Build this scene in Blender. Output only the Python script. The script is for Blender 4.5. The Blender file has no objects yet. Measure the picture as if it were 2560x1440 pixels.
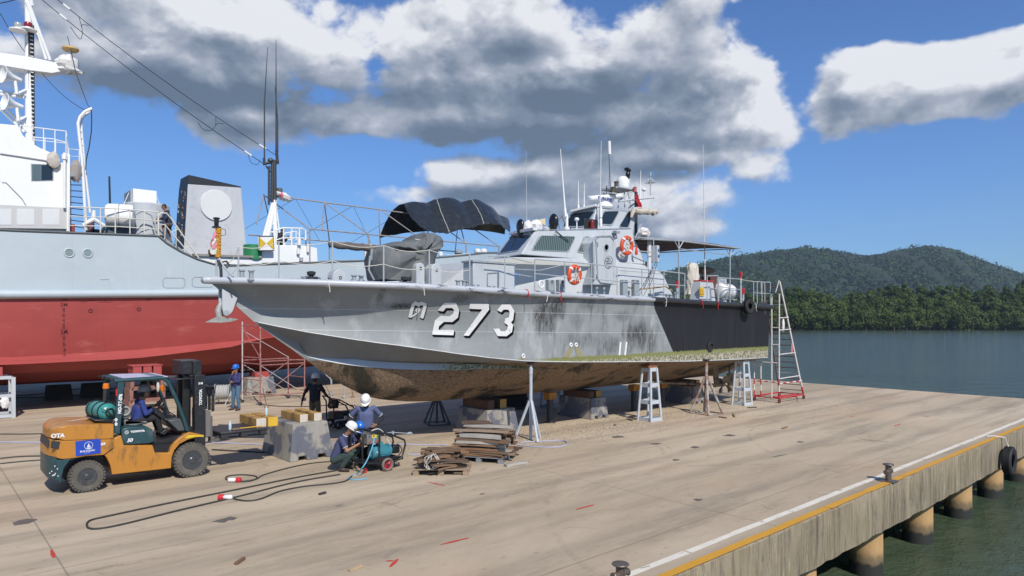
import bpy, bmesh, math, random
import numpy as np
from math import sin, cos, pi, radians, sqrt, atan2
from mathutils import Vector, Matrix, Quaternion
random.seed(7)
S = bpy.context.scene
COL = S.collection
# ------------------------------------------------------------------ camera
# world x runs along the quay edge (and along both ships), y from the water's edge inland, z up; quay top is z = 0
TH = radians(48.4); ST, CT = sin(TH), cos(TH); FP = 1707.0; HC = 3.5; YH = 795.0
cam = bpy.data.cameras.new('camera'); camo = bpy.data.objects.new('camera', cam); COL.objects.link(camo)
cam.sensor_width = 36; cam.lens = 24.0; cam.shift_y = 75/2560; cam.clip_end = 9000; cam.clip_start = 0.1
camo.location = (0, 0, HC); camo.rotation_euler = (radians(90), 0, TH - pi/2 )
S.camera = camo
S.render.resolution_x = 1024; S.render.resolution_y = 576
# survey of the photograph: a sight line (x, y) met with a vertical plane y = v, x = u, or a level plane z = h
def P(x, y, v):
    k = (x-1280)/FP; Z = v/(ST-CT*k); return Vector((Z*(CT+ST*k), v, HC+(YH-y)/FP*Z))
def PU(x, y, u):
    k = (x-1280)/FP; Z = u/(CT+ST*k); return Vector((u, Z*(ST-CT*k), HC+(YH-y)/FP*Z))
def G(x, y, h=0.0):
    k = (x-1280)/FP; Z = FP*(HC-h)/(y-YH); return Vector((Z*(CT+ST*k), Z*(ST-CT*k), h))
def PX(u, v, z=0):
    Z = CT*u+ST*v; X = ST*u-CT*v; return 1280+FP*X/Z, YH-(z-HC)/Z*FP
# ------------------------------------------------------------------ world
SUNV = Vector((0.30, 1.0, -0.98)).normalized()      # the way the sunlight travels
W = bpy.data.worlds.new('World'); S.world = W; W.use_nodes = True
nt = W.node_tree; nt.nodes.clear(); L = nt.links.new
def N(t, **k):
    n = nt.nodes.new(t)
    for a, b in k.items(): setattr(n, a, b)
    return n
def mth(op, a, b=None, c=None, clamp=False):
    n = N('ShaderNodeMath', operation=op); n.use_clamp = clamp
    for i, q in enumerate((a, b, c)):
        if q is None: continue
        if isinstance(q, (int, float)): n.inputs[i].default_value = q
        else: L(q, n.inputs[i])
    return n.outputs[0]
def mixc(f, a, b):
    n = N('ShaderNodeMix', data_type='RGBA')
    for i, q in ((0, f), (6, a), (7, b)):
        if isinstance(q, (int, float)): n.inputs[i].default_value = q
        elif isinstance(q, tuple): n.inputs[i].default_value = (*q, 1)
        else: L(q, n.inputs[i])
    return n.outputs[2]
def sstep(v, a, b):
    n = N('ShaderNodeMapRange', interpolation_type='SMOOTHSTEP'); L(v, n.inputs[0])
    n.inputs[1].default_value = a; n.inputs[2].default_value = b
    return n.outputs[0]
sunel = math.asin(-SUNV.z); sunaz = atan2(-SUNV.x, -SUNV.y)
sky = N('ShaderNodeTexSky', sky_type='NISHITA'); sky.sun_disc = False
sky.sun_elevation = sunel; sky.sun_rotation = sunaz; sky.altitude = 0; sky.air_density = 1.0; sky.dust_density = 0.6; sky.ozone_density = 3.0
tc = N('ShaderNodeTexCoord')
dirv = tc.outputs['Generated']
def dot(a, v):
    n = N('ShaderNodeVectorMath', operation='DOT_PRODUCT'); L(a, n.inputs[0]); n.inputs[1].default_value = v; return n.outputs['Value']
dX = dot(dirv, (ST, -CT, 0)); dY = dot(dirv, (CT, ST, 0)); dZ = dot(dirv, (0, 0, 1))
az = mth('ARCTAN2', dX, dY); el = mth('ARCSINE', dZ)
def azel(x, y):
    k = (x-1280)/FP; a = math.atan(k); return a, math.atan((YH-y)/FP*cos(a))
cmb = N('ShaderNodeCombineXYZ'); L(az, cmb.inputs[0]); L(el, cmb.inputs[1])
nz = N('ShaderNodeTexNoise'); nz.inputs['Scale'].default_value = 5.5; nz.inputs['Detail'].default_value = 9; nz.inputs['Roughness'].default_value = .56; nz.inputs['Distortion'].default_value = .25
nz2 = N('ShaderNodeTexNoise'); nz2.inputs['Scale'].default_value = 2.2; nz2.inputs['Detail'].default_value = 3
def blobfield(p, lst):
    cur = None
    for (x, y, rx, ry, w) in lst:
        a, e = azel(x, y)
        sb = N('ShaderNodeVectorMath', operation='SUBTRACT'); L(p, sb.inputs[0]); sb.inputs[1].default_value = (a, e, 0)
        ml = N('ShaderNodeVectorMath', operation='MULTIPLY'); L(sb.outputs[0], ml.inputs[0]); ml.inputs[1].default_value = (FP/rx*cos(a)**2 if cos(a) else 1, FP/ry, 0)
        ln = N('ShaderNodeVectorMath', operation='LENGTH'); L(ml.outputs[0], ln.inputs[0])
        d = mth('MULTIPLY', mth('SUBTRACT', 1.0, ln.outputs['Value']), w)
        if cur is None: cur = d
        else:
            n = N('ShaderNodeMath', operation='SMOOTH_MAX'); L(cur, n.inputs[0]); L(d, n.inputs[1]); n.inputs[2].default_value = .22; cur = n.outputs[0]
    return cur
CL = [(600,70,520,140,1),(470,190,360,110,1),(1150,100,430,190,1),(1500,170,480,200,1),(1760,190,230,190,1),(1330,310,470,80,1),(1640,390,330,75,1),(1180,450,260,75,1),(1540,490,400,130,1),(1800,330,200,90,1),
      (2145,205,125,125,1.35),(2370,195,200,110,1.3),(2510,190,140,95,1.3),(2100,280,50,40,.8),(640,290,330,95,1),(1050,480,190,50,.8),(960,400,60,20,.3),(1650,570,260,60,.7),(560,600,110,30,.4),(1900,420,90,60,.8),(800,140,220,120,1.1),(1180,520,150,40,.7)]
CLR = [(2015,170,75,230,.48),(2300,0,420,90,.9),(2330,470,330,160,.7),(300,430,260,90,.8),(900,400,110,70,.8),(2060,0,120,80,.8)]
def density(p, off):
    f = mth('SUBTRACT', blobfield(p, CL), mth('MULTIPLY', mth('MAXIMUM', blobfield(p, CLR), 0.0), 1.5))
    q = N('ShaderNodeVectorMath', operation='ADD'); L(dirv, q.inputs[0]); q.inputs[1].default_value = off
    m = N('ShaderNodeVectorMath', operation='MULTIPLY'); L(q.outputs[0], m.inputs[0]); m.inputs[1].default_value = (1, 1, 1.45)
    n1 = N('ShaderNodeTexNoise'); n1.inputs['Scale'].default_value = 6.0; n1.inputs['Detail'].default_value = 8; n1.inputs['Roughness'].default_value = .58; n1.inputs['Distortion'].default_value = .15; L(m.outputs[0], n1.inputs['Vector'])
    w = N('ShaderNodeVectorMath', operation='SCALE'); L(n1.outputs['Color'], w.inputs[0]); w.inputs['Scale'].default_value = .10
    w2 = N('ShaderNodeVectorMath', operation='ADD'); L(m.outputs[0], w2.inputs[0]); L(w.outputs[0], w2.inputs[1])
    vo = N('ShaderNodeTexVoronoi', feature='F1'); vo.normalize = True; vo.inputs['Scale'].default_value = 9; vo.inputs['Detail'].default_value = 3; vo.inputs['Roughness'].default_value = .55; L(w2.outputs[0], vo.inputs['Vector'])
    pf = mth('MULTIPLY', mth('SUBTRACT', .30, vo.outputs['Distance']), 2.0)
    return mth('ADD', mth('ADD', f, mth('MULTIPLY', mth('SUBTRACT', n1.outputs[0], .5), 1.9)), pf)
p0 = cmb.outputs[0]
ad = N('ShaderNodeVectorMath', operation='ADD'); L(p0, ad.inputs[0]); ad.inputs[1].default_value = (.012, .020, 0)
d0 = density(p0, (0, 0, 0)); d1 = density(ad.outputs[0], (.012*ST, -.012*CT, .021))
edge = N('ShaderNodeMapRange', interpolation_type='SMOOTHSTEP'); L(d0, edge.inputs[0]); edge.inputs[1].default_value = .04; L(mth('MULTIPLY_ADD', sstep(el, .30, .02), .30, .34), edge.inputs[2]); mask = edge.outputs[0]
DK = [(1380,350,520,85,1),(560,250,420,80,1),(1520,240,380,80,.9),(330,240,250,50,.6),(1300,470,260,45,.7),(1750,420,180,30,.4),(960,240,260,60,.6),(1280,130,180,60,.5)]
BR = [(860,90,260,90,1),(1240,30,230,70,.8),(1930,100,150,150,1),(1900,270,150,70,1),(1860,390,150,70,1),(560,40,300,60,.8),(2330,210,340,130,.8),(2140,140,130,70,1),(1090,440,110,50,.8),(1330,420,140,30,.5),(1750,470,200,50,.8)]
dk = blobfield(p0, DK); br = blobfield(p0, BR)
nl = N('ShaderNodeTexNoise'); nl.inputs['Scale'].default_value = 9; nl.inputs['Detail'].default_value = 8; L(dirv, nl.inputs['Vector'])
lit = mth('ADD', mth('MULTIPLY', mth('SUBTRACT', d0, d1), .95), .56)
lit = mth('ADD', lit, mth('MULTIPLY', mth('MAXIMUM', br, 0.0), .50))
lit = mth('SUBTRACT', lit, mth('MULTIPLY', mth('MAXIMUM', dk, 0.0), .95))
lit = mth('ADD', lit, mth('MULTIPLY', mth('SUBTRACT', nl.outputs[0], .5), .8))
lit = mth('ADD', lit, mth('MULTIPLY', sstep(d0, .75, .05), .22), clamp=True)
rp = N('ShaderNodeValToRGB'); L(lit, rp.inputs[0])
for i, (ps, c) in enumerate([(0, (.125,.175,.235)), (.3, (.215,.265,.34)), (.62, (.42,.46,.535)), (1, (.88,.89,.92))]):
    e = rp.color_ramp.elements[i] if i < 2 else rp.color_ramp.elements.new(ps)
    e.position = ps; e.color = (*c, 1)
bs = N('ShaderNodeBackground'); bs.inputs[1].default_value = .11
tint = N('ShaderNodeMix', data_type='RGBA', blend_type='MULTIPLY'); tint.inputs[0].default_value = 1; L(sky.outputs[0], tint.inputs[6]); tint.inputs[7].default_value = (.56, .85, 1.24, 1)
L(tint.outputs[2], bs.inputs[0])
bc = N('ShaderNodeBackground'); bc.inputs[1].default_value = 1.0; L(rp.outputs[0], bc.inputs[0])
upm = sstep(dZ, -0.01, 0.05)
mx = N('ShaderNodeMixShader'); L(mth('MULTIPLY', mth('MULTIPLY', mask, upm), .97), mx.inputs[0]); L(bs.outputs[0], mx.inputs[1]); L(bc.outputs[0], mx.inputs[2])
wo = N('ShaderNodeOutputWorld'); L(mx.outputs[0], wo.inputs[0])
sl = bpy.data.lights.new('sun', 'SUN'); sl.energy = 5.0; sl.angle = radians(.55); sl.color = (1, .94, .85)
so = bpy.data.objects.new('sun', sl); COL.objects.link(so); so.location = (-10, -30, 40)
so.rotation_euler = SUNV.to_track_quat('-Z', 'Y').to_euler()
S.view_settings.view_transform = 'Standard'; S.view_settings.look = 'None'; S.view_settings.gamma = 1; S.view_settings.exposure = 0.0
S.render.engine = 'CYCLES'
# ------------------------------------------------------------------ materials
MATS = {}
def new_mat(name):
    global nt, L
    m = bpy.data.materials.new(name); m.use_nodes = True; nt = m.node_tree; nt.nodes.clear(); L = nt.links.new
    o = N('ShaderNodeOutputMaterial'); b = N('ShaderNodeBsdfPrincipled'); L(b.outputs[0], o.inputs[0])
    MATS[name] = m
    return m, b
def noise(vec, scale, detail=5, rough=.55, st=(1, 1, 1), loc=(0, 0, 0), dist=0):
    mp = N('ShaderNodeMapping'); L(vec, mp.inputs[0]); mp.inputs['Scale'].default_value = st; mp.inputs['Location'].default_value = loc
    n = N('ShaderNodeTexNoise'); L(mp.outputs[0], n.inputs['Vector']); n.inputs['Scale'].default_value = scale; n.inputs['Detail'].default_value = detail
    n.inputs['Roughness'].default_value = rough; n.inputs['Distortion'].default_value = dist
    return n.outputs[0]
def bump(b, h, s, d=.02):
    n = N('ShaderNodeBump'); n.inputs['Strength'].default_value = s; n.inputs['Distance'].default_value = d; L(h, n.inputs['Height']); L(n.outputs[0], b.inputs['Normal'])
def tcobj(): return N('ShaderNodeTexCoord').outputs['Object']
def M(name, col, rough=.6, metal=0, var=.25, scale=3, st=(1,1,1), dirt=None, damt=.5, dsc=2.0, dst=(1,1,1), lo=.5, hi=.7, bmp=0, bsc=30, spec=.5, coat=0):
    if name in MATS: return MATS[name]
    m, b = new_mat(name); t = tcobj()
    c = mixc(noise(t, scale, 6, .6, st), tuple(q*(1-var) for q in col), tuple(min(1, q*(1+var*.6)) for q in col))
    if dirt:
        f = mth('MULTIPLY', sstep(noise(t, dsc, 8, .65, dst, (3, 7, 1)), lo, hi), damt); c = mixc(f, c, dirt)
    L(c, b.inputs['Base Color']); b.inputs['Roughness'].default_value = rough; b.inputs['Metallic'].default_value = metal
    b.inputs['Specular IOR Level'].default_value = spec
    if coat: b.inputs['Coat Weight'].default_value = coat
    if bmp: bump(b, noise(t, bsc, 5, .6), bmp, .01)
    return m
# ------------------------------------------------------------------ mesh builder
def V(*a): return Vector(a)
def frame(d):
    d = d.normalized(); a = V(0,0,1) if abs(d.z) < .95 else V(1,0,0)
    x = d.cross(a).normalized(); return x, d.cross(x).normalized()
class MB:
    def __init__(s): s.v = []; s.f = []; s.m = []
    def add(s, vs, fs, mi=0):
        k = len(s.v); s.v += [tuple(q) for q in vs]; s.f += [tuple(i+k for i in f) for f in fs]; s.m += [mi]*len(fs); return s
    def box(s, x0, x1, y0, y1, z0, z1, mi=0, tp=0, tq=None):
        tq = tp if tq is None else tq
        vs = [(x0,y0,z0),(x1,y0,z0),(x1,y1,z0),(x0,y1,z0),(x0+tp,y0+tq,z1),(x1-tp,y0+tq,z1),(x1-tp,y1-tq,z1),(x0+tp,y1-tq,z1)]
        return s.add(vs, [(3,2,1,0),(4,5,6,7),(0,1,5,4),(1,2,6,5),(2,3,7,6),(3,0,4,7)], mi)
    def obox(s, c, sx, sy, sz, R=None, mi=0):
        R = R or Matrix.Identity(3); c = Vector(c)
        vs = [c+R@V(x*sx/2, y*sy/2, z*sz/2) for z in (-1,1) for x, y in ((-1,-1),(1,-1),(1,1),(-1,1))]
        return s.add(vs, [(3,2,1,0),(4,5,6,7),(0,1,5,4),(1,2,6,5),(2,3,7,6),(3,0,4,7)], mi)
    def bar(s, a, b, w, h, mi=0):
        a, b = Vector(a), Vector(b); x, y = frame(b-a)
        vs = [p+x*i*w/2+y*j*h/2 for p in (a, b) for i, j in ((-1,-1),(1,-1),(1,1),(-1,1))]
        return s.add(vs, [(3,2,1,0),(4,5,6,7),(0,1,5,4),(1,2,6,5),(2,3,7,6),(3,0,4,7)], mi)
    def cyl(s, a, b, r, r2=None, n=10, caps=True, mi=0):
        a, b = Vector(a), Vector(b); r2 = r if r2 is None else r2; x, y = frame(b-a); vs = []
        for p, q in ((a, r), (b, r2)): vs += [p+(x*cos(2*pi*i/n)+y*sin(2*pi*i/n))*q for i in range(n)]
        fs = [(i, (i+1)%n, n+(i+1)%n, n+i) for i in range(n)]
        if caps: fs += [tuple(range(n-1, -1, -1)), tuple(range(n, 2*n))]
        return s.add(vs, fs, mi)
    def tube(s, pts, r, n=6, closed=False, mi=0):
        pts = [Vector(p) for p in pts]; m = len(pts); vs = []
        rr = r if isinstance(r, (list, tuple)) else [r]*m
        px = None
        for i, p in enumerate(pts):
            a = pts[i-1] if (i or closed) else p; b = pts[(i+1) % m] if (i < m-1 or closed) else p
            d = (b-a).normalized() if (b-a).length else V(0,0,1)
            x, y = frame(d)
            if px is not None:
                x = (px-d*px.dot(d))
                x = x.normalized() if x.length > 1e-4 else frame(d)[0]
                y = d.cross(x)
            px = x
            vs += [p+(x*cos(2*pi*k/n)+y*sin(2*pi*k/n))*rr[i] for k in range(n)]
        fs = []
        for i in range(m if closed else m-1):
            j = (i+1) % m
            fs += [(i*n+k, i*n+(k+1)%n, j*n+(k+1)%n, j*n+k) for k in range(n)]
        if not closed: fs += [tuple(range(n-1, -1, -1)), tuple((m-1)*n+k for k in range(n))]
        return s.add(vs, fs, mi)
    def sph(s, c, r, nu=12, nv=8, R=None, mi=0):
        c = Vector(c); r = (r, r, r) if isinstance(r, (int, float)) else r; R = R or Matrix.Identity(3)
        vs = [c+R@V(0, 0, r[2])]
        for j in range(1, nv):
            t = pi*j/nv; vs += [c+R@V(r[0]*sin(t)*cos(2*pi*i/nu), r[1]*sin(t)*sin(2*pi*i/nu), r[2]*cos(t)) for i in range(nu)]
        vs.append(c+R@V(0, 0, -r[2])); e = len(vs)-1
        fs = [(0, 1+i, 1+(i+1)%nu) for i in range(nu)]
        for j in range(nv-2): fs += [(1+j*nu+i, 1+(j+1)*nu+i, 1+(j+1)*nu+(i+1)%nu, 1+j*nu+(i+1)%nu) for i in range(nu)]
        fs += [(1+(nv-2)*nu+i, e, 1+(nv-2)*nu+(i+1)%nu) for i in range(nu)]
        return s.add(vs, fs, mi)
    def tor(s, c, ax, R, r, n=28, m=10, mi=0, sq=1):
        c = Vector(c); ax = Vector(ax).normalized(); x, y = frame(ax); vs = []
        for i in range(n):
            d = x*cos(2*pi*i/n)+y*sin(2*pi*i/n)
            vs += [c+d*(R+r*cos(2*pi*k/m))+ax*r*sq*sin(2*pi*k/m) for k in range(m)]
        return s.add(vs, [(i*m+k, ((i+1)%n)*m+k, ((i+1)%n)*m+(k+1)%m, i*m+(k+1)%m) for i in range(n) for k in range(m)], mi)
    def lathe(s, c, ax, prof, n=20, mi=0):
        c = Vector(c); ax = Vector(ax).normalized(); x, y = frame(ax); vs = []
        for (r, h) in prof: vs += [c+ax*h+(x*cos(2*pi*i/n)+y*sin(2*pi*i/n))*r for i in range(n)]
        fs = [(j*n+i, j*n+(i+1)%n, (j+1)*n+(i+1)%n, (j+1)*n+i) for j in range(len(prof)-1) for i in range(n)]
        fs += [tuple(range(n-1, -1, -1)), tuple((len(prof)-1)*n+k for k in range(n))]
        return s.add(vs, fs, mi)
    def prism(s, pts, off, mi=0):
        off = Vector(off); pts = [Vector(p) for p in pts]; n = len(pts)
        return s.add(pts+[p+off for p in pts], [tuple(range(n-1, -1, -1)), tuple(range(n, 2*n))]+[(i, (i+1)%n, n+(i+1)%n, n+i) for i in range(n)], mi)
    def loft(s, A, B, mi=0, caps=True):
        n = len(A); fs = [(i, (i+1)%n, n+(i+1)%n, n+i) for i in range(n)]
        if caps: fs += [tuple(range(n-1, -1, -1)), tuple(range(n, 2*n))]
        return s.add(list(A)+list(B), fs, mi)
    def grid(s, rows, mi=0, thick=None):
        n = len(rows[0]); m = len(rows); vs = [p for r in rows for p in r]
        fs = [(j*n+i, j*n+i+1, (j+1)*n+i+1, (j+1)*n+i) for j in range(m-1) for i in range(n-1)]
        if thick is not None:
            t = Vector(thick); k = len(vs); vs = vs+[Vector(p)+t for p in vs]; fs = fs+[tuple(a+k for a in reversed(f)) for f in fs]
            rim = [i for i in range(n)]+[j*n+n-1 for j in range(1, m)]+[(m-1)*n+i for i in range(n-2, -1, -1)]+[j*n for j in range(m-2, 0, -1)]
            fs += [(rim[i], rim[i-1], rim[i-1]+k, rim[i]+k) for i in range(len(rim))]
        return s.add(vs, fs, mi)
    def build(s, name, mats, parent=None, smooth=30, bevel=0, fix=True):
        me = bpy.data.meshes.new(name); o0 = Vector((0, 0, 0)); q = parent
        while q: o0 = o0+q.location; q = q.parent
        me.from_pydata([tuple(Vector(v)-o0) for v in s.v], [], s.f)
        for m in (mats if isinstance(mats, (list, tuple)) else [mats]): me.materials.append(m)
        me.polygons.foreach_set('material_index', s.m)
        if fix:
            bm = bmesh.new(); bm.from_mesh(me); bmesh.ops.recalc_face_normals(bm, faces=bm.faces[:]); bm.to_mesh(me); bm.free()
        if smooth:
            me.polygons.foreach_set('use_smooth', [True]*len(me.polygons)); me.set_sharp_from_angle(angle=radians(smooth))
        me.update()
        o = bpy.data.objects.new(name, me); COL.objects.link(o); o.parent = parent
        if bevel:
            b = o.modifiers.new('bevel', 'BEVEL'); b.width = bevel; b.segments = 2; b.limit_method = 'ANGLE'; b.angle_limit = radians(35)
        return o
def tag(o, label, cat, group=None, kind=None):
    if label: o['label'] = label
    if cat: o['category'] = cat
    if group: o['group'] = group
    if kind: o['kind'] = kind
    return o
def thing(name, label, cat, loc=(0, 0, 0), group=None):
    o = bpy.data.objects.new(name, None); COL.objects.link(o); o.location = loc; o.empty_display_size = .2
    return tag(o, label, cat, group)
def struct(o): o['kind'] = 'structure'; return o
def stuff(o): o['kind'] = 'stuff'; return o
def copy_tree(o, parent=None):
    c = o.copy(); COL.objects.link(c); c.parent = parent
    for ch in list(o.children): copy_tree(ch, c)
    return c
def text_mesh(body, size, name, mat, parent, loc, R, shear=0, depth=.0, align='LEFT', sx=1, bold=0):
    cu = bpy.data.curves.new('t', 'FONT'); cu.body = body; cu.size = size; cu.shear = shear; cu.extrude = depth; cu.align_x = align; cu.offset = bold; cu.resolution_u = 3
    to = bpy.data.objects.new('t', cu); COL.objects.link(to)
    dg = bpy.context.evaluated_depsgraph_get(); me = bpy.data.meshes.new_from_object(to.evaluated_get(dg))
    bpy.data.objects.remove(to); me.name = name
    o0 = Vector((0, 0, 0)); q = parent
    while q: o0 = o0+q.location; q = q.parent
    for v in me.vertices: v.co = Vector(loc)+R@V(v.co.x*sx, v.co.y, v.co.z)-o0
    me.materials.clear(); me.materials.append(mat)
    o = bpy.data.objects.new(name, me); COL.objects.link(o); o.parent = parent
    return o
RS = Matrix(((1,0,0),(0,0,-1),(0,1,0)))       # text facing -y, reading along +x
def voxel(mb, name, mat, parent, vs=.012, sm=6):
    o = mb.build(name, mat, parent, smooth=0, fix=True)
    r = o.modifiers.new('r', 'REMESH'); r.mode = 'VOXEL'; r.voxel_size = vs
    if sm: q = o.modifiers.new('s', 'SMOOTH'); q.iterations = sm; q.factor = .5
    dg = bpy.context.evaluated_depsgraph_get(); me = bpy.data.meshes.new_from_object(o.evaluated_get(dg))
    o.modifiers.clear(); old = o.data; o.data = me; bpy.data.meshes.remove(old); me.name = name
    me.materials.clear(); me.materials.append(mat)
    me.polygons.foreach_set('material_index', [0]*len(me.polygons)); me.polygons.foreach_set('use_smooth', [True]*len(me.polygons))
    return o
def lerp(a, b, t): return a+(b-a)*t
def itp(x, tab):
    if x <= tab[0][0]: return tab[0][1]
    for (a, p), (b, q) in zip(tab, tab[1:]):
        if x <= b: return p+(q-p)*(x-a)/(b-a)
    return tab[-1][1]
# ================================================================== SETTING
WZ = -2.15; QE = 5.5; QF = 36.3; QL = -60.; QB = 110.
# quay concrete
m, b = new_mat('quay_concrete'); t = tcobj()
n1 = noise(t, .22, 9, .62, (.35, 1, 1), dist=.6); n2 = noise(t, 1.1, 12, .74, (.17, 1, 1), (5, 2, 0), .3); n3 = noise(t, 5, 10, .75, (.5, 1, 1)); n4 = noise(t, 45, 4, .7)
c = mixc(sstep(n1, .30, .70), (.365, .29, .20), (.50, .41, .295))
c = mixc(mth('MULTIPLY', sstep(n2, .47, .66), .50), c, (.22, .175, .125))
c = mixc(mth('MULTIPLY', sstep(noise(t, .16, 4, .5, (1, 1, 1), (9, 4, 0)), .50, .70), .35), c, (.50, .34, .22))
c = mixc(mth('MULTIPLY', sstep(n3, .52, .80), .45), c, (.60, .51, .38))
c = mixc(mth('MULTIPLY', sstep(noise(t, 2.2, 12, .8, (.35, 1.2, 1), (1, 8, 0), 1.0), .62, .68), .7), c, (.095, .08, .065))
c = mixc(mth('MULTIPLY', sstep(noise(t, 6, 10, .8, (.6, 1, 1), (14, 8, 0)), .58, .66), .6), c, (.13, .11, .09))
c = mixc(mth('MULTIPLY', sstep(n4, .60, .74), .40), c, (.14, .115, .09))
sx = N('ShaderNodeSeparateXYZ'); L(t, sx.inputs[0])
def lines(coord, period, half, off=0):
    f = mth('FRACT', mth('DIVIDE', mth('ADD', coord, off), period)); return mth('LESS_THAN', mth('ABSOLUTE', mth('SUBTRACT', f, .5)), half/period)
f1 = mth('FRACT', mth('DIVIDE', mth('ADD', sx.outputs[1], .6), 1.55))
tri = mth('ABSOLUTE', mth('SUBTRACT', f1, .5))
band = sstep(mth('ADD', tri, mth('MULTIPLY', mth('SUBTRACT', n2, .5), .5)), .26, .50)
c = mixc(mth('MULTIPLY', band, .34), c, (.20, .165, .125))
# cracks and tyre arcs
vc = N('ShaderNodeTexVoronoi', feature='DISTANCE_TO_EDGE'); vc.inputs['Scale'].default_value = .33; vm = N('ShaderNodeVectorMath', operation='ADD'); L(t, vm.inputs[0]); nc_ = N('ShaderNodeTexNoise'); nc_.inputs['Scale'].default_value = 1.3; nc_.inputs['Detail'].default_value = 6; L(t, nc_.inputs[0]); L(nc_.outputs['Color'], vm.inputs[1]); L(vm.outputs[0], vc.inputs[0])
c = mixc(mth('MULTIPLY', mth('MULTIPLY', mth('LESS_THAN', vc.outputs[0], .004), sstep(noise(t, .4, 3), .54, .60)), .4), c, (.09, .075, .06))
def arcmark(cx, cy, r, w, amt):
    dx = mth('SUBTRACT', sx.outputs[0], cx); dy = mth('SUBTRACT', sx.outputs[1], cy); rr = mth('SQRT', mth('ADD', mth('MULTIPLY', dx, dx), mth('MULTIPLY', dy, dy)))
    k = mth('LESS_THAN', mth('ABSOLUTE', mth('SUBTRACT', rr, r)), w); return mth('MULTIPLY', mth('MULTIPLY', k, sstep(noise(t, 1.6, 8, .8, (1,1,1), (cx, cy, 0)), .44, .66)), amt)
for q_ in ((13.5, 12.5, 2.2, .05, .4), (13.5, 12.5, 2.45, .03, .35), (15, 3, 8.6, .06, .2), (4, 24, 13.2, .07, .4), (4, 24, 13.9, .05, .3), (10, 2, 8.2, .05, .35), (22, 5, 6.4, .06, .35)): c = mixc(arcmark(*q_), c, (.10, .085, .07))
c = mixc(mth('MULTIPLY', lines(sx.outputs[1], 4.65, .010, .3), .55), c, (.10, .085, .07))
c = mixc(mth('MULTIPLY', lines(sx.outputs[0], 9.3, .012, 3), .5), c, (.10, .085, .07))
L(c, b.inputs['Base Color']); b.inputs['Roughness'].default_value = .88; b.inputs['Specular IOR Level'].default_value = .25
bump(b, mth('ADD', n4, mth('MULTIPLY', n3, 2)), .35, .008)
m, b = new_mat('quay_face'); t = tcobj()
c = mixc(noise(t, 1.2, 8, .65, (1, 1, .15)), (.15, .115, .072), (.36, .30, .20))
c = mixc(mth('MULTIPLY', sstep(noise(t, 9, 12, .8, (1, 1, .07), (4, 0, 0)), .47, .60), .72), c, (.055, .048, .034))
c = mixc(mth('MULTIPLY', sstep(noise(t, 26, 8, .8, (1, 1, .25), (2, 0, 6)), .56, .64), .6), c, (.05, .045, .035))
c = mixc(mth('MULTIPLY', sstep(noise(t, 12, 8, .7, (1, 1, .14), (0, 9, 0)), .57, .70), .6), c, (.48, .44, .34))
c = mixc(mth('MULTIPLY', sstep(noise(t, 1.6, 4, .5, (1, 1, .6), (7, 0, 3)), .5, .7), .35), c, (.20, .17, .08))
L(c, b.inputs['Base Color']); b.inputs['Roughness'].default_value = .9; bump(b, noise(t, 25, 8, .7, (1,1,.3)), .6, .015)
mb = MB()
# chipped, slightly irregular outer beam
nx = 160; rows = []
xs = [lerp(QL, QF, i/nx) for i in range(nx+1)]
mb.box(QL, QF, QE, QB, -.35, 0)
q = mb.build('quay', MATS['quay_concrete'], smooth=0); struct(q)
mb = MB(); R_ = random.Random(3)
prof = lambda: [(QE-.03, -.004), (QE-.05+R_.uniform(-.006, .006), -.03+R_.uniform(-.006, .004)), (QE-.05, -.5), (QE-.05, -.9+R_.uniform(-.02, .015)), (QE+.02, -.93), (QE+.5, -.93), (QE+.5, -.36), (QE-.02, -.355)]
xs = np.linspace(QL, QF+.05, 420)
for a, b2, p1, p2 in [(xs[i], xs[i+1], None, None) for i in range(0)]: pass
R_ = random.Random(3); pr = [[V(x, *p) for p in prof()] for x in xs]
for i in range(len(pr)-1):
    A, B = pr[i], pr[i+1]; k = len(mb.v); n = len(A)
    mb.v += [tuple(p) for p in A+B]; mb.f += [(k+j, k+(j+1)%n, k+n+(j+1)%n, k+n+j) for j in range(n)]; mb.m += [0]*n
mb.box(QF-.45, QF+.05, QE+.5, QB, -.93, -.004)
for u in np.arange(-45.8, QF, 3.25): mb.box(u-.35, u+.35, QE+.5, QE+22, -1.05, -.35)
q = mb.build('quay_edge_beam', MATS['quay_face'], smooth=40); struct(q)
# painted lines: worn yellow edge line, white line
def worn(name, col, thr, sc=9):
    m, b = new_mat(name); t = tcobj()
    f = sstep(noise(t, sc, 8, .75, (.35, 1, 1)), thr, thr+.05)
    L(mixc(f, (.30, .25, .185), mixc(noise(t, 3, 5), tuple(q*.75 for q in col), col)), b.inputs['Base Color']); b.inputs['Roughness'].default_value = .75
    return m
worn('yellow_paint_line', (.62, .31, .025), .33); worn('white_paint_line', (.74, .68, .56), .38)
def strip(name, mat, y0, y1, z, seed, x0=QL, x1=QF-.3, gap=.04):
    r = random.Random(seed); mb = MB(); x = x0
    while x < x1:
        l = r.uniform(.5, 2.2); e = [r.uniform(-.012, .012) for _ in range(4)]
        mb.add([(x, y0+e[0], z), (x+l, y0+e[1], z), (x+l, y1+e[2], z), (x, y1+e[3], z)], [(0, 1, 2, 3)]); x += l+(r.uniform(.0, gap) if r.random() < .35 else 0)
    return struct(mb.build(name, mat, smooth=0))
strip('yellow_edge_line', MATS['yellow_paint_line'], QE-.02, QE+.13, .004, 1)
strip('white_edge_line', MATS['white_paint_line'], QE+.33, QE+.46, .004, 2, gap=.06)
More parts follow.
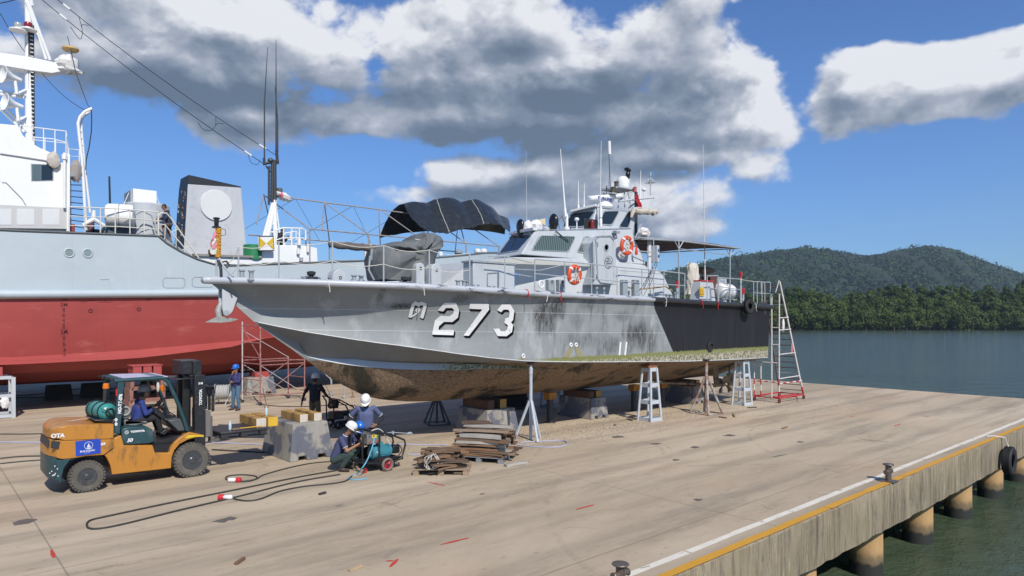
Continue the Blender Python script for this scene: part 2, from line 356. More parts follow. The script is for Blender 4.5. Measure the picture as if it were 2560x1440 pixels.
# small paint marks sprayed on the concrete
mr = M('red_spray', (.50, .045, .03), .8, var=.3, scale=20); mg = M('green_spray', (.04, .12, .06), .8); mo = M('oil_stain', (.13, .11, .09), .7, var=.5, scale=9)
def mark(pa, pb, w, mat, nm='paint_mark'):
    a, c = G(*pa), G(*pb); d = (c-a).normalized(); n = V(-d.y, d.x, 0)*w/2; mb = MB()
    r = random.Random(int(pa[0])); k = 8; L1 = []; L2 = []
    for i in range(k+1):
        p = a.lerp(c, i/k); q = w and (.5+.5*sin(pi*i/k))*r.uniform(.6, 1); L1.append(p+n*q+V(0,0,.004)); L2.append(p-n*q+V(0,0,.004))
    mb.grid([L1, L2]); return struct(mb.build(nm, mat, smooth=0))
for pa, pb in [((1102,1362),(1172,1345)), ((1440,1274),(1486,1262)), ((975,1418),(995,1398)), ((2235,1066),(2252,1060)), ((2310,1042),(2330,1040)), ((985,1402),(965,1403)), ((135,1395),(128,1375)), ((585,1410),(605,1400)),((1070,1205),(1112,1215)),((2125,1043),(2136,1041))]:
    mark(pa, pb, .07, mr)
mark((1932,1143), (1966,1136), .06, mg); mark((2155,1099), (2222,1106), .05, mo, 'oil_mark')
for (x, y, w, h) in [(1545,1092,30,5),(1640,1110,20,5),(1823,1089,26,5),(1738,1118,20,6),(560,1300,40,5),(60,1305,50,6),(1745,1250,18,5),(1205,1235,10,3),(1690,1150,16,5),(2000,1105,14,4)]:
    c0 = G(x, y); r = random.Random(x); mb = MB(); n = 14; k = FP/ (CT*c0.x+ST*c0.y)
    pts = [V(c0.x+cos(2*pi*i/n)*w/k*r.uniform(.5, 1.1)/1.2, c0.y+sin(2*pi*i/n)*w/k*.6*r.uniform(.4, 1.1), .004) for i in range(n)]
    mb.add(pts, [tuple(range(n))]); struct(mb.build('oil_stain', mo, smooth=0))
# water
m, b = new_mat('harbour_water'); t = tcobj()
b.inputs['Base Color'].default_value = (.030, .048, .026, 1); b.inputs['Roughness'].default_value = .05; b.inputs['IOR'].default_value = 1.33
w1 = noise(t, .55, 3, .5, (1, 1.0, 1)); w2 = noise(t, 2.6, 5, .6, (1, 1.6, 1)); w3 = noise(t, .05, 4, .55)
bump(b, mth('ADD', mth('MULTIPLY', w1, 1.5), mth('ADD', mth('MULTIPLY', w2, .45), mth('MULTIPLY', noise(t, 12, 3, .5, (1,1.5,1)), .16))), .75, .16)
L(mixc(sstep(w3, .4, .6), (.058, .082, .048), (.044, .068, .044)), b.inputs['Base Color'])
mb = MB(); mb.add([(-3000,-4000,WZ),(6000,-4000,WZ),(6000,6000,WZ),(-3000,6000,WZ)], [(0,1,2,3)]); struct(mb.build('water', m, smooth=0))
# piles under the quay
mp, b = new_mat('pile_concrete'); t = tcobj(); sx = N('ShaderNodeSeparateXYZ'); L(t, sx.inputs[0])
c = mixc(noise(t, 2.5, 10, .75, (1,1,.3)), (.30, .17, .065), (.60, .39, .18)); c = mixc(mth('MULTIPLY', sstep(noise(t, 6, 10, .8, (1,1,.15), (3,0,0)), .55, .66), .6), c, (.20, .13, .07))
g = mth('ADD', sx.outputs[2], mth('MULTIPLY', mth('SUBTRACT', noise(t, 7, 5), .5), .22))
c = mixc(sstep(g, .62, .36), c, (.17, .12, .065)); c = mixc(sstep(g, .34, .24), c, (.022, .024, .02))
L(c, b.inputs['Base Color']); b.inputs['Roughness'].default_value = .8; bump(b, noise(t, 20, 6), .4, .01)
k = 0
for j, v in enumerate((QE+.62, QE+4.6, QE+8.6)):
    for u in np.arange(-45.8, QF, 3.25):
        x, y = PX(u, v, -1.5)
        if x < 1500 or x > 2680 or (CT*u+ST*v) < 3: continue
        mb = MB(); mb.lathe((0,0,-1.4), (0,0,1), [(.34, 0), (.34, 1.2), (.345, 1.6), (.335, 2.51)], 28)
        o = mb.build('quay_pile', mp, smooth=40); o.location = (u, v, WZ)
        if j == 0:
            lab = {0: 'stout ochre concrete pile at the left end of the visible front row, nearest the camera', 1: 'second ochre pile of the front row counted from the left', 2: 'third ochre pile of the front row, between the bollard above and the tyre', 3: 'fourth ochre pile of the front row, left of the hanging tyre', 4: 'ochre pile of the front row directly under the hanging tyre'}.get(k, 'ochre front row pile beyond the hanging tyre')
            k += 1
        else: lab = ('ochre pile of the second row, in deep shade under the quay', 'ochre pile of the third row, hidden deep under the quay')[j-1]
        tag(o, lab, 'pile', 'concrete piles carrying the quay')
# hills with forest
rng = np.random.default_rng(5)
def hill_h(x, tab): return itp(x, tab)
RID = [(1380,800),(1500,722),(1620,690),(1675,678),(1740,664),(1800,648),(1850,641),(1900,633),(1960,625),(2010,620),(2060,624),(2110,633),(2160,641),(2210,636),(2260,625),(2300,618),(2340,617),(2380,624),(2420,640),(2460,655),(2500,668),(2560,688),(2640,706),(2760,722),(2900,750),(3100,790)]
DH = 1500.
def raydir(x): k = (x-1280)/FP; return V(CT+ST*k, ST-CT*k, 0)
mb = MB(); rows = []
for j in range(15):
    t_ = j/14; row = []
    for i in range(131):
        x = 1380+i*13.2; top = max(0, (YH-itp(x, RID)))/FP*DH
        s_ = t_*1.25; hh = top*(sin(min(1, s_)*pi/2)**.8) if s_ <= 1 else top*(1-(s_-1)*1.4)
        row.append(raydir(x)*(900+t_*750)+V(0, 0, WZ+hh*1.0*(900+t_*750)/DH+ (6*sin(x*.05+j)+5*sin(x*.11+j*2))*(hh > 8)*min(1,hh/60)))
    rows.append(row)
mb.grid(rows)
mh = M('hill_ground', (.010, .024, .009), .95, var=.4, scale=.01)
struct(mb.build('hills', mh, smooth=60))
def leaf_mat(name, c0, c1, c2, sc):
    m, b = new_mat(name); t = N('ShaderNodeNewGeometry')
    f = noise(t.outputs['Position'], sc, 4, .6)
    c = mixc(sstep(f, .35, .65), c0, c1); c = mixc(mth('MULTIPLY', t.outputs['Random Per Island'], .7), c, c2)
    L(c, b.inputs['Base Color']); b.inputs['Roughness'].default_value = .75; b.inputs['Specular IOR Level'].default_value = .2
    return m
lm_h = leaf_mat('hill_foliage', (.010, .032, .014), (.048, .088, .030), (.030, .054, .022), .009)
lm_m = leaf_mat('mangrove_foliage', (.026, .052, .010), (.092, .125, .026), (.048, .078, .018), .07)
def leaf_cloud(name, centres, radii, per, size, mat, flat=.8):
    vs = []; N0 = 0; F = []
    C_ = np.repeat(np.array(centres), per, 0); Rr = np.repeat(np.array(radii), per, 0); n = len(C_)
    d = rng.normal(size=(n, 3)); d /= np.linalg.norm(d, axis=1)[:, None]; rad = rng.uniform(.55, 1.05, n)**.6
    p = C_+d*rad[:, None]*Rr
    nrm = d*1.0+rng.normal(size=(n, 3))*.55+np.array([0, 0, .25]); nrm /= np.linalg.norm(nrm, axis=1)[:, None]
    a = np.cross(nrm, rng.normal(size=(n, 3))); a /= np.linalg.norm(a, axis=1)[:, None]; c = np.cross(nrm, a)
    s_ = (rng.uniform(.6, 1.3, n)*size)[:, None]
    q = np.stack([p-a*s_-c*s_*.5, p+a*s_*.3-c*s_, p+a*s_+c*s_*.5, p-a*s_*.2+c*s_], 1).reshape(-1, 3)
    me = bpy.data.meshes.new(name); me.vertices.add(4*n); me.loops.add(4*n); me.polygons.add(n)
    me.vertices.foreach_set('co', q.ravel()); me.loops.foreach_set('vertex_index', np.arange(4*n, dtype=np.int32))
    me.polygons.foreach_set('loop_start', np.arange(0, 4*n, 4, dtype=np.int32)); me.polygons.foreach_set('loop_total', np.full(n, 4, dtype=np.int32))
    me.update(calc_edges=True); me.materials.append(mat)
    o = bpy.data.objects.new(name, me); COL.objects.link(o); return stuff(o)
cs = []; rs = []
for _ in range(7500):
    x = rng.uniform(1480, 2800); t_ = rng.uniform(0, 1)**.8; 
    if rng.random() < .25: t_ = rng.uniform(.72, .84)
    top = max(0, YH-itp(x, RID))/FP*DH; s_ = t_*1.25; hh = top*(sin(min(1, s_)*pi/2)**.8) if s_ <= 1 else top*(1-(s_-1)*1.4)
    d = 900+t_*750; p = raydir(x)*d; r = rng.uniform(3.5, 8.5)*(1.6 if rng.random() < .08 else 1)
    cs.append((p.x, p.y, WZ+hh*d/DH+r*.25)); rs.append((r, r, r*rng.uniform(.6, .9)))
tag(leaf_cloud('hill_forest', cs, rs, 34, 1.9, lm_h), 'dense dark green forest covering the distant hills', 'forest')
cs = []; rs = []
MT = [(1400,738),(1900,738),(1980,720),(2030,722),(2100,735),(2180,726),(2230,712),(2330,714),(2400,722),(2450,716),(2500,718),(2560,708),(2800,705)]
mtr = MB()
for row in range(7):
    x = 1480.
    while x < 2860:
        d = 322+row*7+rng.uniform(-2, 3); k = d/FP
        topz = (YH-itp(x, MT))*k+HC-WZ
        hfac = (.50, .66, .8, .9, .98, 1.02, .98)[row]*rng.uniform(.78, 1.08); H = topz*hfac
        p = raydir(x)*d; w = rng.uniform(2.0, 3.4)
        nb = 6 if row < 3 else 4
        for q in range(nb):
            zz = H*(1-(q+.4)/ (nb+1.2)) if q else H-w*.7
            if row >= 3 and q > 3: continue
            rr = w*(.62 if q == 0 else rng.uniform(.75, 1.1))
            cs.append((p.x+rng.normal()*w*.5, p.y+rng.normal()*w*.5, WZ+max(zz, 1.0))); rs.append((rr, rr, rr*rng.uniform(.7, 1.1)))
        if row < 2: mtr.cyl((p.x, p.y, WZ-.5), (p.x+rng.normal()*.3, p.y, WZ+H*.8), .16, .07, 5)
        x += rng.uniform(12, 24)
tag(leaf_cloud('mangrove_forest', cs, rs, 230, .34, lm_m), 'thick band of green mangroves along the far shore of the water', 'forest')
stuff(tag(mtr.build('mangrove_trunks', M('mangrove_bark', (.16, .14, .11), .9)), 'thin pale trunks standing inside the mangrove band', 'tree trunks'))
mb = MB(); rows = []
for d, z in ((326, -.3), (331, .6), (420, 1.5), (900, 2)):
    rows.append([raydir(1440+i*40)*d+V(0, 0, WZ+z+.3*sin(i*1.7)) for i in range(40)])
mb.grid(rows); struct(mb.build('far_shore', M('mud', (.045, .038, .026), .9), smooth=60))
# haze
mb = MB(); mb.box(-400, 2600, -900, 2400, WZ-1, 330)
m = bpy.data.materials.new('haze'); m.use_nodes = True; nt = m.node_tree; nt.nodes.clear(); L = nt.links.new
vo = N('ShaderNodeVolumePrincipled'); vo.inputs['Density'].default_value = .00014; vo.inputs['Color'].default_value = (.70, .83, 1, 1); vo.inputs['Anisotropy'].default_value = .2
oo = N('ShaderNodeOutputMaterial'); L(vo.outputs[0], oo.inputs['Volume'])
hz = mb.build('haze', m, smooth=0); stuff(hz); tag(hz, 'thin bluish haze hanging in front of the distant hills', 'haze')
# ================================================================== PATROL BOAT (bow near the camera's left, stern to the right)
VC = 16.6; HB = 2.75; U0 = 5.25; U1 = 26.75
def near(b): return VC-b
gw_px = [(520,697),(700,701),(800,704),(1000,711),(1200,722),(1400,735),(1630,746),(1935,766)]
c1_px = [(635,804),(760,829),(900,851),(1030,868),(1150,885),(1230,895),(1320,903),(1460,905),(1723,903),(1870,897),(1910,894)]
c2_px = [(757,889),(800,900),(860,911),(930,919),(1000,923),(1080,925),(1150,925),(1215,922)]
stem_px = [(520,700),(545,722),(570,745),(600,774),(635,805),(700,853),(757,892),(797,925),(855,962),(912,990),(950,998),(987,1002),(1035,1004),(1082,1003)]
def z_at(u, v, tab):
    x, _ = PX(u, v); y = itp(x, tab); Z = CT*u+ST*v; return HC+(YH-y)/FP*Z
# stem curve on the centreline: u -> z
stem = [tuple(P(x, y, VC)[i] for i in (0, 2)) for x, y in stem_px]; stem[0] = (U0, stem[0][1])
def zs(u): return itp(u, stem)
def bg(u): t_ = max(0, min(1, (u-U0)/8.2)); b = HB*(1-(1-t_)**2.15); return max(b, .02) - .0*u - max(0, (u-20)/6.7)*.12
s1 = P(635, 804, VC).x; s2 = P(757, 889, VC).x
def b1(u): t_ = max(0, min(1, (u-s1)/8.5)); return 2.55*(1-(1-t_)**1.9)- max(0, (u-20)/6.7)*.08
e2 = 15.2
def b2(u): t_ = max(0, min(1, (u-s2)/8.5)); return 2.0*(1-(1-t_)**1.8)
def zk(u):
    if u < stem[-1][0]: return zs(u)
    z0 = stem[-1][1]; return lerp(z0, .97, min(1, (u-stem[-1][0])/6))
def zg(u): return z_at(u, near(bg(u)), gw_px)
def z1f(u): return z_at(u, near(b1(u)), c1_px)
def z2f(u): return z_at(u, near(b2(u)), c2_px)
def section(u):
    """points from the gunwale down to the keel as (half breadth, z)"""
    g, zg_ = bg(u), zg(u); k = zk(u)
    if u <= s1: B, z1 = .012, zs(u)
    else: B, z1 = b1(u), z1f(u)
    if u <= s2: C, z2, sr = .011, min(zs(u), z1-.01), 0
    elif u < e2:
        C, z2 = b2(u), z2f(u); sr = .17*min(1, (u-s2)/1.2)*(1 if u < 11.5 else max(0, (e2-.4-u)/(e2-.4-11.5)))
        sr = max(sr, .004)
    else: C = lerp(2.0, 1.55, min(1, (u-e2)/6)); z2 = lerp(z2f(e2), 1.62, min(1, (u-e2)/6)); sr = .004
    fl = max(0, min(1, (14-u)/8))         # flare of the bow
    pts = [(g, zg_)]
    kn = .30; gk = g-.16-.30*fl*min(1, g)     # knuckle under the gunwale: topside overhangs above it
    gk = max(gk, lerp(B, g, .35)); zkn = zg_-min(.34, (zg_-z1)*.3)
    pts += [(gk, zkn)]
    for s_ in (.2, .4, .6, .8):
        b = lerp(gk, B, s_)-fl*.42*min(1, g)*sin(pi*s_)*.75; pts.append((max(b, .012), lerp(zkn, z1, s_)))
    pts += [(B, z1)]
    zb2 = min(z2+sr, z1-.004)
    if u > s2: Cc = min(C-.02, B-.01) if u < e2 else C; pts += [(max(Cc-.1*min(1,sr/.17), .012), zb2), (max(C, .012), z2)]
    else: pts += [(.0115, lerp(z1, k, .5)), (.011, lerp(z1, k, .6))]
    zl = pts[-1][1]
    for s_ in (.25, .5, .75): pts.append((max(pts[8][0]*(1-s_), .01), lerp(zl, k, s_)-.10*sin(pi*s_)*min(1, pts[8][0])*(.4+1.3*min(1, max(0, (13-u)/3)))))
    pts.append((0.0, k)); return pts
us = list(np.concatenate([np.linspace(U0, 7.5, 26), np.linspace(7.7, 15.4, 44), np.linspace(15.8, U1, 30)]))
def hull_y(u, z):
    s_ = section(u); 
    for (ba, za), (bb, zb) in zip(s_, s_[1:]):
        if zb <= z <= za: return near(lerp(bb, ba, (z-zb)/(za-zb) if za > zb else 0))
    return near(s_[0][0] if z > s_[0][1] else s_[-1][0])
def hullpt(x, y, off=.006):
    v = near(HB-.1)
    for _ in range(14):
        p = P(x, y, v); u = min(max(p.x, U0), U1); v = lerp(v, hull_y(u, p.z), .7)
    p = P(x, y, v); return V(p.x, p.y-off, p.z)
# hull paint: grey topsides with scuffs and runs, black after part beyond a slanting line, weed at the waterline, fouled bottom
m, b = new_mat('hull_topsides'); t = N('ShaderNodeNewGeometry').outputs['Position']; sx = N('ShaderNodeSeparateXYZ'); L(t, sx.inputs[0]); U_, Y_, Z_ = sx.outputs
c = mixc(noise(t, .8, 12, .72, (1, 1, 1.6)), (.185, .20, .202), (.325, .345, .345))
aft = sstep(U_, 8.0, 15)
fine_ = mth('ADD', sstep(noise(t, 16, 12, .85, (1, 1, .22), (6, 1, 1)), .40, .60), .12, clamp=True); st_ = noise(t, 4.5, 12, .78, (1, 1, .14), (2, 0, 0)); sm_ = noise(t, .9, 8, .7, (1, 1, .55), (8, 0, 5), .5); hs = noise(t, 3.2, 8, .7, (.22, 1, 2.4), (0, 3, 9))
c = mixc(mth('MULTIPLY', mth('MULTIPLY', sstep(st_, .52, .66), aft), .62), c, (.085, .080, .072))
c = mixc(mth('MULTIPLY', mth('MULTIPLY', sstep(sm_, .56, .70), aft), mth('MULTIPLY', fine_, .6)), c, (.055, .052, .05))
c = mixc(mth('MULTIPLY', mth('MULTIPLY', sstep(hs, .64, .70), aft), .8), c, (.05, .05, .05))
c = mixc(mth('MULTIPLY', sstep(noise(t, 1.6, 6, .6, (1,1,.4), (11, 0, 0)), .52, .70), .45), c, (.50, .52, .53))
fine_ = mth('ADD', sstep(noise(t, 16, 12, .85, (1, 1, .22), (6, 1, 1)), .40, .60), .12, clamp=True)
def smudge(px, py, ru, rz, col, amt, cc, st=(1, 1, .3)):
    p = hullpt(px, py)
    du = mth('DIVIDE', mth('SUBTRACT', U_, p.x), ru); dz = mth('DIVIDE', mth('SUBTRACT', Z_, p.z), rz)
    r = mth('SQRT', mth('ADD', mth('MULTIPLY', du, du), mth('MULTIPLY', dz, dz)))
    f = mth('SUBTRACT', 1.25, mth('ADD', r, mth('MULTIPLY', mth('SUBTRACT', noise(t, 3.5, 8, .75, st, (px*.1, 0, 0)), .5), 2.6)))
    return mixc(mth('MULTIPLY', mth('MULTIPLY', sstep(f, .0, .9), amt), mth('ADD', mth('MULTIPLY', fine_, .8), .2)), cc, col)
SMUDGES = [(1600,835,.95,.55,1),(1360,790,.45,.60,1),(1395,770,.4,.35,.9),(1470,760,.5,.2,.5),(1450,850,.8,.25,.55),(1560,790,.6,.2,.5),(1010,765,.45,.08,.9),(950,740,.10,.35,.55),(1155,745,.35,.12,.6),(1630,870,.3,.25,.6),(1440,800,.3,.35,.4),(1530,860,.5,.3,.5),(1420,745,.5,.12,.5),(1140,895,.9,.06,.6)]
for q in SMUDGES: c = smudge(q[0], q[1], q[2], q[3], (.035, .033, .033), q[4], c)
# weld seams
zl = mth('SUBTRACT', Z_, 0)
for zz, sl_ in ((3.62, .012), (3.05, .018)):
    ln_ = mth('ABSOLUTE', mth('SUBTRACT', Z_, mth('ADD', zz, mth('MULTIPLY', mth('SUBTRACT', U_, 16), -sl_))))
    c = mixc(mth('MULTIPLY', mth('LESS_THAN', ln_, .006), .5), c, (.62, .62, .62))
# black after part
pa, pb = hullpt(1633, 748), hullpt(1683, 880); slope = (pb.x-pa.x)/(pb.z-pa.z)
lim = mth('ADD', pa.x, mth('MULTIPLY', mth('SUBTRACT', Z_, pa.z), slope))
blk = mixc(noise(t, 2.5, 8, .7, (1, 1, .15)), (.007, .0075, .009), (.030, .031, .035))
blk = mixc(mth('MULTIPLY', sstep(noise(t, 5, 9, .8, (1,1,.2)), .62, .72), .5), blk, (.12, .12, .12))
c = mixc(mth('GREATER_THAN', U_, lim), c, blk)
# waterline growth (rises aft)
wl = mth('ADD', mth('MULTIPLY', mth('SUBTRACT', U_, 14), -.001), 2.33)
wn = mth('ADD', Z_, mth('MULTIPLY', mth('SUBTRACT', noise(t, 9, 7, .7), .5), .16))
d_ = mth('SUBTRACT', wl, wn)
alg = mixc(sstep(noise(t, 17, 12, .8, (.9, 1, .55)), .44, .56), (.085, .08, .045), (.46, .43, .33))
alg = mixc(sstep(mth('ADD', d_, mth('MULTIPLY', mth('SUBTRACT', noise(t, 12, 8, .8), .5), .3)), .04, .22), (.19, .20, .07), alg)
c = mixc(mth('MULTIPLY', sstep(d_, -.03, .02), sstep(U_, 13.0, 14.2)), c, alg)
L(c, b.inputs['Base Color']); b.inputs['Roughness'].default_value = .6; b.inputs['Specular IOR Level'].default_value = .25
bump(b, noise(t, 1.3, 4, .5), .25, .03)
m, b = new_mat('hull_bottom'); t = N('ShaderNodeNewGeometry').outputs['Position']; sx = N('ShaderNodeSeparateXYZ'); L(t, sx.inputs[0]); U_, Y_, Z_ = sx.outputs
c = mixc(noise(t, 1.4, 9, .75), (.12, .062, .036), (.29, .185, .105))
c = mixc(mth('MULTIPLY', sstep(noise(t, 14, 12, .85), .46, .56), .8), c, (.34, .26, .165))
c = mixc(mth('MULTIPLY', sstep(noise(t, 24, 9, .8, (1,1,1), (8,0,0)), .51, .60), .7), c, (.045, .032, .022))
c = mixc(mth('MULTIPLY', sstep(noise(t, 55, 2, .5), .60, .68), .6), c, (.42, .38, .28))
c = mixc(mth('MULTIPLY', sstep(noise(t, .55, 7, .7, (1,1,1), (3, 1, 0), .8), .50, .60), .85), c, (.010, .013, .008))
c = mixc(mth('MULTIPLY', sstep(noise(t, 1.1, 8, .75, (1,1,1), (37, 4, 0), .8), .60, .68), .65), c, (.26, .055, .04))
# clean grey forefoot above the waterline
gr = mixc(noise(t, 2, 5), (.20, .21, .21), (.30, .31, .31))
dd = mth('SUBTRACT', mth('ADD', Z_, mth('MULTIPLY', mth('SUBTRACT', noise(t, 6, 6, .7), .5), .10)), mth('SUBTRACT', 2.40, mth('MULTIPLY', mth('SUBTRACT', U_, 8), .035)))
c = mixc(sstep(dd, -.04, .03), c, gr)
gg = mixc(sstep(noise(t, 16, 5, .7), .42, .58), (.16, .17, .05), (.55, .53, .42))
L(c, b.inputs['Base Color']); b.inputs['Roughness'].default_value = .9; bump(b, noise(t, 22, 10, .85), 1.0, .03)
m, b = new_mat('spray_facet'); t = N('ShaderNodeNewGeometry').outputs['Position']; sx = N('ShaderNodeSeparateXYZ'); L(t, sx.inputs[0]); U_, Y_, Z_ = sx.outputs
gg = mixc(sstep(noise(t, 16, 5, .7), .42, .58), (.17, .18, .06), (.60, .58, .48))
c = mixc(sstep(mth('ADD', U_, mth('MULTIPLY', noise(t, 4, 5), 1.5)), 11.2, 12.4), mixc(noise(t, 2, 5), (.40,.42,.44), (.55,.57,.60)), gg)
L(c, b.inputs['Base Color']); b.inputs['Roughness'].default_value = .5
boat = thing('patrol_boat', 'long grey naval patrol boat with black stern quarter, propped on blocks and stands', 'boat', (16, VC, 0))
mb = MB(); rows = [section(u) for u in us]; n = len(rows[0])
for sgn in (-1, 1):
    R_ = [[V(u, VC+sgn*bb, z) for bb, z in r] for u, r in zip(us, rows)]
    k = len(mb.v); mb.v += [tuple(p) for r in R_ for p in r]
    for j in range(len(us)-1):
        for i in range(n-1):
            mi = 0 if i < 6 else (2 if i == 7 and us[j] > s2 and us[j] < e2 else 1)
            mb.f.append((k+j*n+i, k+j*n+i+1, k+(j+1)*n+i+1, k+(j+1)*n+i)); mb.m.append(mi)
tr = rows[-1]; mb.add([V(U1, VC-bb, z) for bb, z in tr]+[V(U1, VC+bb, z) for bb, z in reversed(tr[:-1])], [tuple(range(2*n-1))], 0)
hull = mb.build('hull', [MATS['hull_topsides'], MATS['hull_bottom'], MATS['spray_facet']], boat, smooth=28)
for p_ in hull.data.vertices: pass
bm = bmesh.new(); bm.from_mesh(hull.data); bmesh.ops.remove_doubles(bm, verts=bm.verts, dist=.0005); bmesh.ops.recalc_face_normals(bm, faces=bm.faces); bm.to_mesh(hull.data); bm.free()
hull.data.set_sharp_from_angle(angle=radians(28))
gp = M('grey_paint', (.45, .475, .49), .5, var=.10, scale=1.5, dirt=(.18, .17, .155), damt=.38, dsc=2.6, dst=(1,1,.35), lo=.50, hi=.78)
gp2 = M('grey_fittings', (.30, .335, .355), .5, var=.15, scale=6, dirt=(.08, .075, .07), damt=.5, dsc=7)
dkm = M('dark_metal', (.03, .032, .035), .5, var=.3, scale=8); blk_ = M('black_rubber', (.018, .018, .018), .7, var=.3, scale=12)
whp = M('white_paint', (.72, .72, .70), .5, var=.08, scale=2, dirt=(.40, .36, .30), damt=.4, dsc=3, dst=(1,1,.3), lo=.55, hi=.8)
dkd = M('deck_paint', (.24, .26, .265), .8, var=.2, scale=4)
# deck
mb = MB(); rows2 = []
for u in us[1:]: rows2.append([V(u, near(bg(u)-.02), zg(u)-.02), V(u, VC-bg(u)*.5, zg(u)+.04), V(u, VC, zg(u)+.06), V(u, VC+bg(u)*.5, zg(u)+.04), V(u, VC+bg(u)-.02, zg(u)-.02)])
mb.grid(rows2); mb.build('deck', dkd, boat, smooth=40)
# rub rail
m, b = new_mat('rub_rail_paint'); t = N('ShaderNodeNewGeometry').outputs['Position']; sx = N('ShaderNodeSeparateXYZ'); L(t, sx.inputs[0])
c = mixc(noise(t, 3, 5), (.36, .38, .41), (.46, .48, .51))
c = mixc(mth('MULTIPLY', sstep(noise(t, 3.4, 8, .75, (.35, 1, 1.6)), .52, .60), sstep(sx.outputs[0], 8.6, 10)), c, (.035, .033, .032))
c = mixc(mth('GREATER_THAN', sx.outputs[0], pa.x), c, mixc(noise(t, 5, 5, .6, (.3,1,1)), (.010, .010, .012), (.05,.05,.055)))
L(c, b.inputs['Base Color']); b.inputs['Roughness'].default_value = .4
mb = MB(); ring = []
for sgn in (-1, 1):
    pts = [V(u, VC+sgn*(bg(u)+.0), zg(u)-.03) for u in us]
    if sgn == -1: first = pts
    else: second = pts
allp = list(reversed(first))+[V(U0-.05, VC-.05, zg(U0)-.03), V(U0-.05, VC+.05, zg(U0)-.03)]+second
mb.tube(allp, .088, 10); mb.build('rub_rail', m, boat, smooth=60)
mb = MB(); pts = [V(u, near(b1(u))-.004, z1f(u)) for u in us if u > s1+.05]
mb.tube(pts, .014, 6); mb.build('chine_rail', M('pale_grey', (.55, .56, .56), .5), boat, smooth=60)
# hull number: Thai letter and 273, white with a black drop side
wn_ = M('number_white', (.72, .72, .71), .5, var=.06, scale=4, dirt=(.3,.28,.26), damt=.55, dsc=5, lo=.58, hi=.68); bn_ = M('number_black', (.006, .006, .007), .8, spec=.15)
def conv(p, dx=0, dy=0): return (900+(p[0]+dx)/4, 700+(p[1]+dy)/4)
def glyph(poly, off, mat, name, par, ext=None):
    from mathutils.geometry import tessellate_polygon
    bm = bmesh.new(); tri = tessellate_polygon([[V(p[0], p[1], 0) for p in poly]])
    for dx, dy, oo in off:
        vs = [bm.verts.new((p[0]+dx, p[1]+dy, oo)) for p in poly]
        for t3 in tri:
            if len(set(t3)) == 3: bm.faces.new([vs[i] for i in t3])
    for _ in range(5):
        ed = [e for e in bm.edges if (e.verts[0].co-e.verts[1].co).length > 26]
        if not ed: break
        bmesh.ops.subdivide_edges(bm, edges=ed, cuts=1); bmesh.ops.triangulate(bm, faces=bm.faces[:])
    mb = MB(); vs = [hullpt(900+v.co.x/4, 700+v.co.y/4, v.co.z) for v in bm.verts]; bm.verts.index_update()
    mb.add(vs, [tuple(v.index for v in f.verts) for f in bm.faces]); bm.free()
    return mb.build(name, mat, par, smooth=0, fix=False)
def stroke(pts, w):
    pts = [Vector(p) for p in pts]; Lf = []; Rt = []
    for i, p in enumerate(pts):
        d1 = (p-pts[i-1]).normalized() if i else (pts[1]-p).normalized(); d2 = (pts[i+1]-p).normalized() if i < len(pts)-1 else d1
        d = (d1+d2).normalized(); nrm = Vector((-d.y, d.x)); k = w/2/max(.55, nrm.dot(Vector((-d1.y, d1.x))))
        Lf.append(p+nrm*k); Rt.append(p-nrm*k)
    return [tuple(q) for q in Lf+Rt[::-1]]
TWO = [(775,300),(842,227),(955,228),(988,300),(975,375),(920,420),(835,418),(785,462),(780,498),(938,500),(930,552),(715,545),(745,402),(800,358),(890,362),(928,335),(936,298),(915,280),(855,280),(828,314),(775,306)]
SEV = [(1095,237),(1285,240),(1288,295),(1085,557),(1030,555),(1218,293),(1086,288)]
THR = [(1365,302),(1412,245),(1500,245),(1540,310),(1526,400),(1505,424),(1527,450),(1515,520),(1460,562),(1370,560),(1328,487),(1385,484),(1405,512),(1446,512),(1468,492),(1474,452),(1438,428),(1446,385),(1484,372),(1492,318),(1478,296),(1432,296),(1408,322)]
KA = stroke([(494,376),(526,252),(552,232),(580,250),(608,234),(644,246),(644,275),(612,382)], 34)
KA2 = stroke([(500,372),(540,350),(572,326),(590,298),(584,284),(566,288),(556,306),(566,316)], 15)
for nm, poly, w in (('hull_number', TWO, 1), ('hull_number', SEV, 1), ('hull_number', THR, 1), ('hull_letter', KA, .55), ('hull_letter', KA2, .3)):
    if poly is not KA2: glyph(poly, [(3.9*i*w, 6*i*w, .0155-.001*i) for i in range(4, 0, -1)] , bn_, nm+'_shadow', boat)
    glyph(poly, [(0, 0, .019 if poly is not KA2 else .022)], wn_, nm, boat)
# small hull marks
for x0, x1 in ((1551,1548),(1566,1562)):
    glyph([((x0-900)*4-8, (855-700)*4), ((x0-900)*4+9, 155*4), ((x1-900)*4+9, 188*4), ((x1-900)*4-8, 188*4)], [(0, 0, .009)], wn_, 'draft_mark', boat)
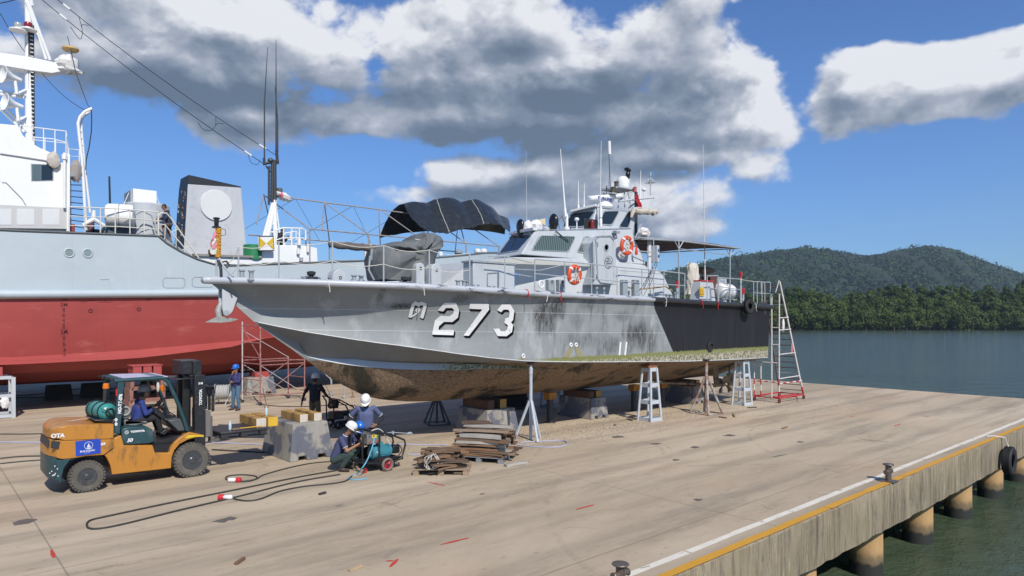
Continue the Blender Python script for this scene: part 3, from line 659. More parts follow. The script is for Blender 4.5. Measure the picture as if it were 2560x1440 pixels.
# exhaust outlet, scuppers
mb = MB(); p = hullpt(1775, 868, 0); mb.tor(p+V(0,-.02,0), (0,1,.15), .16, .035, 24, 8); mb.cyl(p+V(0,-.01,0), p+V(0,.05,0), .14, n=20); mb.build('exhaust_outlet', blk_, boat, smooth=50)
for x, y in ((1427,862),(1440,862),(1308,890)):
    p = hullpt(x, y, 0); mb = MB(); mb.tor(p+V(0,-.01,0), (0,1,.1), .05, .022, 14, 6); mb.build('scupper', whp, boat, smooth=50)
yel = M('stain_ochre', (.30, .27, .14), .8, var=.5, scale=14)
mb = MB()
for x0, x1, y1 in ((1428,1416,893),(1441,1452,893),(1308,1304,899)):
    a, c_, d2, e = hullpt(x0-4, 868 if x0>1400 else 892, .007), hullpt(x0+4, 868 if x0>1400 else 892, .007), hullpt(x1+8, y1, .007), hullpt(x1-8, y1, .007); MB().add([a, c_, d2, e], [(0,1,2,3)]).build('rust_run', yel, boat, smooth=0)
glyph([(x*1., y*1.) for x, y in ((3975,120+100),(4070,222),(4062,340),(4040,350),(4040,300),(3990,290),(3990,260),(4045,255))], [(0,0,.008)], M('faded_black_number', (.045,.045,.05), .6), 'hull_number_remnant', boat)
# ------------------------------------------------------------------ deckhouse, wheelhouse, flying bridge
def mir(p): return V(p[0], 2*VC-p[1], p[2])
def house(name, pts, mat, par, bevel=.03):
    """pts: near-side outline as 3-D points; mirrored to the far side"""
    mb = MB(); mb.loft(pts, [mir(p) for p in pts]); return mb.build(name, mat, par, smooth=25, bevel=bevel)
dk_z = lambda u: zg(u)+.0
SV = 14.75; WV = 15.12; TV = 15.34; BV = 15.72
# lower deckhouse: bottom on deck, waist line above, sloping apron forward
bot = [P(1107,713,SV), P(1690,738,SV)]
lowo = MB()
fb = V(P(1107,713,SV).x, SV+.1, zg(11.5)); 
wa = [P(1185,655,SV+.12), P(1236,642,WV-.04), P(1440,646,WV-.1), P(1612,654,WV-.1), P(1672,668,SV+.15), P(1692,716,SV+.05)]
A = [V(fb.x, SV+.25, zg(fb.x)-.05), wa[0], wa[1], wa[2], wa[3], wa[4], V(wa[5].x, SV+.05, zg(23)-.05)]
lower = [V(fb.x, SV+.15, 4.15), V(P(1185,655,SV).x, SV, P(1185,651,SV).z-.02), V(P(1240,640,WV).x, WV-.05, P(1240,641,WV).z)]
xr_ = P(1668,667,SV); x0_ = P(1107,713,SV)
zdk = 4.05
side_b = [V(x0_.x, SV, zdk), V(xr_.x+.45, SV, zdk)]
waist = [V(x0_.x+.05, SV+.05, zdk+.2), V(13.35, SV+.12, P(1236,641,SV+.1).z), V(17.2, SV+.12, P(1470,662,SV+.1).z), V(20.2, SV+.12, P(1600,672,SV+.1).z), V(xr_.x, SV+.14, P(1668,690,SV+.1).z), V(xr_.x+.45, SV+.05, zdk+.25)]
nz0 = P(1107,713,16.15); nz1 = P(1185,653,15.6)
mb = MB(); ring_n = [V(nz0.x, 16.15, zdk), V(P(1190,700,SV).x+.2, SV, zdk)]+side_b[1:]+[waist[i] for i in (5,4,3,2,1)]+[V(nz1.x, 15.6, nz1.z), V(nz0.x, 16.2, nz0.z+.03)]
mb.loft(ring_n, [mir(p) for p in ring_n])
lh = mb.build('deckhouse', gp, boat, smooth=25, bevel=.03)
# chamfer course between waist and wheelhouse sides
top_c = [V(13.45, WV+.02, P(1240,639,WV).z), V(17.2, WV+.02, P(1460,644,WV).z), V(20.1, WV+.02, P(1603,652,WV).z), V(xr_.x-.4, WV+.1, P(1665,667,WV).z)]
bt = [waist[1]+V(.02,.004,-.004), waist[2]+V(0,.004,0), waist[3]+V(0,.004,0), waist[4]+V(-.02,.004,0)]
mb = MB(); A = bt+top_c[::-1]; mb.loft([p for p in A], [mir(p) for p in A]); mb.build('deckhouse_shoulder', gp, boat, smooth=25, bevel=.02)
# wheelhouse body with raked front (front corner, centre and far side)
fN0, fN1 = P(1302,634,WV+.05), P(1338,577,TV)
fM0, fM1 = P(1233,642,17.0), P(1277,583,17.05)
rN0, rN1 = P(1614,655,WV+.05), P(1577,571,TV)
z0w = min(fN0.z, rN0.z)-.02
lowr = [V(fN0.x, WV+.03, z0w), V(rN0.x, WV+.03, z0w), V(rN0.x, 2*VC-WV, z0w), V(15.3, 2*VC-WV, z0w), V(fM0.x, 17.0, z0w)]
upr = [fN1, V(rN1.x, TV, rN1.z), V(rN1.x, 2*VC-TV, rN1.z), V(15.9, 2*VC-TV, fN1.z), V(fM1.x, 17.05, fN1.z)]
mb = MB(); mb.loft(lowr, upr); wh = mb.build('wheelhouse', gp, boat, smooth=20, bevel=.03)
zr = fN1.z
# flying bridge
bN0, bN1 = P(1400,572,BV), P(1492,519,BV+.1); bR0, bR1 = P(1580,571,BV), P(1590,519,BV+.1)
bM0, bM1 = V(bN0.x+.05, 17.15, 0), V(bN1.x+.05, 17.05, 0)
zb0 = zr-.02; zb1 = bN1.z
fu = P(1470,567,BV).x
lowr = [V(fu, BV, zb0), V(bR0.x, BV, zb0), V(bR0.x, 2*VC-BV, zb0), V(fu+.3, 2*VC-BV, zb0), V(fu-.15, VC, zb0)]
upr = [V(bN1.x, BV+.1, zb1), V(bR1.x, BV+.1, zb1), V(bR1.x, 2*VC-BV-.1, zb1), V(bN1.x+.3, 2*VC-BV-.1, zb1), V(bN1.x-.1, VC, zb1)]
mb = MB(); mb.loft(lowr, upr); fb_ = mb.build('flying_bridge', gp, boat, smooth=20, bevel=.03)
# windows: frame proud of the wall, dark glass and a curtain seen inside
m, b = new_mat('window_glass'); b.inputs['Base Color'].default_value = (.012, .018, .022, 1); b.inputs['Roughness'].default_value = .04; b.inputs['Specular IOR Level'].default_value = .7
gl = m
m, b = new_mat('curtained_glass'); t = tcobj(); sx = N('ShaderNodeSeparateXYZ'); L(t, sx.inputs[0])
wv_ = N('ShaderNodeTexWave'); wv_.inputs['Scale'].default_value = 3.2; wv_.inputs['Distortion'].default_value = 2; L(t, wv_.inputs[0])
L(mixc(wv_.outputs[1], (.035, .055, .045), (.13, .17, .145)), b.inputs['Base Color']); b.inputs['Roughness'].default_value = .06; b.inputs['Coat Weight'].default_value = .6
glc = m
def planefrom(a, b_, c_): n = (b_-a).cross(c_-a).normalized(); return a, n
def hitp(px, py, pl):
    k = (px-1280)/FP; d = V(CT+ST*k, ST-CT*k, (YH-py)/FP); o = V(0, 0, HC); a, n = pl; t_ = (a-o).dot(n)/d.dot(n); return o+d*t_
def window(name, px, pl, par, glass, fw=.05, fm=None, proud=.02):
    pts = [hitp(x, y, pl) for x, y in px]; n = pl[1].copy()
    if n.dot(V(0,0,HC)-pts[0]) < 0: n = -n
    c = sum(pts, V(0,0,0))/len(pts); k = len(pts)
    rnd = []
    for i, p in enumerate(pts):
        a = pts[i-1]; b_ = pts[(i+1) % k]; r = .09
        rnd += [p+(a-p).normalized()*r, p+((a-p).normalized()+(b_-p).normalized())*r*.28, p+(b_-p).normalized()*r]
    out = [p+(p-c).normalized()*fw for p in rnd]
    mb = MB(); q = len(rnd); vs = [p+n*proud for p in rnd]+[p+n*proud for p in out]+[p-n*.02 for p in rnd]+[p-n*.02 for p in out]
    fs = []
    for i in range(q):
        j = (i+1) % q; fs += [(i, j, q+j, q+i), (q+i, q+j, 3*q+j, 3*q+i), (i, 2*q+i, 2*q+j, j)]
    mb.add(vs, fs); w = mb.build(name, fm or gp2, par, smooth=0)
    mb = MB(); mb.add([p+n*.006 for p in rnd], [tuple(range(q))]); mb.build('pane', glass, w, smooth=0, fix=False); return w
plF = planefrom(V(lowr[0].x, 0, 0)*0+V(fN0.x, WV+.03, z0w), V(fM0.x, 17.0, z0w), fN1)
plS = planefrom(V(fN0.x, WV+.03, z0w), V(rN0.x, WV+.03, z0w), V(rN1.x, TV, rN1.z))
plS = (plS[0], plS[1])
window('window', [(1247,634),(1296,626),(1330,588),(1279,590)], plF, wh, gl)
window('window', [(1330,625),(1420,628),(1437,592),(1352,590)], plS, wh, glc)
window('window', [(1443,629),(1475,632),(1474,594),(1463,592)], plS, wh, glc)
# visor above windscreen
mb = MB(); a, c_ = hitp(1276,590,plF), hitp(1338,578,plF); a2, c2_ = a+V(-.12,-.05,.02), c_+V(-.14,-.05,.02)
mb.add([a2, c2_, c_+V(.1,0,.02), a+V(.1,0,.02)]+[p+V(0,0,.09) for p in (a2, c2_, c_+V(.1,0,.02), a+V(.1,0,.02))], [(3,2,1,0),(4,5,6,7),(0,1,5,4),(1,2,6,5),(2,3,7,6),(3,0,4,7)]); mb.build('visor', whp, wh, smooth=0, bevel=.01)
plB = planefrom(V(fu, BV, zb0), V(bR0.x, BV, zb0), V(bR1.x, BV+.1, zb1)); plBF = planefrom(V(fu, BV, zb0), V(fu-.15, VC, zb0), V(bN1.x, BV+.1, zb1))
window('window', [(1407,566),(1460,566),(1488,528),(1432,534)], plBF, fb_, gl)
window('window', [(1497,560),(1529,561),(1547,528),(1510,529)], plB, fb_, gl)
window('window', [(1547,567),(1570,569),(1580,528),(1571,528)], plB, fb_, gl)
mb = MB(); a, c_ = hitp(1430,532,plBF), hitp(1493,517,plBF); v4 = [a+V(-.15,-.05,0), c_+V(-.15,-.05,0), c_+V(.1,0,0), a+V(.1,0,0)]
mb.add(v4+[p+V(0,0,.08) for p in v4], [(3,2,1,0),(4,5,6,7),(0,1,5,4),(1,2,6,5),(2,3,7,6),(3,0,4,7)]); mb.build('visor', whp, fb_, smooth=0, bevel=.01)
# wipers
mb = MB()
for a, b_ in (((1385,578),(1418,602)),((1388,578),(1420,606)),((1383,580),(1415,600))): MB().tube([hitp(*a, plS)+V(0,-.06,0), hitp(*b_, plS)+V(0,-.05,0)], .010, 5).build('wiper', dkm, wh)
mb.tube([hitp(1278,616,plF)+V(-.05,-.05,0), hitp(1290,590,plF)+V(-.05,-.05,0)], .01, 5); mb.build('wiper', dkm, wh)
# door with porthole and handwheel
DVn = SV+.10
def dp(x, y, o=0): return hitp(x, y, plS2)+V(0, -o, 0)
plS2 = (V(17.5, SV-.03, 4.2), V(0, -1, .0))
mb = MB(); hp_ = [hitp(x, y, plS2) for x, y in ((1484,712),(1484,606),(1492,591),(1528,591),(1540,606),(1540,712))]; mb.prism(hp_, V(0,.75,0)); mb.build('door_housing', gp, boat, smooth=20, bevel=.02)
mb = MB(); dpx = [(1489,600),(1496,593),(1524,594),(1530,601),(1532,702),(1527,709),(1500,706),(1494,698)]
pts = [dp(x, y, .03) for x, y in dpx]; mb.prism(pts, V(0,.04,0)); door = mb.build('door', gp, boat, smooth=20, bevel=.012)
mb = MB(); mb.tube([dp(x, y, .01) for x, y in dpx]+[dp(1489,600,.01)], .028, 6); mb.build('door_frame', gp2, door)
mb = MB(); mb.tor(dp(1514,619,.03), (0,1,0), .11, .022, 20, 8); mb.build('porthole', gp2, door); mb = MB(); mb.cyl(dp(1514,619,.03), dp(1514,619,0), .10, n=18); mb.build('porthole_glass', gl, door)
mb = MB(); c_ = dp(1517,653,.10); mb.tor(c_, (0,1,0), .17, .014, 24, 6)
for k in range(5): a = 2*pi*k/5; mb.tube([c_, c_+V(.17*cos(a), 0, .17*sin(a))], .012, 5)
mb.cyl(c_, c_+V(0,.12,0), .03); mb.build('handwheel', gp2, door)
mb = MB()
for y in (610, 690): MB().cyl(dp(1491,y,.05)-V(0,0,.06), dp(1491,y,.05)+V(0,0,.06), .03).build('hinge', gp2, door)
mb = MB(); mb.tube([dp(x, y, .02) for x, y in ((1484,700),(1482,604),(1489,592),(1524,590),(1533,600))], .035, 6); mb.build('door_coaming', gp2, boat)
# gutter under the visor line and grab rails
mb = MB(); mb.tube([P(1341,575,TV-.02), P(1480,573,TV-.02), P(1577,571,TV-.02)], .012, 5); mb.build('roof_gutter', gp2, wh)
# ------------------------------------------------------------------ fittings of the patrol boat
gal = M('galvanised', (.40, .42, .43), .45, metal=.3, var=.2, scale=9); rope_m = M('rope', (.60, .57, .50), .9, var=.2, scale=30)
rlm = M('rail_paint', (.36, .385, .40), .5, var=.15, scale=8)
EV = 14.05   # rail line of the near side deck
def ev(u): return near(bg(u)-.16)
def rp_(x, y):
    v = 14.4
    for _ in range(8): p = P(x, y, v); v = ev(p.x)
    return P(x, y, v)
def stan(x, ytop, par=boat, r=.02, name='stanchion', mat=None, zb=None):
    p = rp_(x, ytop); mb = MB(); mb.cyl(V(p.x, p.y, zg(p.x)-.03), p, r, n=8); mb.cyl(V(p.x, p.y, zg(p.x)), V(p.x, p.y, zg(p.x)+.05), r*2, n=8); mb.build(name, mat or rlm, par); return p
fore = [stan(x, y) for x, y in ((596,617),(697,604),(831,603),(959,614),(1073,625),(1174,632))]
tip = rp_(543, 655)
for k, tt in enumerate((1.0, .52)):
    pts = [tip+V(.25,0,(0 if k == 0 else -.3))]+[V(p.x, p.y, lerp(zg(p.x), p.z, tt)) for p in fore]
    full = []
    for a, c_ in zip(pts, pts[1:]):
        for i in range(6): q = a.lerp(c_, i/6); full.append(q-V(0,0,.09*sin(pi*i/6)))
    full.append(pts[-1]); MB().tube(full, .009, 5).build('lifeline', rope_m, boat)
# solid rails amidships
tops = [(1262,634),(1335,652),(1412,654),(1479,660),(1543,667),(1605,673),(1660,678),(1712,684)]
def railrun(tops, lows, par, posts, r=.019, arch=True):
    T = [rp_(*p) for p in tops]; mb = MB(); mb.tube(T, r, 6)
    if arch: 
        for e in (T[0], T[-1]): mb.cyl(V(e.x, e.y, zg(e.x)), e, r, n=6)
    mb.build('top_rail', rlm, par)
    if lows: MB().tube([rp_(*p) for p in lows], r*.85, 6).build('mid_rail', rlm, par)
    for x, y in posts: p = rp_(x, y); MB().cyl(V(p.x, p.y, zg(p.x)), p, r, n=6).build('rail_post', rlm, par)
railrun([(1337,648),(1412,654),(1479,660),(1543,667),(1605,673),(1660,678),(1712,684)], [(1337,684),(1412,692),(1479,697),(1543,703),(1605,707),(1660,711),(1712,714)], boat, [(1412,654),(1479,660),(1543,667),(1605,673),(1660,678)])
railrun([(1222,641),(1262,640),(1330,657)], [(1270,682),(1330,692)], boat, [(1262,640)], .015, False)
railrun([(1768,690),(1795,689)], [(1768,720),(1795,722)], boat, [])
railrun([(1797,694),(1850,698)], [(1797,716),(1850,724)], boat, [(1850,698)])
railrun([(1884,704),(1926,706)], [(1884,732),(1926,734)], boat, [(1893,704),(1905,704),(1912,705)])
MB().tube([rp_(1850,698), rp_(1870,702), rp_(1888,704)], .01, 5).build('lifeline', rope_m, boat)
# handrail on the house side
mb = MB(); mb.tube([P(1548,676,SV-.06), P(1600,680,SV-.06), P(1667,686,SV-.06)], .014, 6); mb.build('handrail', rlm, boat)
MB().tube([P(1287,673,SV-.06), P(1350,676,SV-.06), P(1400,664,SV-.06)], .014, 6).build('handrail', rlm, boat)
# deck lockers, hatches, vents
def dbox(name, x0, x1, ytop, v, dy, mat=gp, bev=.02, h=None, par=boat):
    a, c_ = P(x0, ytop, v), P(x1, ytop, v); z0 = zg(min(a.x, U1))-.05 if not h else a.z-h
    return MB().box(a.x, c_.x, v, v+dy, z0, a.z).build(name, mat, par, smooth=20, bevel=bev)
o = dbox('deck_locker', 1183, 1287, 655, 14.45, .45); 
MB().box(P(1181,652,14.43).x, P(1289,652,14.43).x, 14.42, 14.92, P(1183,655,14.45).z, P(1183,655,14.45).z+.05).build('lid', gp2, o, smooth=20)
MB().tube([P(1219,720,14.42), P(1219,682,14.42), P(1245,680,14.42), P(1245,720,14.42)], .012, 5).build('locker_door', gp2, o)
for x0, x1, yt, vv in ((1041,1062,656,15.6),(1079,1104,658,15.45),(833,868,672,15.7),(775,797,683,16.2)):
    a, c_ = P(x0, yt, vv), P(x1, yt, vv); w = c_.x-a.x; r = w/2; mb = MB(); prof = [V(a.x, vv, zg(a.x)), V(c_.x, vv, zg(a.x))]+[V(a.x+r+r*cos(pi*i/10), vv, a.z-r+r*sin(pi*i/10)) for i in range(11)]
    mb.prism(prof, V(0, .32, 0)); h = mb.build('mushroom_vent', gp, boat, smooth=35, bevel=.015)
    MB().tor((a.x+r, vv-.012, a.z-r*1.1), (0,1,0), .035, .008, 14, 5).build('vent_plug', dkm, h)
def bollards(x, y, v, nn=2, hh=.20, gap=.2):
    b = P(x, y, v); 
    for i in range(nn):
        z = zg(b.x); MB().lathe((b.x+i*gap, v, z-.02), (0,0,1), [(.09, 0), (.09, .03), (.052, .05), (.052, hh), (.075, hh+.01), (.075, hh+.04)], 14).build('deck_bitt', gp2, boat, smooth=30)
bollards(885, 700, 15.3); bollards(1145, 706, 14.4); bollards(1165, 706, 14.5, 1); bollards(628, 690, 16.0, 1, .2); bollards(605, 690, 16.3, 1, .22); bollards(1668, 730, 14.3); bollards(760, 700, 15.9, 1, .12)
def winch(x, v, name='anchor_windlass'):
    p = P(x, 700, v); z = zg(p.x); mb = MB(); mb.lathe((p.x, v, z), (0,0,1), [(.12,0),(.12,.06),(.06,.08),(.05,.16),(.10,.2),(.11,.27),(.04,.29)], 16); mb.cyl((p.x-.16,v,z+.12),(p.x+.16,v,z+.12),.04); mb.tor((p.x+.05,v,z+.06),(0,0,1),.13,.03,18,6); mb.tor((p.x+.02,v,z+.10),(0,0,1),.11,.028,18,6); mb.build(name, dkm, boat)
winch(778, 15.9); winch(1012, 15.4, 'capstan')
# chains and clutter strewn along the foredeck
r_ = random.Random(4)
mb = MB()
p0_ = V(7.3, 15.9, zg(7.3)+.08)
pts = [p0_+V(.12*i, .10*sin(i*.9)+.02*i, .015*sin(i*2.1)) for i in range(26)]
for i in range(len(pts)-1):
    mb.tor(pts[i].lerp(pts[i+1], .5), V(0,1,0) if i % 2 else V(0,0,1), .045, .013, 10, 5)
mb.build('anchor_chain', dkm, boat)
mb = MB(); mb.box(7.0, 8.6, 15.95, 16.1, zg(7.5)+.05, zg(7.5)+.10); mb.box(7.2, 8.3, 16.3, 16.5, zg(7.5)+.05, zg(7.5)+.13); mb.box(8.8, 9.4, 15.5, 15.8, zg(9)+.04, zg(9)+.1); mb.build('chain_track', gp2, boat, bevel=.008)
for x, y, v in ((1190,714,14.2),(1450,722,14.25),(1230,716,14.2)):
    p = P(x, y, v); z = zg(p.x); mb = MB(); mb.box(p.x-.13, p.x+.13, v-.05, v+.05, z, z+.03); mb.tube([V(p.x-.12,v,z+.10),V(p.x-.05,v,z+.12),V(p.x-.05,v,z+.02)], .02, 6); mb.tube([V(p.x+.12,v,z+.10),V(p.x+.05,v,z+.12),V(p.x+.05,v,z+.02)], .02, 6); mb.build('fairlead', gp2, boat)
p = P(1353,715,14.1); MB().tor(p+V(0,0,.05), (0,1,0), .10, .025, 18, 8).build('hose_roller', whp, boat)
# boxes of side fittings below the rail (pairs)
for x in (1372, 1398, 1558, 1587):
    a = P(x, 702, 14.45); z = zg(a.x)-.02; o = MB().box(a.x, a.x+.26, 14.45, 14.6, z, P(x, 699, 14.45).z).build('side_bracket', gp2, boat, bevel=.01)
    MB().tor((a.x+.13, 14.43, a.z-.02), (0,1,0), .035, .008, 12, 5).build('bracket_eye', dkm, o)
MB().tube([P(1285,718,14.5), P(1285,690,14.5), P(1290,684,14.5), P(1298,686,14.5), P(1297,692,14.5)], .028, 8).build('blue_vent_pipe', M('blue_pipe', (.03,.16,.45), .4), boat)
for x in (1492, 1510, 1688):
    p = P(x, 712, 14.35); MB().lathe((p.x, 14.35, zg(p.x)-.02), (0,0,1), [(.05,0),(.05,.02),(.03,.03),(.03,.26),(.045,.27),(.045,.33)], 12).build('deck_pipe', gp2, boat)
MB().tube([P(1570,719,14.6), P(1600,723,14.55), P(1640,719,14.55), P(1665,716,14.6), P(1685,731,14.5)], .028, 6).build('tan_hose', M('tan_hose', (.35,.24,.12), .7), boat)
# sheet lines and electrical leads down the house side
for a, c_ in (((1635,660),(1610,722)),((1643,655),(1622,722)),((1640,655),(1600,725))):
    MB().tube([P(*a, 14.7), P((a[0]+c_[0])/2+2, (a[1]+c_[1])/2, 14.6), P(*c_, 14.5)], .011, 5).build('lead', dkm, boat)
MB().cyl(P(1623,735,14.85), P(1623,600,15.1), .08, n=12).build('awning_pillar', gp, boat)
# roof equipment
def whip(x0, y0, x1, y1, v, r=.02, mat=None, name='whip_antenna'):
    a, c_ = P(x0, y0, v), P(x1, y1, v); mb = MB(); mb.tube([a, a.lerp(c_, .12), a.lerp(c_, .14), c_], [r*1.8, r*1.6, r, r*.4], 6); mb.build(name, mat or whp, boat)
grw = M('pale_grp', (.55, .56, .55), .5)
whip(1317, 590, 1315, 376, 16.6, .016, rlm); whip(1414, 542, 1401, 372, 16.0, .030); whip(1446, 522, 1446, 452, 16.8, .026); whip(1460, 522, 1461, 458, 16.8, .026)
whip(1500, 548, 1503, 352, 15.6, .022, grw); whip(1527, 500, 1522, 380, 16.9, .026, dkm); whip(1600, 520, 1602, 427, 16.2, .024); whip(1763, 720, 1758, 362, 14.9, .024, grw); whip(1521, 480, 1521, 434, 17.0, .014)
a = P(1524, 386, 16.9); MB().cyl(a, P(1523,353,16.9), .06, n=12).build('antenna_head', whp, boat)
a = P(1502, 545, 15.5); MB().lathe(a-V(0,0,.3), (0,0,1), [(.05,0),(.05,.25),(.03,.3),(.055,.32),(.05,.6),(.02,.75)], 10).build('antenna_base', whp, boat)
a = P(1417, 560, 16.0); MB().lathe(a-V(0,0,.25), (0,0,1), [(.10,0),(.10,.12),(.05,.15),(.05,.45),(.03,.6)], 10).build('antenna_base', whp, boat)
for x, y, v in ((1442,547,15.9),(1610,473,16.2)):
    a = P(x, y, v); MB().lathe(a-V(0,0,.38), (0,0,1), [(.02,0),(.02,.30),(.06,.31),(.085,.35),(.08,.39),(.04,.42)], 16).build('satnav_mushroom', whp, boat)
# black covered searchlights, white covered ones
for x, y, v, rx, rz in ((1384,555,15.9,.20,.28),(1301,566,16.2,.17,.24)):
    a = P(x, y, v); mb = MB(); mb.sph(a, (rx*.6, rx, rz), 16, 10); mb.cyl(a-V(0,0,rz+.12), a-V(0,0,rz*.6), .09, .12); mb.build('covered_searchlight', M('black_plastic_sheet', (.012,.012,.014), .18, var=.3, scale=20, bmp=.6, bsc=25), boat, smooth=60)
def rag(name, c_, r, mat, par, seed=1, **kw):
    q = random.Random(seed); mb = MB(); mb.sph(c_, r, 14, 9)
    for i, v in enumerate(mb.v): d = Vector(v)-c_; mb.v[i] = tuple(c_+d*(1+q.uniform(-.16, .16)))
    return mb.build(name, mat, par, smooth=20)
wrag = M('white_cover', (.66, .64, .61), .8, var=.15, scale=6, dirt=(.35,.30,.26), damt=.5, dsc=6, bmp=.4, bsc=18)
rag('equipment_cover', P(1320,569,16.0), (.18,.16,.22), wrag, boat, 2); rag('equipment_cover', P(1341,565,15.9), (.22,.16,.20), wrag, boat, 3)
a = P(1355,553,16.0); MB().loft([a+V(-.1,0,-.05),a+V(-.1,0,.05),a+V(-.1,.08,.05),a+V(-.1,.08,-.05)],[a+V(.16,0,-.13),a+V(.16,0,.11),a+V(.16,.2,.11),a+V(.16,.2,-.13)]).build('loudhailer', M('cream_plastic', (.62,.52,.32), .5), boat)
a = P(1373,568,16.2); MB().lathe(a-V(0,0,.15), (0,0,1), [(.25,0),(.25,.1),(.18,.16),(.05,.19)], 18).build('roof_dome', grw, boat)
# radar
a, c_ = P(1471,497,16.3), P(1551,490,16.3); mid = (a+c_)/2; mb = MB(); mb.tube([a, c_], .10, 12); rad = mb.build('radar_scanner', whp, boat, smooth=50, bevel=.02)
text_mesh('FURUNO', .17, 'radar_lettering', M('blue_letter', (.01,.03,.25), .5), rad, a.lerp(c_, .22)+V(0,-.105,-.05), RS@Matrix.Rotation(0, 3, 'Z'), sx=1.25, bold=.003)
a = P(1511,512,16.3); mb = MB(); mb.lathe(a-V(0,0,.14), (0,0,1), [(.28,0),(.32,.06),(.30,.14),(.18,.22),(.10,.26)], 20); mb.build('radar_gearbox', whp, boat)
# mast structure
mb = MB(); mst = [((1530,556),(1560,472)),((1545,560),(1561,472)),((1560,520),(1563,470)),((1577,520),(1566,470)),((1528,508),(1636,493)),((1543,520),(1580,478)),((1634,495),(1612,560)),((1605,516),(1565,524)),((1573,518),(1590,500))]
mparts = [((1545,520),(1551,474),16.4),((1562,520),(1561,474),16.4),((1577,516),(1570,476),16.9),((1548,503),(1636,494),16.2),((1572,520),(1600,497),16.4),((1636,496),(1622,522),16.2),((1550,500),(1590,470),16.9),((1592,458),(1570,505),16.9)]
mroot = None
for k, (a, c_, v) in enumerate(mparts): mb.tube([P(*a, v), P(*c_, v)], .028 if k != 3 else .036, 6)
mb.box(P(1538,478,16.4).x, P(1580,478,16.4).x, 16.2, 17.1, P(1560,472,16.4).z-.03, P(1560,472,16.4).z+.03)
mroot = mb.build('mast', gp, boat, smooth=30)
MB().lathe(P(1557,468,16.6), (0,0,1), [(.235,-.05),(.25,.02),(.25,.18),(.22,.30),(.14,.39),(.03,.42)], 22).build('radome', whp, mroot, smooth=60)
a = P(1571,468,16.8); o = MB().lathe(a-V(0,0,.1), (0,0,1), [(.08,0),(.08,.42)], 12).build('camera_post', gp, mroot)
mb = MB(); z0 = P(1570,446,16.8); mb.cyl(z0-V(0,0,.06), z0+V(0,0,.06), .07); mb.sph(z0+V(0,0,.16), (.10,.09,.13)); mb.obox(z0+V(-.02,0,.33), .22, .16, .09, Matrix.Rotation(.3,3,'Y')); mb.cyl(z0+V(.02,0,.24), z0+V(.02,0,.34), .05); mb.build('night_camera', M('camera_black', (.012,.012,.013), .35), mroot)
for x, y, v in ((1541,461,16.4),(1533,475,16.2)):
    a = P(x, y, v); MB().lathe(a-V(0,0,.12), (0,0,1), [(.10,0),(.08,.02),(.08,.18),(.10,.19),(.10,.22),(.04,.24)], 14).build('navigation_light', M('brass_lamp', (.16,.12,.07), .35, metal=.6), mroot)
    MB().box(a.x-.2, a.x+.15, v-.12, v+.12, a.z-.15, a.z-.12).build('lamp_bracket', gp, mroot)
a = P(1626,480,16.2); mb = MB(); mb.cyl(a-V(0,0,.12), P(1626,432,16.2), .018)
for i in range(12):
    q = 2*pi*i/12; c0_ = P(1626,447,16.2); mb.tube([c0_+V(.05*cos(q),.05*sin(q),0), c0_+V(.20*cos(q),.20*sin(q),-.17)], .012, 4)
mb.tor(P(1626,455,16.2)+V(0,0,-.02), (0,0,1), .13, .01, 16, 4); mb.cyl(P(1626,440,16.2), P(1626,431,16.2), .035); mb.build('cage_antenna', rlm, mroot)
a = P(1516,486,16.4); mb = MB(); mb.cyl(a-V(0,0,.1), a+V(0,0,.22), .012); mb.obox(a+V(.02,0,.25), .02, .03, .16); mb.cyl(a+V(-.14,0,0), a+V(.14,0,0), .01)
for s_ in (-.14, 0, .14): mb.sph(a+V(s_,0,0), .035, 8, 6)
mb.build('wind_vane', dkm, mroot)
MB().tube([P(1590,700,16.2), P(1590,480,16.2)], .06, 10).build('main_pole', dkm, boat)
a = P(1587,480,16.1); MB().lathe(a, (0,0,1), [(.08,0),(.07,.03),(.07,.15),(.08,.16),(.03,.2)], 12).build('red_masthead_light', M('rusty_red', (.35,.08,.05), .6), mroot)
# rolled covers, lamp boxes
a, c_ = P(1586,528,15.6), P(1641,530,15.6); mb = MB(); q = random.Random(8); pts = [a.lerp(c_, i/12)+V(0, q.uniform(-.02,.02), q.uniform(-.03,.03)) for i in range(13)]
mb.tube(pts, [.10+q.uniform(-.015,.03) for _ in pts], 9); mb.tube([a+V(0,0,.1), a+V(-.12,0,-.1), a+V(-.18,0,-.25)], [.09,.07,.04], 8); mb.build('rolled_awning', M('dirty_canvas', (.50,.45,.37), .9, var=.25, scale=8, bmp=.5, bsc=15), boat, smooth=25)
MB().tube([P(1588,519,15.6), P(1640,524,15.6)], .03, 6).build('awning_bar', gp, boat)
for a, c_ in (((1601,560),(1586,605)),((1606,558),(1578,612))): MB().tube([P(*a,15.6), P(*c_,15.5)], .010, 4).build('brace_wire', rlm, boat)
rag('lamp_cover', P(1610,581,15.0), (.24,.18,.17), wrag, boat, 5)
a = P(1479,568,15.7); MB().box(a.x-.35, a.x+.32, 15.7, 15.74, a.z-.12, a.z+.28).build('light_screen', M('black_board', (.02,.02,.022), .6), boat, bevel=.01)
a = P(1480,562,15.6); MB().lathe(a-V(0,0,.12), (0,0,1), [(.10,0),(.10,.04),(.07,.05),(.07,.20),(.09,.21),(.08,.25)], 14).build('port_navigation_light', M('red_glass', (.25,.01,.01), .2), boat)
a = P(1537,585,15.25); mb = MB(); mb.box(a.x-.12,a.x+.12,15.1,15.25,a.z+.02,a.z+.1); mb.cyl(a, a-V(0,0,.12), .06); mb.build('deck_lamp', gp2, boat)
MB().tube([P(1412,560,16), P(1405,540,16.3), P(1395,552,16.3), P(1399,575,16.1)], .012, 5).build('cable_loop', dkm, boat)
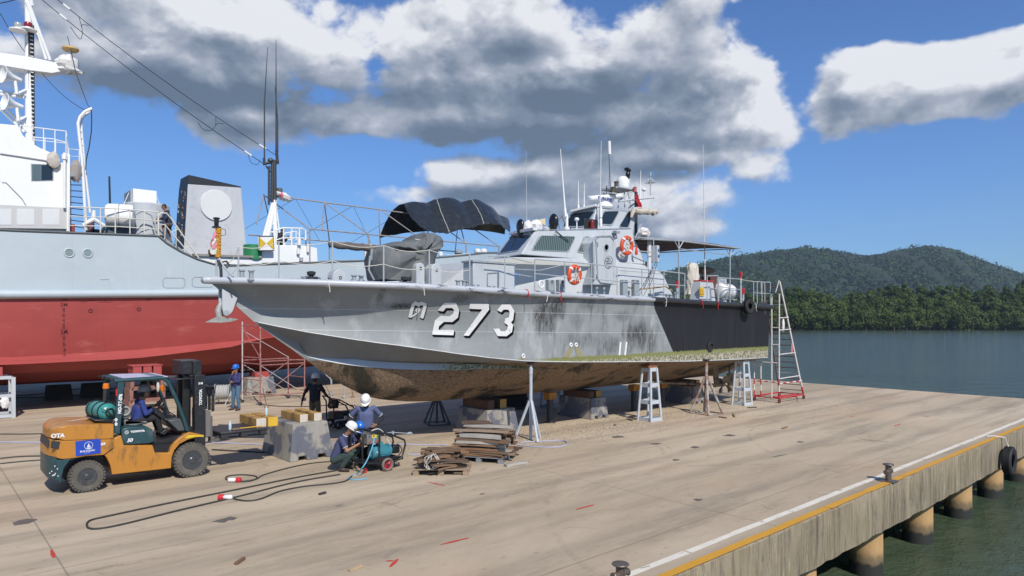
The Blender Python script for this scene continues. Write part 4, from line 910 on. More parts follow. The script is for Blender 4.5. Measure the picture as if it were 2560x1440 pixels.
for i in range(4): MB().tube([P(1518+i*3,520,16.3), P(1525+i*2,505,16.3), P(1521+i*4,496,16.4), P(1530+i*3,485,16.4)], .009, 4).build('mast_cable', dkm, boat)
# flag in folds
m_fl = M('red_flag', (.50,.02,.03), .8); mb = MB(); rows = []
for j in range(7):
    t_ = j/6; c0_ = P(lerp(1588,1594,t_), lerp(486,520,t_), 16.0); rows.append([c0_+V(lerp(0,.16+.10*t_, i/6), .05*sin(i*2.2+j), -.0) for i in range(7)])
mb.grid(rows, thick=V(0,.006,0)); fl = mb.build('flag', m_fl, None, smooth=60); tag(fl, 'small red and white flag hanging limp on the patrol boat mast', 'flag')
# pipe awning over the after deck
awm = M('awning_underside', (.11,.075,.08), .9, var=.2, scale=2)
A1 = [P(1600,597,15.0), P(1700,602,14.55), P(1850,621,14.3)]
far = [V(p.x+.2, 2*VC-p.y, p.z+.15) for p in A1]; mb = MB(); rows = []
for j in range(9):
    t_ = j/8; rows.append([lerp(A1[0], far[0], t_)+V(0,0,.12*sin(pi*t_)), lerp(A1[0].lerp(A1[1],.5), far[0].lerp(far[1],.5), t_)+V(0,0,.14*sin(pi*t_)), lerp(A1[1], far[1], t_)+V(0,0,.16*sin(pi*t_)), lerp(A1[1].lerp(A1[2],.5)+V(0,0,.03), far[1].lerp(far[2],.5), t_)+V(0,0,.12*sin(pi*t_)), lerp(A1[2], far[2], t_)+V(0,0,.08*sin(pi*t_))])
mb.grid(rows, thick=V(0,0,.03)); aw = mb.build('awning', awm, boat, smooth=60)
mb = MB(); mb.tube(A1, .03, 6); mb.tube(far, .03, 6)
for p, q in zip(A1, far): mb.tube([p, q], .022, 6)
mb.tube([P(1700,622,14.6), P(1820,637,14.4)], .016, 5); mb.build('awning_frame', gal, boat)
for x, y, br in ((1697,602,0),(1825,622,1)):
    p = P(x, y, 14.45); mb = MB(); mb.cyl(V(p.x, 14.45, zg(p.x)), p, .027, n=8)
    mb.tube([p-V(0,0,.30), p+V(-.28,0,0)], .016, 5); mb.tube([p-V(0,0,.30), p+V(.28,0,0)], .016, 5); mb.build('awning_post', gal, boat)
    q = mir(p); MB().cyl(V(q.x, q.y, zg(p.x)), q, .027, n=8).build('awning_post', gal, boat)
MB().cyl(P(1634,600,14.6), V(P(1634,700,14.6).x,14.6,4.1), .02, n=6).build('awning_post', gal, boat)
MB().tube([P(1583,593,15.0), P(1660,597,14.8)], .018, 6).build('bridge_rail', rlm, boat); MB().tube([P(1590,627,15.0), P(1635,631,14.8)], .018, 6).build('bridge_rail', rlm, boat)
a = P(1641,617,14.75); o = MB().box(a.x, a.x+.12, 14.7, 15.0, a.z-.55, a.z+.05).build('instrument_cabinet', gp, boat, bevel=.02)
for dz in (-.12, -.33): MB().cyl(V(a.x+.06,14.68,a.z+dz), V(a.x+.06,14.71,a.z+dz), .05).build('dial', M('blue_dial', (.05,.12,.3), .3), o)
# stern gear
cnv = M('beige_canvas', (.56,.52,.45), .9, var=.15, scale=4, dirt=(.30,.26,.2), damt=.4, dsc=5, bmp=.4, bsc=14)
a = P(1730,658,15.0); q = random.Random(12); mb = MB(); secs = [(0,.20,.14),(.10,.27,.2),(.22,.28,.22),(.35,.27,.22),(.5,.31,.24),(.65,.29,.22),(.8,.26,.22),(.95,.25,.2),(1.1,.30,.24),(1.2,.33,.26)]; n_ = 36; vs = []
for (dz, rx, ry) in secs: vs.append([V(a.x+rx*cos(2*pi*i/n_)*(1+.10*sin(i*.9+dz*7)+.06*sin(i*1.7-dz*11))+q.uniform(-.006,.006), 15.0+ry*sin(2*pi*i/n_)*(1+.14*sin(i*.8+dz*5)), a.z-dz) for i in range(n_)])
mb.grid([r+[r[0]] for r in vs]); mb.add(vs[0], [tuple(range(n_))]); gun2 = mb.build('covered_deck_gun', cnv, None, smooth=50); tag(gun2, 'upright beige canvas cover shrouding the small gun near the boat stern', 'covered gun')
a = P(1762,676,15.6); rag('brown_bundle', a, (.55,.3,.14), M('brown_cloth', (.22,.15,.09), .9, bmp=.4), boat, 9)
a = P(1752,700,14.45); c_ = P(1790,700,14.45); zb = zg(a.x); mb = MB(); mb.loft([V(a.x-.12,14.45,zb),V(c_.x,14.45,zb),V(c_.x,14.9,zb),V(a.x-.12,14.9,zb)], [V(a.x+.08,14.5,P(1755,703,14.45).z),V(c_.x-.12,14.5,P(1755,703,14.45).z),V(c_.x-.12,14.85,P(1755,703,14.45).z),V(a.x+.08,14.85,P(1755,703,14.45).z)])
cn = mb.build('engine_vent_casing', gp, boat, smooth=20, bevel=.01)
zt = P(1755,703,14.45).z; MB().box(a.x+.08, c_.x-.12, 14.47, 14.88, zt+.003, zt+.05).build('red_lid', M('red_lid', (.45,.03,.03), .5), cn)
MB().prism([P(1748,740,14.44),P(1760,740,14.44),P(1760,718,14.44),P(1748,718,14.44)], V(0,-.012,0)).build('warning_placard', M('yellow_sign', (.62,.42,.03), .5), cn)
mb = MB(); k = [P(1749.5,736,14.42), P(1758.5,736,14.42), P(1754,723,14.42)]; mb.tube(k+[k[0]], .008, 4); mb.build('warning_triangle', M('sign_red', (.5,.03,.02), .5), cn)
MB().prism([P(1782,745,14.9),P(1792,745,14.9),P(1792,690,14.9),P(1775,690,14.9)], V(0,.4,0)).build('brown_locker', M('brown_box', (.10,.04,.03), .7), boat)
MB().box(P(1795,700,15.3).x, P(1817,700,15.3).x, 15.3, 15.9, zg(25), P(1800,696,15.3).z).build('stern_locker', gp, boat, bevel=.02)
a, c_ = P(1796,726,14.8), P(1828,730,14.8); r0 = .34; raft = thing('life_raft_canister', 'white ribbed life raft drum lying in a cradle near the boat stern', 'life raft', tuple((a+c_)/2))
d = (c_-a).normalized(); mb = MB(); mb.lathe(a, d, [(.18,-.05),(.27,0),(.30,.05),(.30,(c_-a).length-.05),(.27,(c_-a).length),(.18,(c_-a).length+.05)], 22); mb.build('canister', whp, raft, smooth=40)
for t_ in (.15,.38,.62,.85): MB().tor(a.lerp(c_, t_), d, .305, .012, 22, 5).build('strap', gal, raft)
mb = MB(); 
for t_ in (.1,.9):
    p = a.lerp(c_, t_); mb.tube([p+V(0,-.36,-.05), p+V(0,-.3,-.33), p+V(0,.3,-.33), p+V(0,.36,-.05)], .022, 6)
    mb.cyl(p+V(0,-.2,-.33), V(p.x,p.y-.2,zg(p.x)-.02), .02)
mb.tube([a.lerp(c_,.1)+V(0,-.3,-.33), a.lerp(c_,.9)+V(0,-.3,-.33)], .02, 6); mb.build('raft_cradle', rlm, boat)
for x, y in ((1693,709),(1858,727),(1852,686)):
    p = P(x, y, 14.3); MB().lathe(p-V(0,0,.14), (0,0,1), [(.05,0),(.05,.12),(.06,.13),(.06,.22),(.03,.24)], 12).build('red_lamp', M('red_lamp_glass', (.5,.02,.02), .3), boat)
    MB().cyl(V(p.x,14.3,zg(p.x)-.02), p-V(0,0,.12), .04).build('lamp_post', rlm, boat)
# landing net
a = P(1846,640,14.4); mb = MB(); mb.tor(a, V(.3,1,.6), .20, .012, 20, 5); lh_ = [a+V(.2*cos(2*pi*i/10), .1*sin(2*pi*i/10), .05*sin(2*pi*i/10)) for i in range(10)]
for p in lh_: mb.tube([p, p.lerp(a+V(0,0,-.5), .5)+(p-a)*.2, a+V(-.02,0,-.5)], .004, 3)
mb.build('landing_net', dkm, None); tag(COL.objects['landing_net'], 'dark round landing net hung under the corner of the stern awning', 'net')
# propeller, shaft, strut, rudder
prop_m = M('bronze_prop', (.30,.24,.16), .5, metal=.35, var=.3, scale=5, dirt=(.45,.42,.38), damt=.5, dsc=4)
def prop(v, tilt=.0):
    h = P(1806,962,v) if v < VC else None
    if h is None: h = V(prop.h.x, v, prop.h.z)
    else: prop.h = h
    mb = MB(); mb.tube([h, V(h.x-4.6, v, h.z+.38)], .045, 10); mb.build('propeller_shaft', MATS['hull_bottom'], boat)
    pr_ = MB(); pr_.lathe(h+V(-.08,0,0), (1,0,0), [(.07,0),(.085,.08),(.08,.18),(.03,.3)], 14); pp = pr_.build('propeller', prop_m, boat, smooth=50)
    for k in range(4):
        q = 2*pi*k/4+.5; mb = MB(); rows = []
        for j in range(7):
            rr = .07+.36*j/6; w = (.10, .20, .28, .31, .29, .22, .07)[j]; tw = 1.05-.75*j/6; row = []
            for i in range(7):
                s_ = (i/6-.5)*w*1.15; ang = q+s_*cos(tw)/max(rr, .12)*.9; row.append(h+V(.1+s_*sin(tw), rr*cos(ang), rr*sin(ang)))
            rows.append(row)
        mb.grid(rows, thick=V(.014,0,0)); mb.build('blade', prop_m, pp, smooth=50)
    mb = MB(); mb.loft([h+V(-.55,-.04,-.02),h+V(-.25,-.02,-.02),h+V(-.25,.02,-.02),h+V(-.55,.04,-.02)], [h+V(-.75,-.04,.75),h+V(-.35,-.02,.75),h+V(-.35,.02,.75),h+V(-.75,.04,.75)]); mb.cyl(h+V(-.6,0,.0), h+V(-.15,0,-.0), .075); mb.build('shaft_strut', MATS['hull_bottom'], boat, bevel=.01)
    mb = MB(); mb.loft([h+V(.45,-.03,-.35),h+V(.8,-.01,-.35),h+V(.8,.01,-.35),h+V(.45,.03,-.35)],[h+V(.40,-.04,.45),h+V(.85,-.01,.45),h+V(.85,.01,.45),h+V(.40,.04,.45)]); mb.cyl(h+V(.55,0,.4), h+V(.55,0,.9), .04); mb.build('rudder', MATS['hull_bottom'], boat, bevel=.01)
prop(15.35); prop(2*VC-15.35)
# ------------------------------------------------------------------ things resting on or hanging from the patrol boat
lbr = M('ring_orange', (.62,.075,.022), .5, var=.12, scale=8, dirt=(.25,.06,.03), damt=.4, dsc=7); lbw = M('ring_white', (.72,.68,.66), .6)
def lifering(px, py, v, R, label):
    c_ = P(px, py, v); root = thing('life_ring', label, 'life ring', tuple(c_), 'orange life rings hung on the patrol boat')
    mb = MB(); mb.tor(c_, (0,1,.08), R, .075, 36, 12, sq=.8); mb.build('float', lbr, root, smooth=60)
    for k in range(4):
        a0 = pi/4+pi/2*k; mb = MB(); x, y = frame(V(0,1,.08).normalized()); pts = []
        seg = [c_+(x*cos(a0+s_)+y*sin(a0+s_))*R for s_ in (-.11,-.05,0,.05,.11)]; mb.tube(seg, .0785, 12); mb.build('white_band', lbw, root, smooth=60)
    q = random.Random(int(px)); mb = MB(); pts = [c_+V(q.uniform(-.14,.14), -.06+q.uniform(-.03,.03), q.uniform(-.22,.1)) for _ in range(16)]; mb.tube(pts, .011, 5)
    mb.tube([c_+V(0,-.08,R), c_+V(-.02,-.07,.05)], .01, 5); mb.build('grab_line', rope_m, root)
lifering(1436,687,14.02,.235,'orange life ring lashed to the side rail amidships, the lower of the two'); lifering(1567,614,14.9,.27,'orange life ring on the wheelhouse side behind the door, the higher of the two')
a = P(1591,627,14.95); MB().lathe(a-V(0,0,.14), (0,0,1), [(.05,0),(.055,.08),(.045,.13),(.02,.3),(.01,.32)], 10).build('life_ring_light', M('orange_lamp', (.6,.05,.03), .4), boat)
def tyre(name, c_, ax, R, r, label, group=None, sq=1.2, mat=None):
    root = thing(name, label, 'tyre', tuple(c_), group); ax = Vector(ax).normalized(); mb = MB()
    mb.lathe(c_-ax*r*sq, ax, [(R-r*.9, .02),(R-r*.4, 0),(R+r*.7, 0),(R+r, r*.35),(R+r, r*sq*2-r*.35),(R+r*.7, 2*r*sq),(R-r*.4, 2*r*sq),(R-r*.9, 2*r*sq-.02),(R-r*.9, 2*r*sq-.05),(R+r*.5, 2*r*sq-.06),(R+r*.55, .06),(R-r*.9, .05),(R-r*.9,.02)], 36)
    mb.f = mb.f[:-2]; mb.m = mb.m[:-2]; mb.build('tread_casing', mat or blk_, root, smooth=40)
    x, y = frame(ax); tb = MB()
    for i in range(44):
        q = 2*pi*i/44; d = x*cos(q)+y*sin(q); t_ = ax.cross(d); tb.obox(c_+d*(R+r+.004), .012, .02, 2*r*sq*.8, Matrix((d, t_, ax)).transposed())
    tb.build('tread_block', mat or blk_, root, smooth=0); root.children[-1]['kind'] = 'stuff'; return root
p = hullpt(1862, 766, 0); tf = tyre('tyre_fender', V(p.x, p.y-.16, p.z), (.12,1,0), .20, .085, 'small black tyre hung as a fender on the black quarter of the boat')
MB().tube([V(p.x,p.y-.16,p.z+.25), V(p.x-.02,p.y-.1,zg(p.x)+.1), V(p.x-.05, p.y+.15, zg(p.x)+.25)], .014, 5).build('rope', rope_m, tf)
# covered bow gun: pedestal under a sheet with a long sleeved barrel pointing forward
tp_ = M('grey_tarpaulin', (.12,.128,.128), .75, var=.25, scale=3, st=(1,1,.4), dirt=(.24,.24,.23), damt=.5, dsc=4, dst=(1,1,.3), bmp=.8, bsc=5)
g0 = thing('covered_bow_gun', 'bow gun under a drab grey sheet, its long sleeved barrel pointing forward', 'covered gun', (11.2, 16.4, zg(11)))
def gp_(x, y, v=16.3): return P(x, y, v)
outl = [(940,700),(932,660),(936,626),(952,616),(985,606),(1020,603),(1036,598),(1044,586),(1060,583),(1084,590),(1093,600),(1092,615),(1083,623),(1074,625),(1071,655),(1066,690),(1062,702)]
outl2 = []
for i in range(len(outl)):
    a, c_ = outl[i], outl[(i+1) % len(outl)]
    for k in range(4): outl2.append((lerp(a[0], c_[0], k/4), lerp(a[1], c_[1], k/4)))
mb = MB(); q = random.Random(3); A = []; B = []
ctr = gp_(1005, 650)
for lay, (dv, sc_) in enumerate(((-.60,.80),(-.55,.90),(-.44,.97),(-.2,1.0),(0,1.02),(.42,.97),(.55,.86))):
    row = []
    for i, (x, y) in enumerate(outl2):
        p = gp_(x, y); p = ctr+(p-ctr)*V(1,1,1).x; p = V(ctr.x+(p.x-ctr.x)*sc_, 16.4+dv*(1+.10*sin(p.x*9)+.06*sin(p.x*21+p.z*3)+.05*sin(p.z*8+p.x*4)), ctr.z+(p.z-ctr.z)*(sc_ if p.z > ctr.z else 1)); row.append(p+V(.02*sin(i*1.3+lay*2),0,.02*sin(i*1.1+lay)))
    A.append(row)
A = [r+[r[0]] for r in A]
for e in (0, -1):
    r0 = A[e]; c0_ = sum(r0[:-1], V(0,0,0))/len(r0[:-1]); inner = []
    for t_ in (.75, .5, .25): inner.append([r.lerp(c0_, 1-t_)+V(0, (.05*sin(r.x*12+r.z*3)+.04*sin(r.x*23-r.z*2))*(1 if e == 0 else -1)-(.05 if e == 0 else 0), 0) for r in r0])
    A = (inner[::-1]+A) if e == 0 else (A+inner)
mb.grid(A); n_ = len(A[0]); mb.add(A[0][:-1], [tuple(range(n_-1))]); mb.add(A[-1][:-1], [tuple(range(n_-1))[::-1]]); sh = mb.build('sheet', tp_, g0, smooth=60)
MB().tube([gp_(1084,624,16.0), gp_(1055,600,15.85), gp_(1038,598,15.9)], .012, 5).build('lashing', rope_m, sh)
bl, br_ = P(822,611,16.7), P(940,622,16.4); mb = MB(); pts = [bl.lerp(br_, i/10)+V(0,0,.02*sin(i*2)) for i in range(11)]
mb.tube(pts, [.085]*2+[.09+.006*(i % 3) for i in range(9)], 10); mb.build('barrel_cover', M('brown_sleeve', (.115,.095,.085), .85, var=.3, scale=7, bmp=.4, bsc=12), g0, smooth=50)
mb = MB(); a = P(925,640,16.35); mb.tube([a, P(922,675,16.35), P(935,700,16.35)], .03, 6); mb.tube([P(930,622,16.35), P(928,650,16.4)], .05, 6); mb.build('gun_mount', gp2, g0)
# jack staff with lamp and garland
js = thing('jackstaff', 'grey bow staff with a black riding lamp on its top', 'jackstaff', tuple(P(541,690,16.5)))
pb, ptp = P(541,692,16.5), P(541,570,16.5)
MB().cyl(pb-V(0,0,.05), ptp, .022).build('pole', rlm, js); lm = MB().lathe(ptp, (0,0,1), [(.10,0),(.10,.03),(.045,.05),(.05,.06),(.055,.20),(.075,.21),(.075,.24),(.03,.25)], 16).build('riding_lamp', M('lamp_black', (.015,.02,.018), .25), js)
MB().tube([ptp+V(.09,0,0), ptp+V(.2,0,-.02), ptp+V(.21,0,-.14), ptp+V(.06,0,-.18)], .008, 5).build('lamp_cable', dkm, js)
mb = MB(); mb.tube([P(548,645,16.4), P(560,668,16.3), P(583,692,16.0)], .022, 6); mb.build('brace', rlm, js)
mb = MB(); mb.tube([P(546,650,16.45), P(552,672,16.4), P(553,694,16.4)], .035, 6); mb.tube([P(556,655,16.4), P(566,653,16.4), P(572,662,16.4), P(566,670,16.4)], .025, 6); mb.build('dark_strap', dkm, js)
q = random.Random(2); mb = MB()
for i in range(20):
    t_ = i/19; c0_ = P(lerp(546,545,t_), lerp(572,642,t_), 16.46)
    for k in range(7): a_ = 2*pi*k/7+q.random(); mb.sph(c0_+V(.04*cos(a_), .04*sin(a_), q.uniform(-.012,.012)), .028, 6, 4)
gar = mb.build('garland', M('marigold', (.55,.26,.02), .8, var=.4, scale=25), None, smooth=60); gar['kind'] = 'stuff'; tag(gar, 'orange marigold garland wound round the bow staff', 'garland')
for k, (col, nm, lb, x0) in enumerate((((.62,.20,.28), 'pink_ribbon', 'pink silk ribbon tied to the bow staff', 0), ((.55,.62,.52), 'pale_green_ribbon', 'pale green ribbon hanging between the pink ribbon and the garland', 6))):
    mb = MB(); rows = []
    for j in range(8): t_ = j/7; c0_ = P(540-x0-7*sin(t_*2.2)+k*5, 580+42*t_+k*14, 16.44); rows.append([c0_+V(-.05+.05*i+.02*sin(j+i), .03*sin(j*1.3+i*2), 0) for i in range(4)])
    mb.grid(rows, thick=V(0,.005,0)); tag(mb.build(nm, M(nm, col, .7), None, smooth=60), lb, 'ribbon')
# anchor in its bow bracket
an = thing('bow_anchor', 'galvanised anchor hanging from the grey bracket under the bow', 'anchor', tuple(P(557,750,VC)))
q0 = [P(556,720,VC-.12), P(594,745,VC-.12), P(582,778,VC-.12), P(572,790,VC-.12), P(560,789,VC-.12), P(556,770,VC-.12)]
mb = MB(); mb.prism(q0, V(0,.05,0)); mb.prism([p+V(0,.24,0) for p in q0], V(0,.05,0)); bk = mb.build('anchor_bracket', gp, boat, bevel=.01)
mb = MB(); mb.cyl(P(566,782,VC-.2), P(566,782,VC+.2), .07); mb.build('roller', gp2, boat)
am = M('worn_galvanised', (.38,.39,.36), .6, metal=.2, var=.4, scale=6, dirt=(.1,.12,.08), damt=.6, dsc=6)
mb = MB(); mb.tube([P(553,756,VC), P(545,776,VC), P(548,792,VC)], [.05,.075,.07], 8); mb.build('shank', am, an, smooth=50)
mb = MB(); mb.loft([P(514,806,VC-.1), P(545,790,VC-.16), P(552,790,VC-.16), P(548,806,VC-.14)], [P(514,806,VC+.1)+V(0,0,.01), P(545,790,VC+.16), P(552,790,VC+.16), P(548,806,VC+.14)]); mb.build('fluke', am, an, smooth=30)
mb = MB(); mb.loft([P(596,798,VC-.1), P(552,791,VC-.16), P(545,796,VC-.16), P(548,807,VC-.14), P(580,804,VC-.12)], [P(596,798,VC+.1), P(552,791,VC+.16), P(545,796,VC+.16), P(548,807,VC+.14), P(580,804,VC+.12)]); mb.build('fluke', am, an, smooth=30)
# red, white cord loops tied on the rub rail
for i, (x, y, cn_) in enumerate(((1306,731,'red'),(1388,737,'red'),(1741,752,'red'),(1781,757,'red'),(1354,735,'white'),(1045,716,'white'),(809,705,'white'),(1651,748,'white'),(1876,762,'white'))):
    p = P(x, y, 13.84); p = rp_(x, y); p = V(p.x, near(bg(p.x)), zg(p.x)-.03); mb = MB(); q = random.Random(i)
    mb.tor(p, (1,0,0), .096, .013, 14, 5); mb.tube([p+V(0,-.10,-.02), p+V(q.uniform(-.05,.05),-.1,-.13), p+V(q.uniform(-.06,.06),-.09,-.22)], .012, 5)
    o = mb.build('rail_cord', M(cn_+'_cord', (.55,.03,.03) if cn_ == 'red' else (.6,.58,.52), .8), boat)
# ================================================================== BIG SHIP BEHIND (red bottom, pale grey sides, white upperworks)
SY = 30.0; SCN = 35.0
def sp(x, y, v=SY): return P(x, y, v)
ship = thing('steel_ship', 'large ship with red bottom, pale grey side and white upperworks beyond the forklift', 'ship', (12, SCN, 0))
top_px = [(-3000,565),(0,575),(395,590),(418,609),(454,630),(493,648),(534,660),(575,664),(795,656),(925,651),(1075,645),(1140,640),(1240,629)]
rub_px = [(-3000,732),(0,736),(555,733),(900,715),(1240,690)]; red_px = [(-3000,752),(0,748),(280,744),(555,739),(900,722),(1240,700)]
b1_px = [(-3000,897),(0,893),(60,892),(338,875),(615,850),(740,835),(900,818),(1240,790)]; b2_px = [(-3000,912),(0,912),(60,910),(338,896),(588,866),(640,850),(740,836),(900,819),(1240,791)]
kl_px = [(0,962),(60,958),(421,947),(515,940),(640,930),(700,924),(760,918),(900,905),(1240,880)]
def szat(u, v, tab):
    x, _ = PX(u, v); Z = CT*u+ST*v; return HC+(YH-itp(x, tab))/FP*Z
us2 = sorted(set([round(q, 3) for q in np.linspace(-26, 27, 54)]+[round(P(x, 600, SY).x, 3) for x in (395,405,418,435,454,475,493,515,534,555,575)]))
def taper(u): return 1.0 if u > -10 else max(.12, 1-((-10-u)/17)**2)
def stern(u): return 1.0 if u < 22 else 1-.25*((u-22)/5)**2
rows = []
for u in us2:
    w = SCN-SY; k = taper(u)*stern(u); y = lambda b: SCN-b*k
    zt = szat(u, SY, top_px); zr = szat(u, SY, red_px); zb1_ = szat(u, SY+.15, b1_px); zb2_ = min(szat(u, SY-.1, b2_px), zb1_-.02); zk_ = szat(u, SCN, kl_px) if u > 5 else szat(5, SCN, kl_px)
    if u < 2.5: f = 2.5; zt, zr, zb1_, zb2_ = szat(f, SY, top_px), szat(f, SY, red_px), szat(f, SY+.15, b1_px), min(szat(f, SY-.1, b2_px), szat(f, SY+.15, b1_px)-.02)
    out = min(1, max(0, (zb1_-zb2_)/.25))
    rows.append([(y(w), zt), (y(w+.01), zr), (y(w), lerp(zr, zb1_, .4)), (y(w-.06), lerp(zr, zb1_, .75)), (y(w-.15), zb1_), (y(w-.15+.32*out), zb2_), (y(w-.5), zb2_-.02), (y(w-.75), zb2_-.28*min(1, (zb2_-zk_)/1)), (y(w-1.9), lerp(zk_, zb2_, .30)), (y(w-3.4), lerp(zk_, zb2_, .10)), (y(0), zk_)])
m, b = new_mat('ship_grey'); t = N('ShaderNodeNewGeometry').outputs['Position']; sx = N('ShaderNodeSeparateXYZ'); L(t, sx.inputs[0])
c = mixc(noise(t, .5, 10, .7), (.35, .41, .435), (.45, .505, .53))
c = mixc(mth('MULTIPLY', sstep(noise(t, 1.1, 7, .7, (1,1,.6), (4,0,0)), .56, .70), .35), c, (.56, .60, .615))
c = mixc(mth('MULTIPLY', sstep(noise(t, 3, 8, .7, (1,1,.1), (9,0,0)), .60, .72), .25), c, (.28, .28, .26))
c = mixc(mth('MULTIPLY', lines(sx.outputs[0], 3.9, .012, 1.2), .45), c, (.33, .37, .385))
L(c, b.inputs['Base Color']); b.inputs['Roughness'].default_value = .5; bump(b, noise(t, .55, 3, .5), .5, .08)
sgm = m
m, b = new_mat('ship_red'); t = N('ShaderNodeNewGeometry').outputs['Position']; sx = N('ShaderNodeSeparateXYZ'); L(t, sx.inputs[0])
c = mixc(noise(t, .45, 7, .62), (.24, .032, .028), (.36, .058, .048))
c = mixc(mth('MULTIPLY', sstep(noise(t, 1.5, 8, .7, (.4,1,1.2), (5,0,0)), .55, .72), .45), c, (.45, .13, .105))
c = mixc(mth('MULTIPLY', sstep(noise(t, 2.5, 8, .7, (1,1,.12), (1,0,7)), .58, .72), .3), c, (.13, .022, .02))
c = mixc(mth('MULTIPLY', lines(sx.outputs[2], 1.45, .008, .2), .5), c, (.17, .025, .025)); c = mixc(mth('MULTIPLY', lines(sx.outputs[0], 5.1, .01, 2.2), .4), c, (.20, .03, .03))
c = mixc(mth('MULTIPLY', sstep(mth('ADD', sx.outputs[2], mth('MULTIPLY', mth('SUBTRACT', noise(t, 2, 8, .7), .5), .12)), 1.5, 1.42), .7), c, (.11, .016, .016))  # shade under the hull painted into the red: darker low on the bottom
L(c, b.inputs['Base Color']); b.inputs['Roughness'].default_value = .65; bump(b, noise(t, .7, 3, .5), .6, .07)
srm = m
mb = MB(); n = len(rows[0])
for sg in (1, -1):
    k = len(mb.v); mb.v += [(u, (y_ if sg == 1 else 2*SCN-y_), z_) for u, r in zip(us2, rows) for y_, z_ in r]
    for j in range(len(us2)-1):
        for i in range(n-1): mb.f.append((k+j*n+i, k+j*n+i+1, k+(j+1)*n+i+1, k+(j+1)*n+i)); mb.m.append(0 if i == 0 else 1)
for e in (0, -1):
    u = us2[e]; r = rows[e]; mb.add([V(u, y_, z_) for y_, z_ in r]+[V(u, 2*SCN-y_, z_) for y_, z_ in reversed(r[:-1])], [tuple(range(2*n-1))], 0)
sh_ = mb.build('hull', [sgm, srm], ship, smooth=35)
bm = bmesh.new(); bm.from_mesh(sh_.data); bmesh.ops.remove_doubles(bm, verts=bm.verts, dist=.0005); bmesh.ops.recalc_face_normals(bm, faces=bm.faces); bm.to_mesh(sh_.data); bm.free(); sh_.data.set_sharp_from_angle(angle=radians(35))
u_a = [u for u in us2]
mb = MB(); mb.tube([V(u, SCN-(SCN-SY+.06)*taper(u)*stern(u), szat(max(u, 2.5), SY-.1, rub_px)) for u in us2], .16, 8); mb.build('rub_rail', sgm, ship, smooth=60)
mb = MB(); mb.tube([V(u, SCN-(SCN-SY)*taper(u)*stern(u), szat(max(u, 2.5), SY, top_px)) for u in us2], .045, 6); mb.build('bulwark_cap', M('cap_dark', (.12,.13,.13), .6), ship, smooth=60)
wlm = M('white_line', (.70,.70,.68), .5)
mb = MB(); mb.grid([[V(u, SY-.012, szat(u, SY, red_px)+.10), V(u, SY-.012, szat(u, SY, red_px)+.0)] for u in np.linspace(2.5, 22, 40)]); mb.build('boot_stripe', wlm, ship, smooth=0)
mb = MB(); mb.grid([[V(u, SCN-(SCN-SY-.02)*taper(u)*stern(u), szat(max(u,2.5), SY, top_px)-.95), V(u, SCN, szat(max(u,2.5), SY, top_px)-.9), V(u, SCN+(SCN-SY-.02)*taper(u)*stern(u), szat(max(u,2.5), SY, top_px)-.95)] for u in us2]); mb.build('deck', M('ship_deck', (.25,.24,.21), .8), ship, smooth=30)
# portholes, doors in the side, valves, draft marks
for x, y in ((173,632),(219,633)):
    p = sp(x, y); mb = MB(); mb.tor(p+V(0,-.01,0), (0,1,0), .155, .03, 26, 8); o = mb.build('porthole', sgm, ship, smooth=60)
    MB().cyl(p+V(0,-.02,0), p+V(0,.05,0), .14, n=22).build('porthole_glass', M('dusty_glass', (.20,.26,.25), .15, var=.3, scale=5), o)
    MB().tube([p+V(-.13,-.025,0), p+V(.13,-.025,0)], .008, 4).build('glazing_bar', sgm, o)
seam = M('seam', (.25,.28,.29), .6)
for x0, x1, y0, y1 in ((407,462,695,720),(480,534,693,718)):
    pts = [sp(x, y)+V(0,-.012,0) for x, y in ((x0+6,y0),(x1-6,y0),(x1,y0+5),(x1,y1-5),(x1-6,y1),(x0+6,y1),(x0,y1-5),(x0,y0+5))]; MB().tube(pts, .012, 4, closed=True).build('shell_door', seam, ship)
MB().tube([sp(250,699)+V(0,-.01,0), sp(273,699)+V(0,-.01,0)], .012, 4).build('weld_mark', seam, ship)
for x, y in ((226,777),(347,773),(372,747)):
    p = sp(x, y); MB().tor(p+V(0,-.01,0), (0,1,0), .06, .02, 14, 6).build('sea_valve', M('valve_dark', (.12,.02,.02), .7), ship)
dmm = M('raised_red', (.16,.02,.02), .6)
for i, ch in enumerate(['N','3M','8','6','4','2','2M','8','6','4','2']):
    p = sp(155-(5 if len(ch) > 1 else 0), 752+i*13.2); text_mesh(ch, .19, 'draft_mark', dmm, ship, p+V(0,-.02,-.0), RS, bold=.004)
MB().tube([sp(200,755)+V(0,-.01,0), sp(238,751)+V(0,-.01,0)], .012, 4).build('load_line', dmm, ship); MB().tube([sp(245,755)+V(0,-.01,0), sp(281,755)+V(0,-.01,0)], .012, 4).build('load_line', dmm, ship)
MB().tube([sp(257,744)+V(0,-.01,0), sp(262,753)+V(0,-.01,0), sp(268,744)+V(0,-.01,0)], .01, 4).build('load_line', dmm, ship)
for x, y in ((48,951),(72,950),(607,924),(625,923)):
    p = P(x, y, 32.6); MB().box(p.x-.13, p.x+.13, p.y-.03, p.y+.02, p.z-.05, p.z+.05).build('zinc_anode', whp, ship)
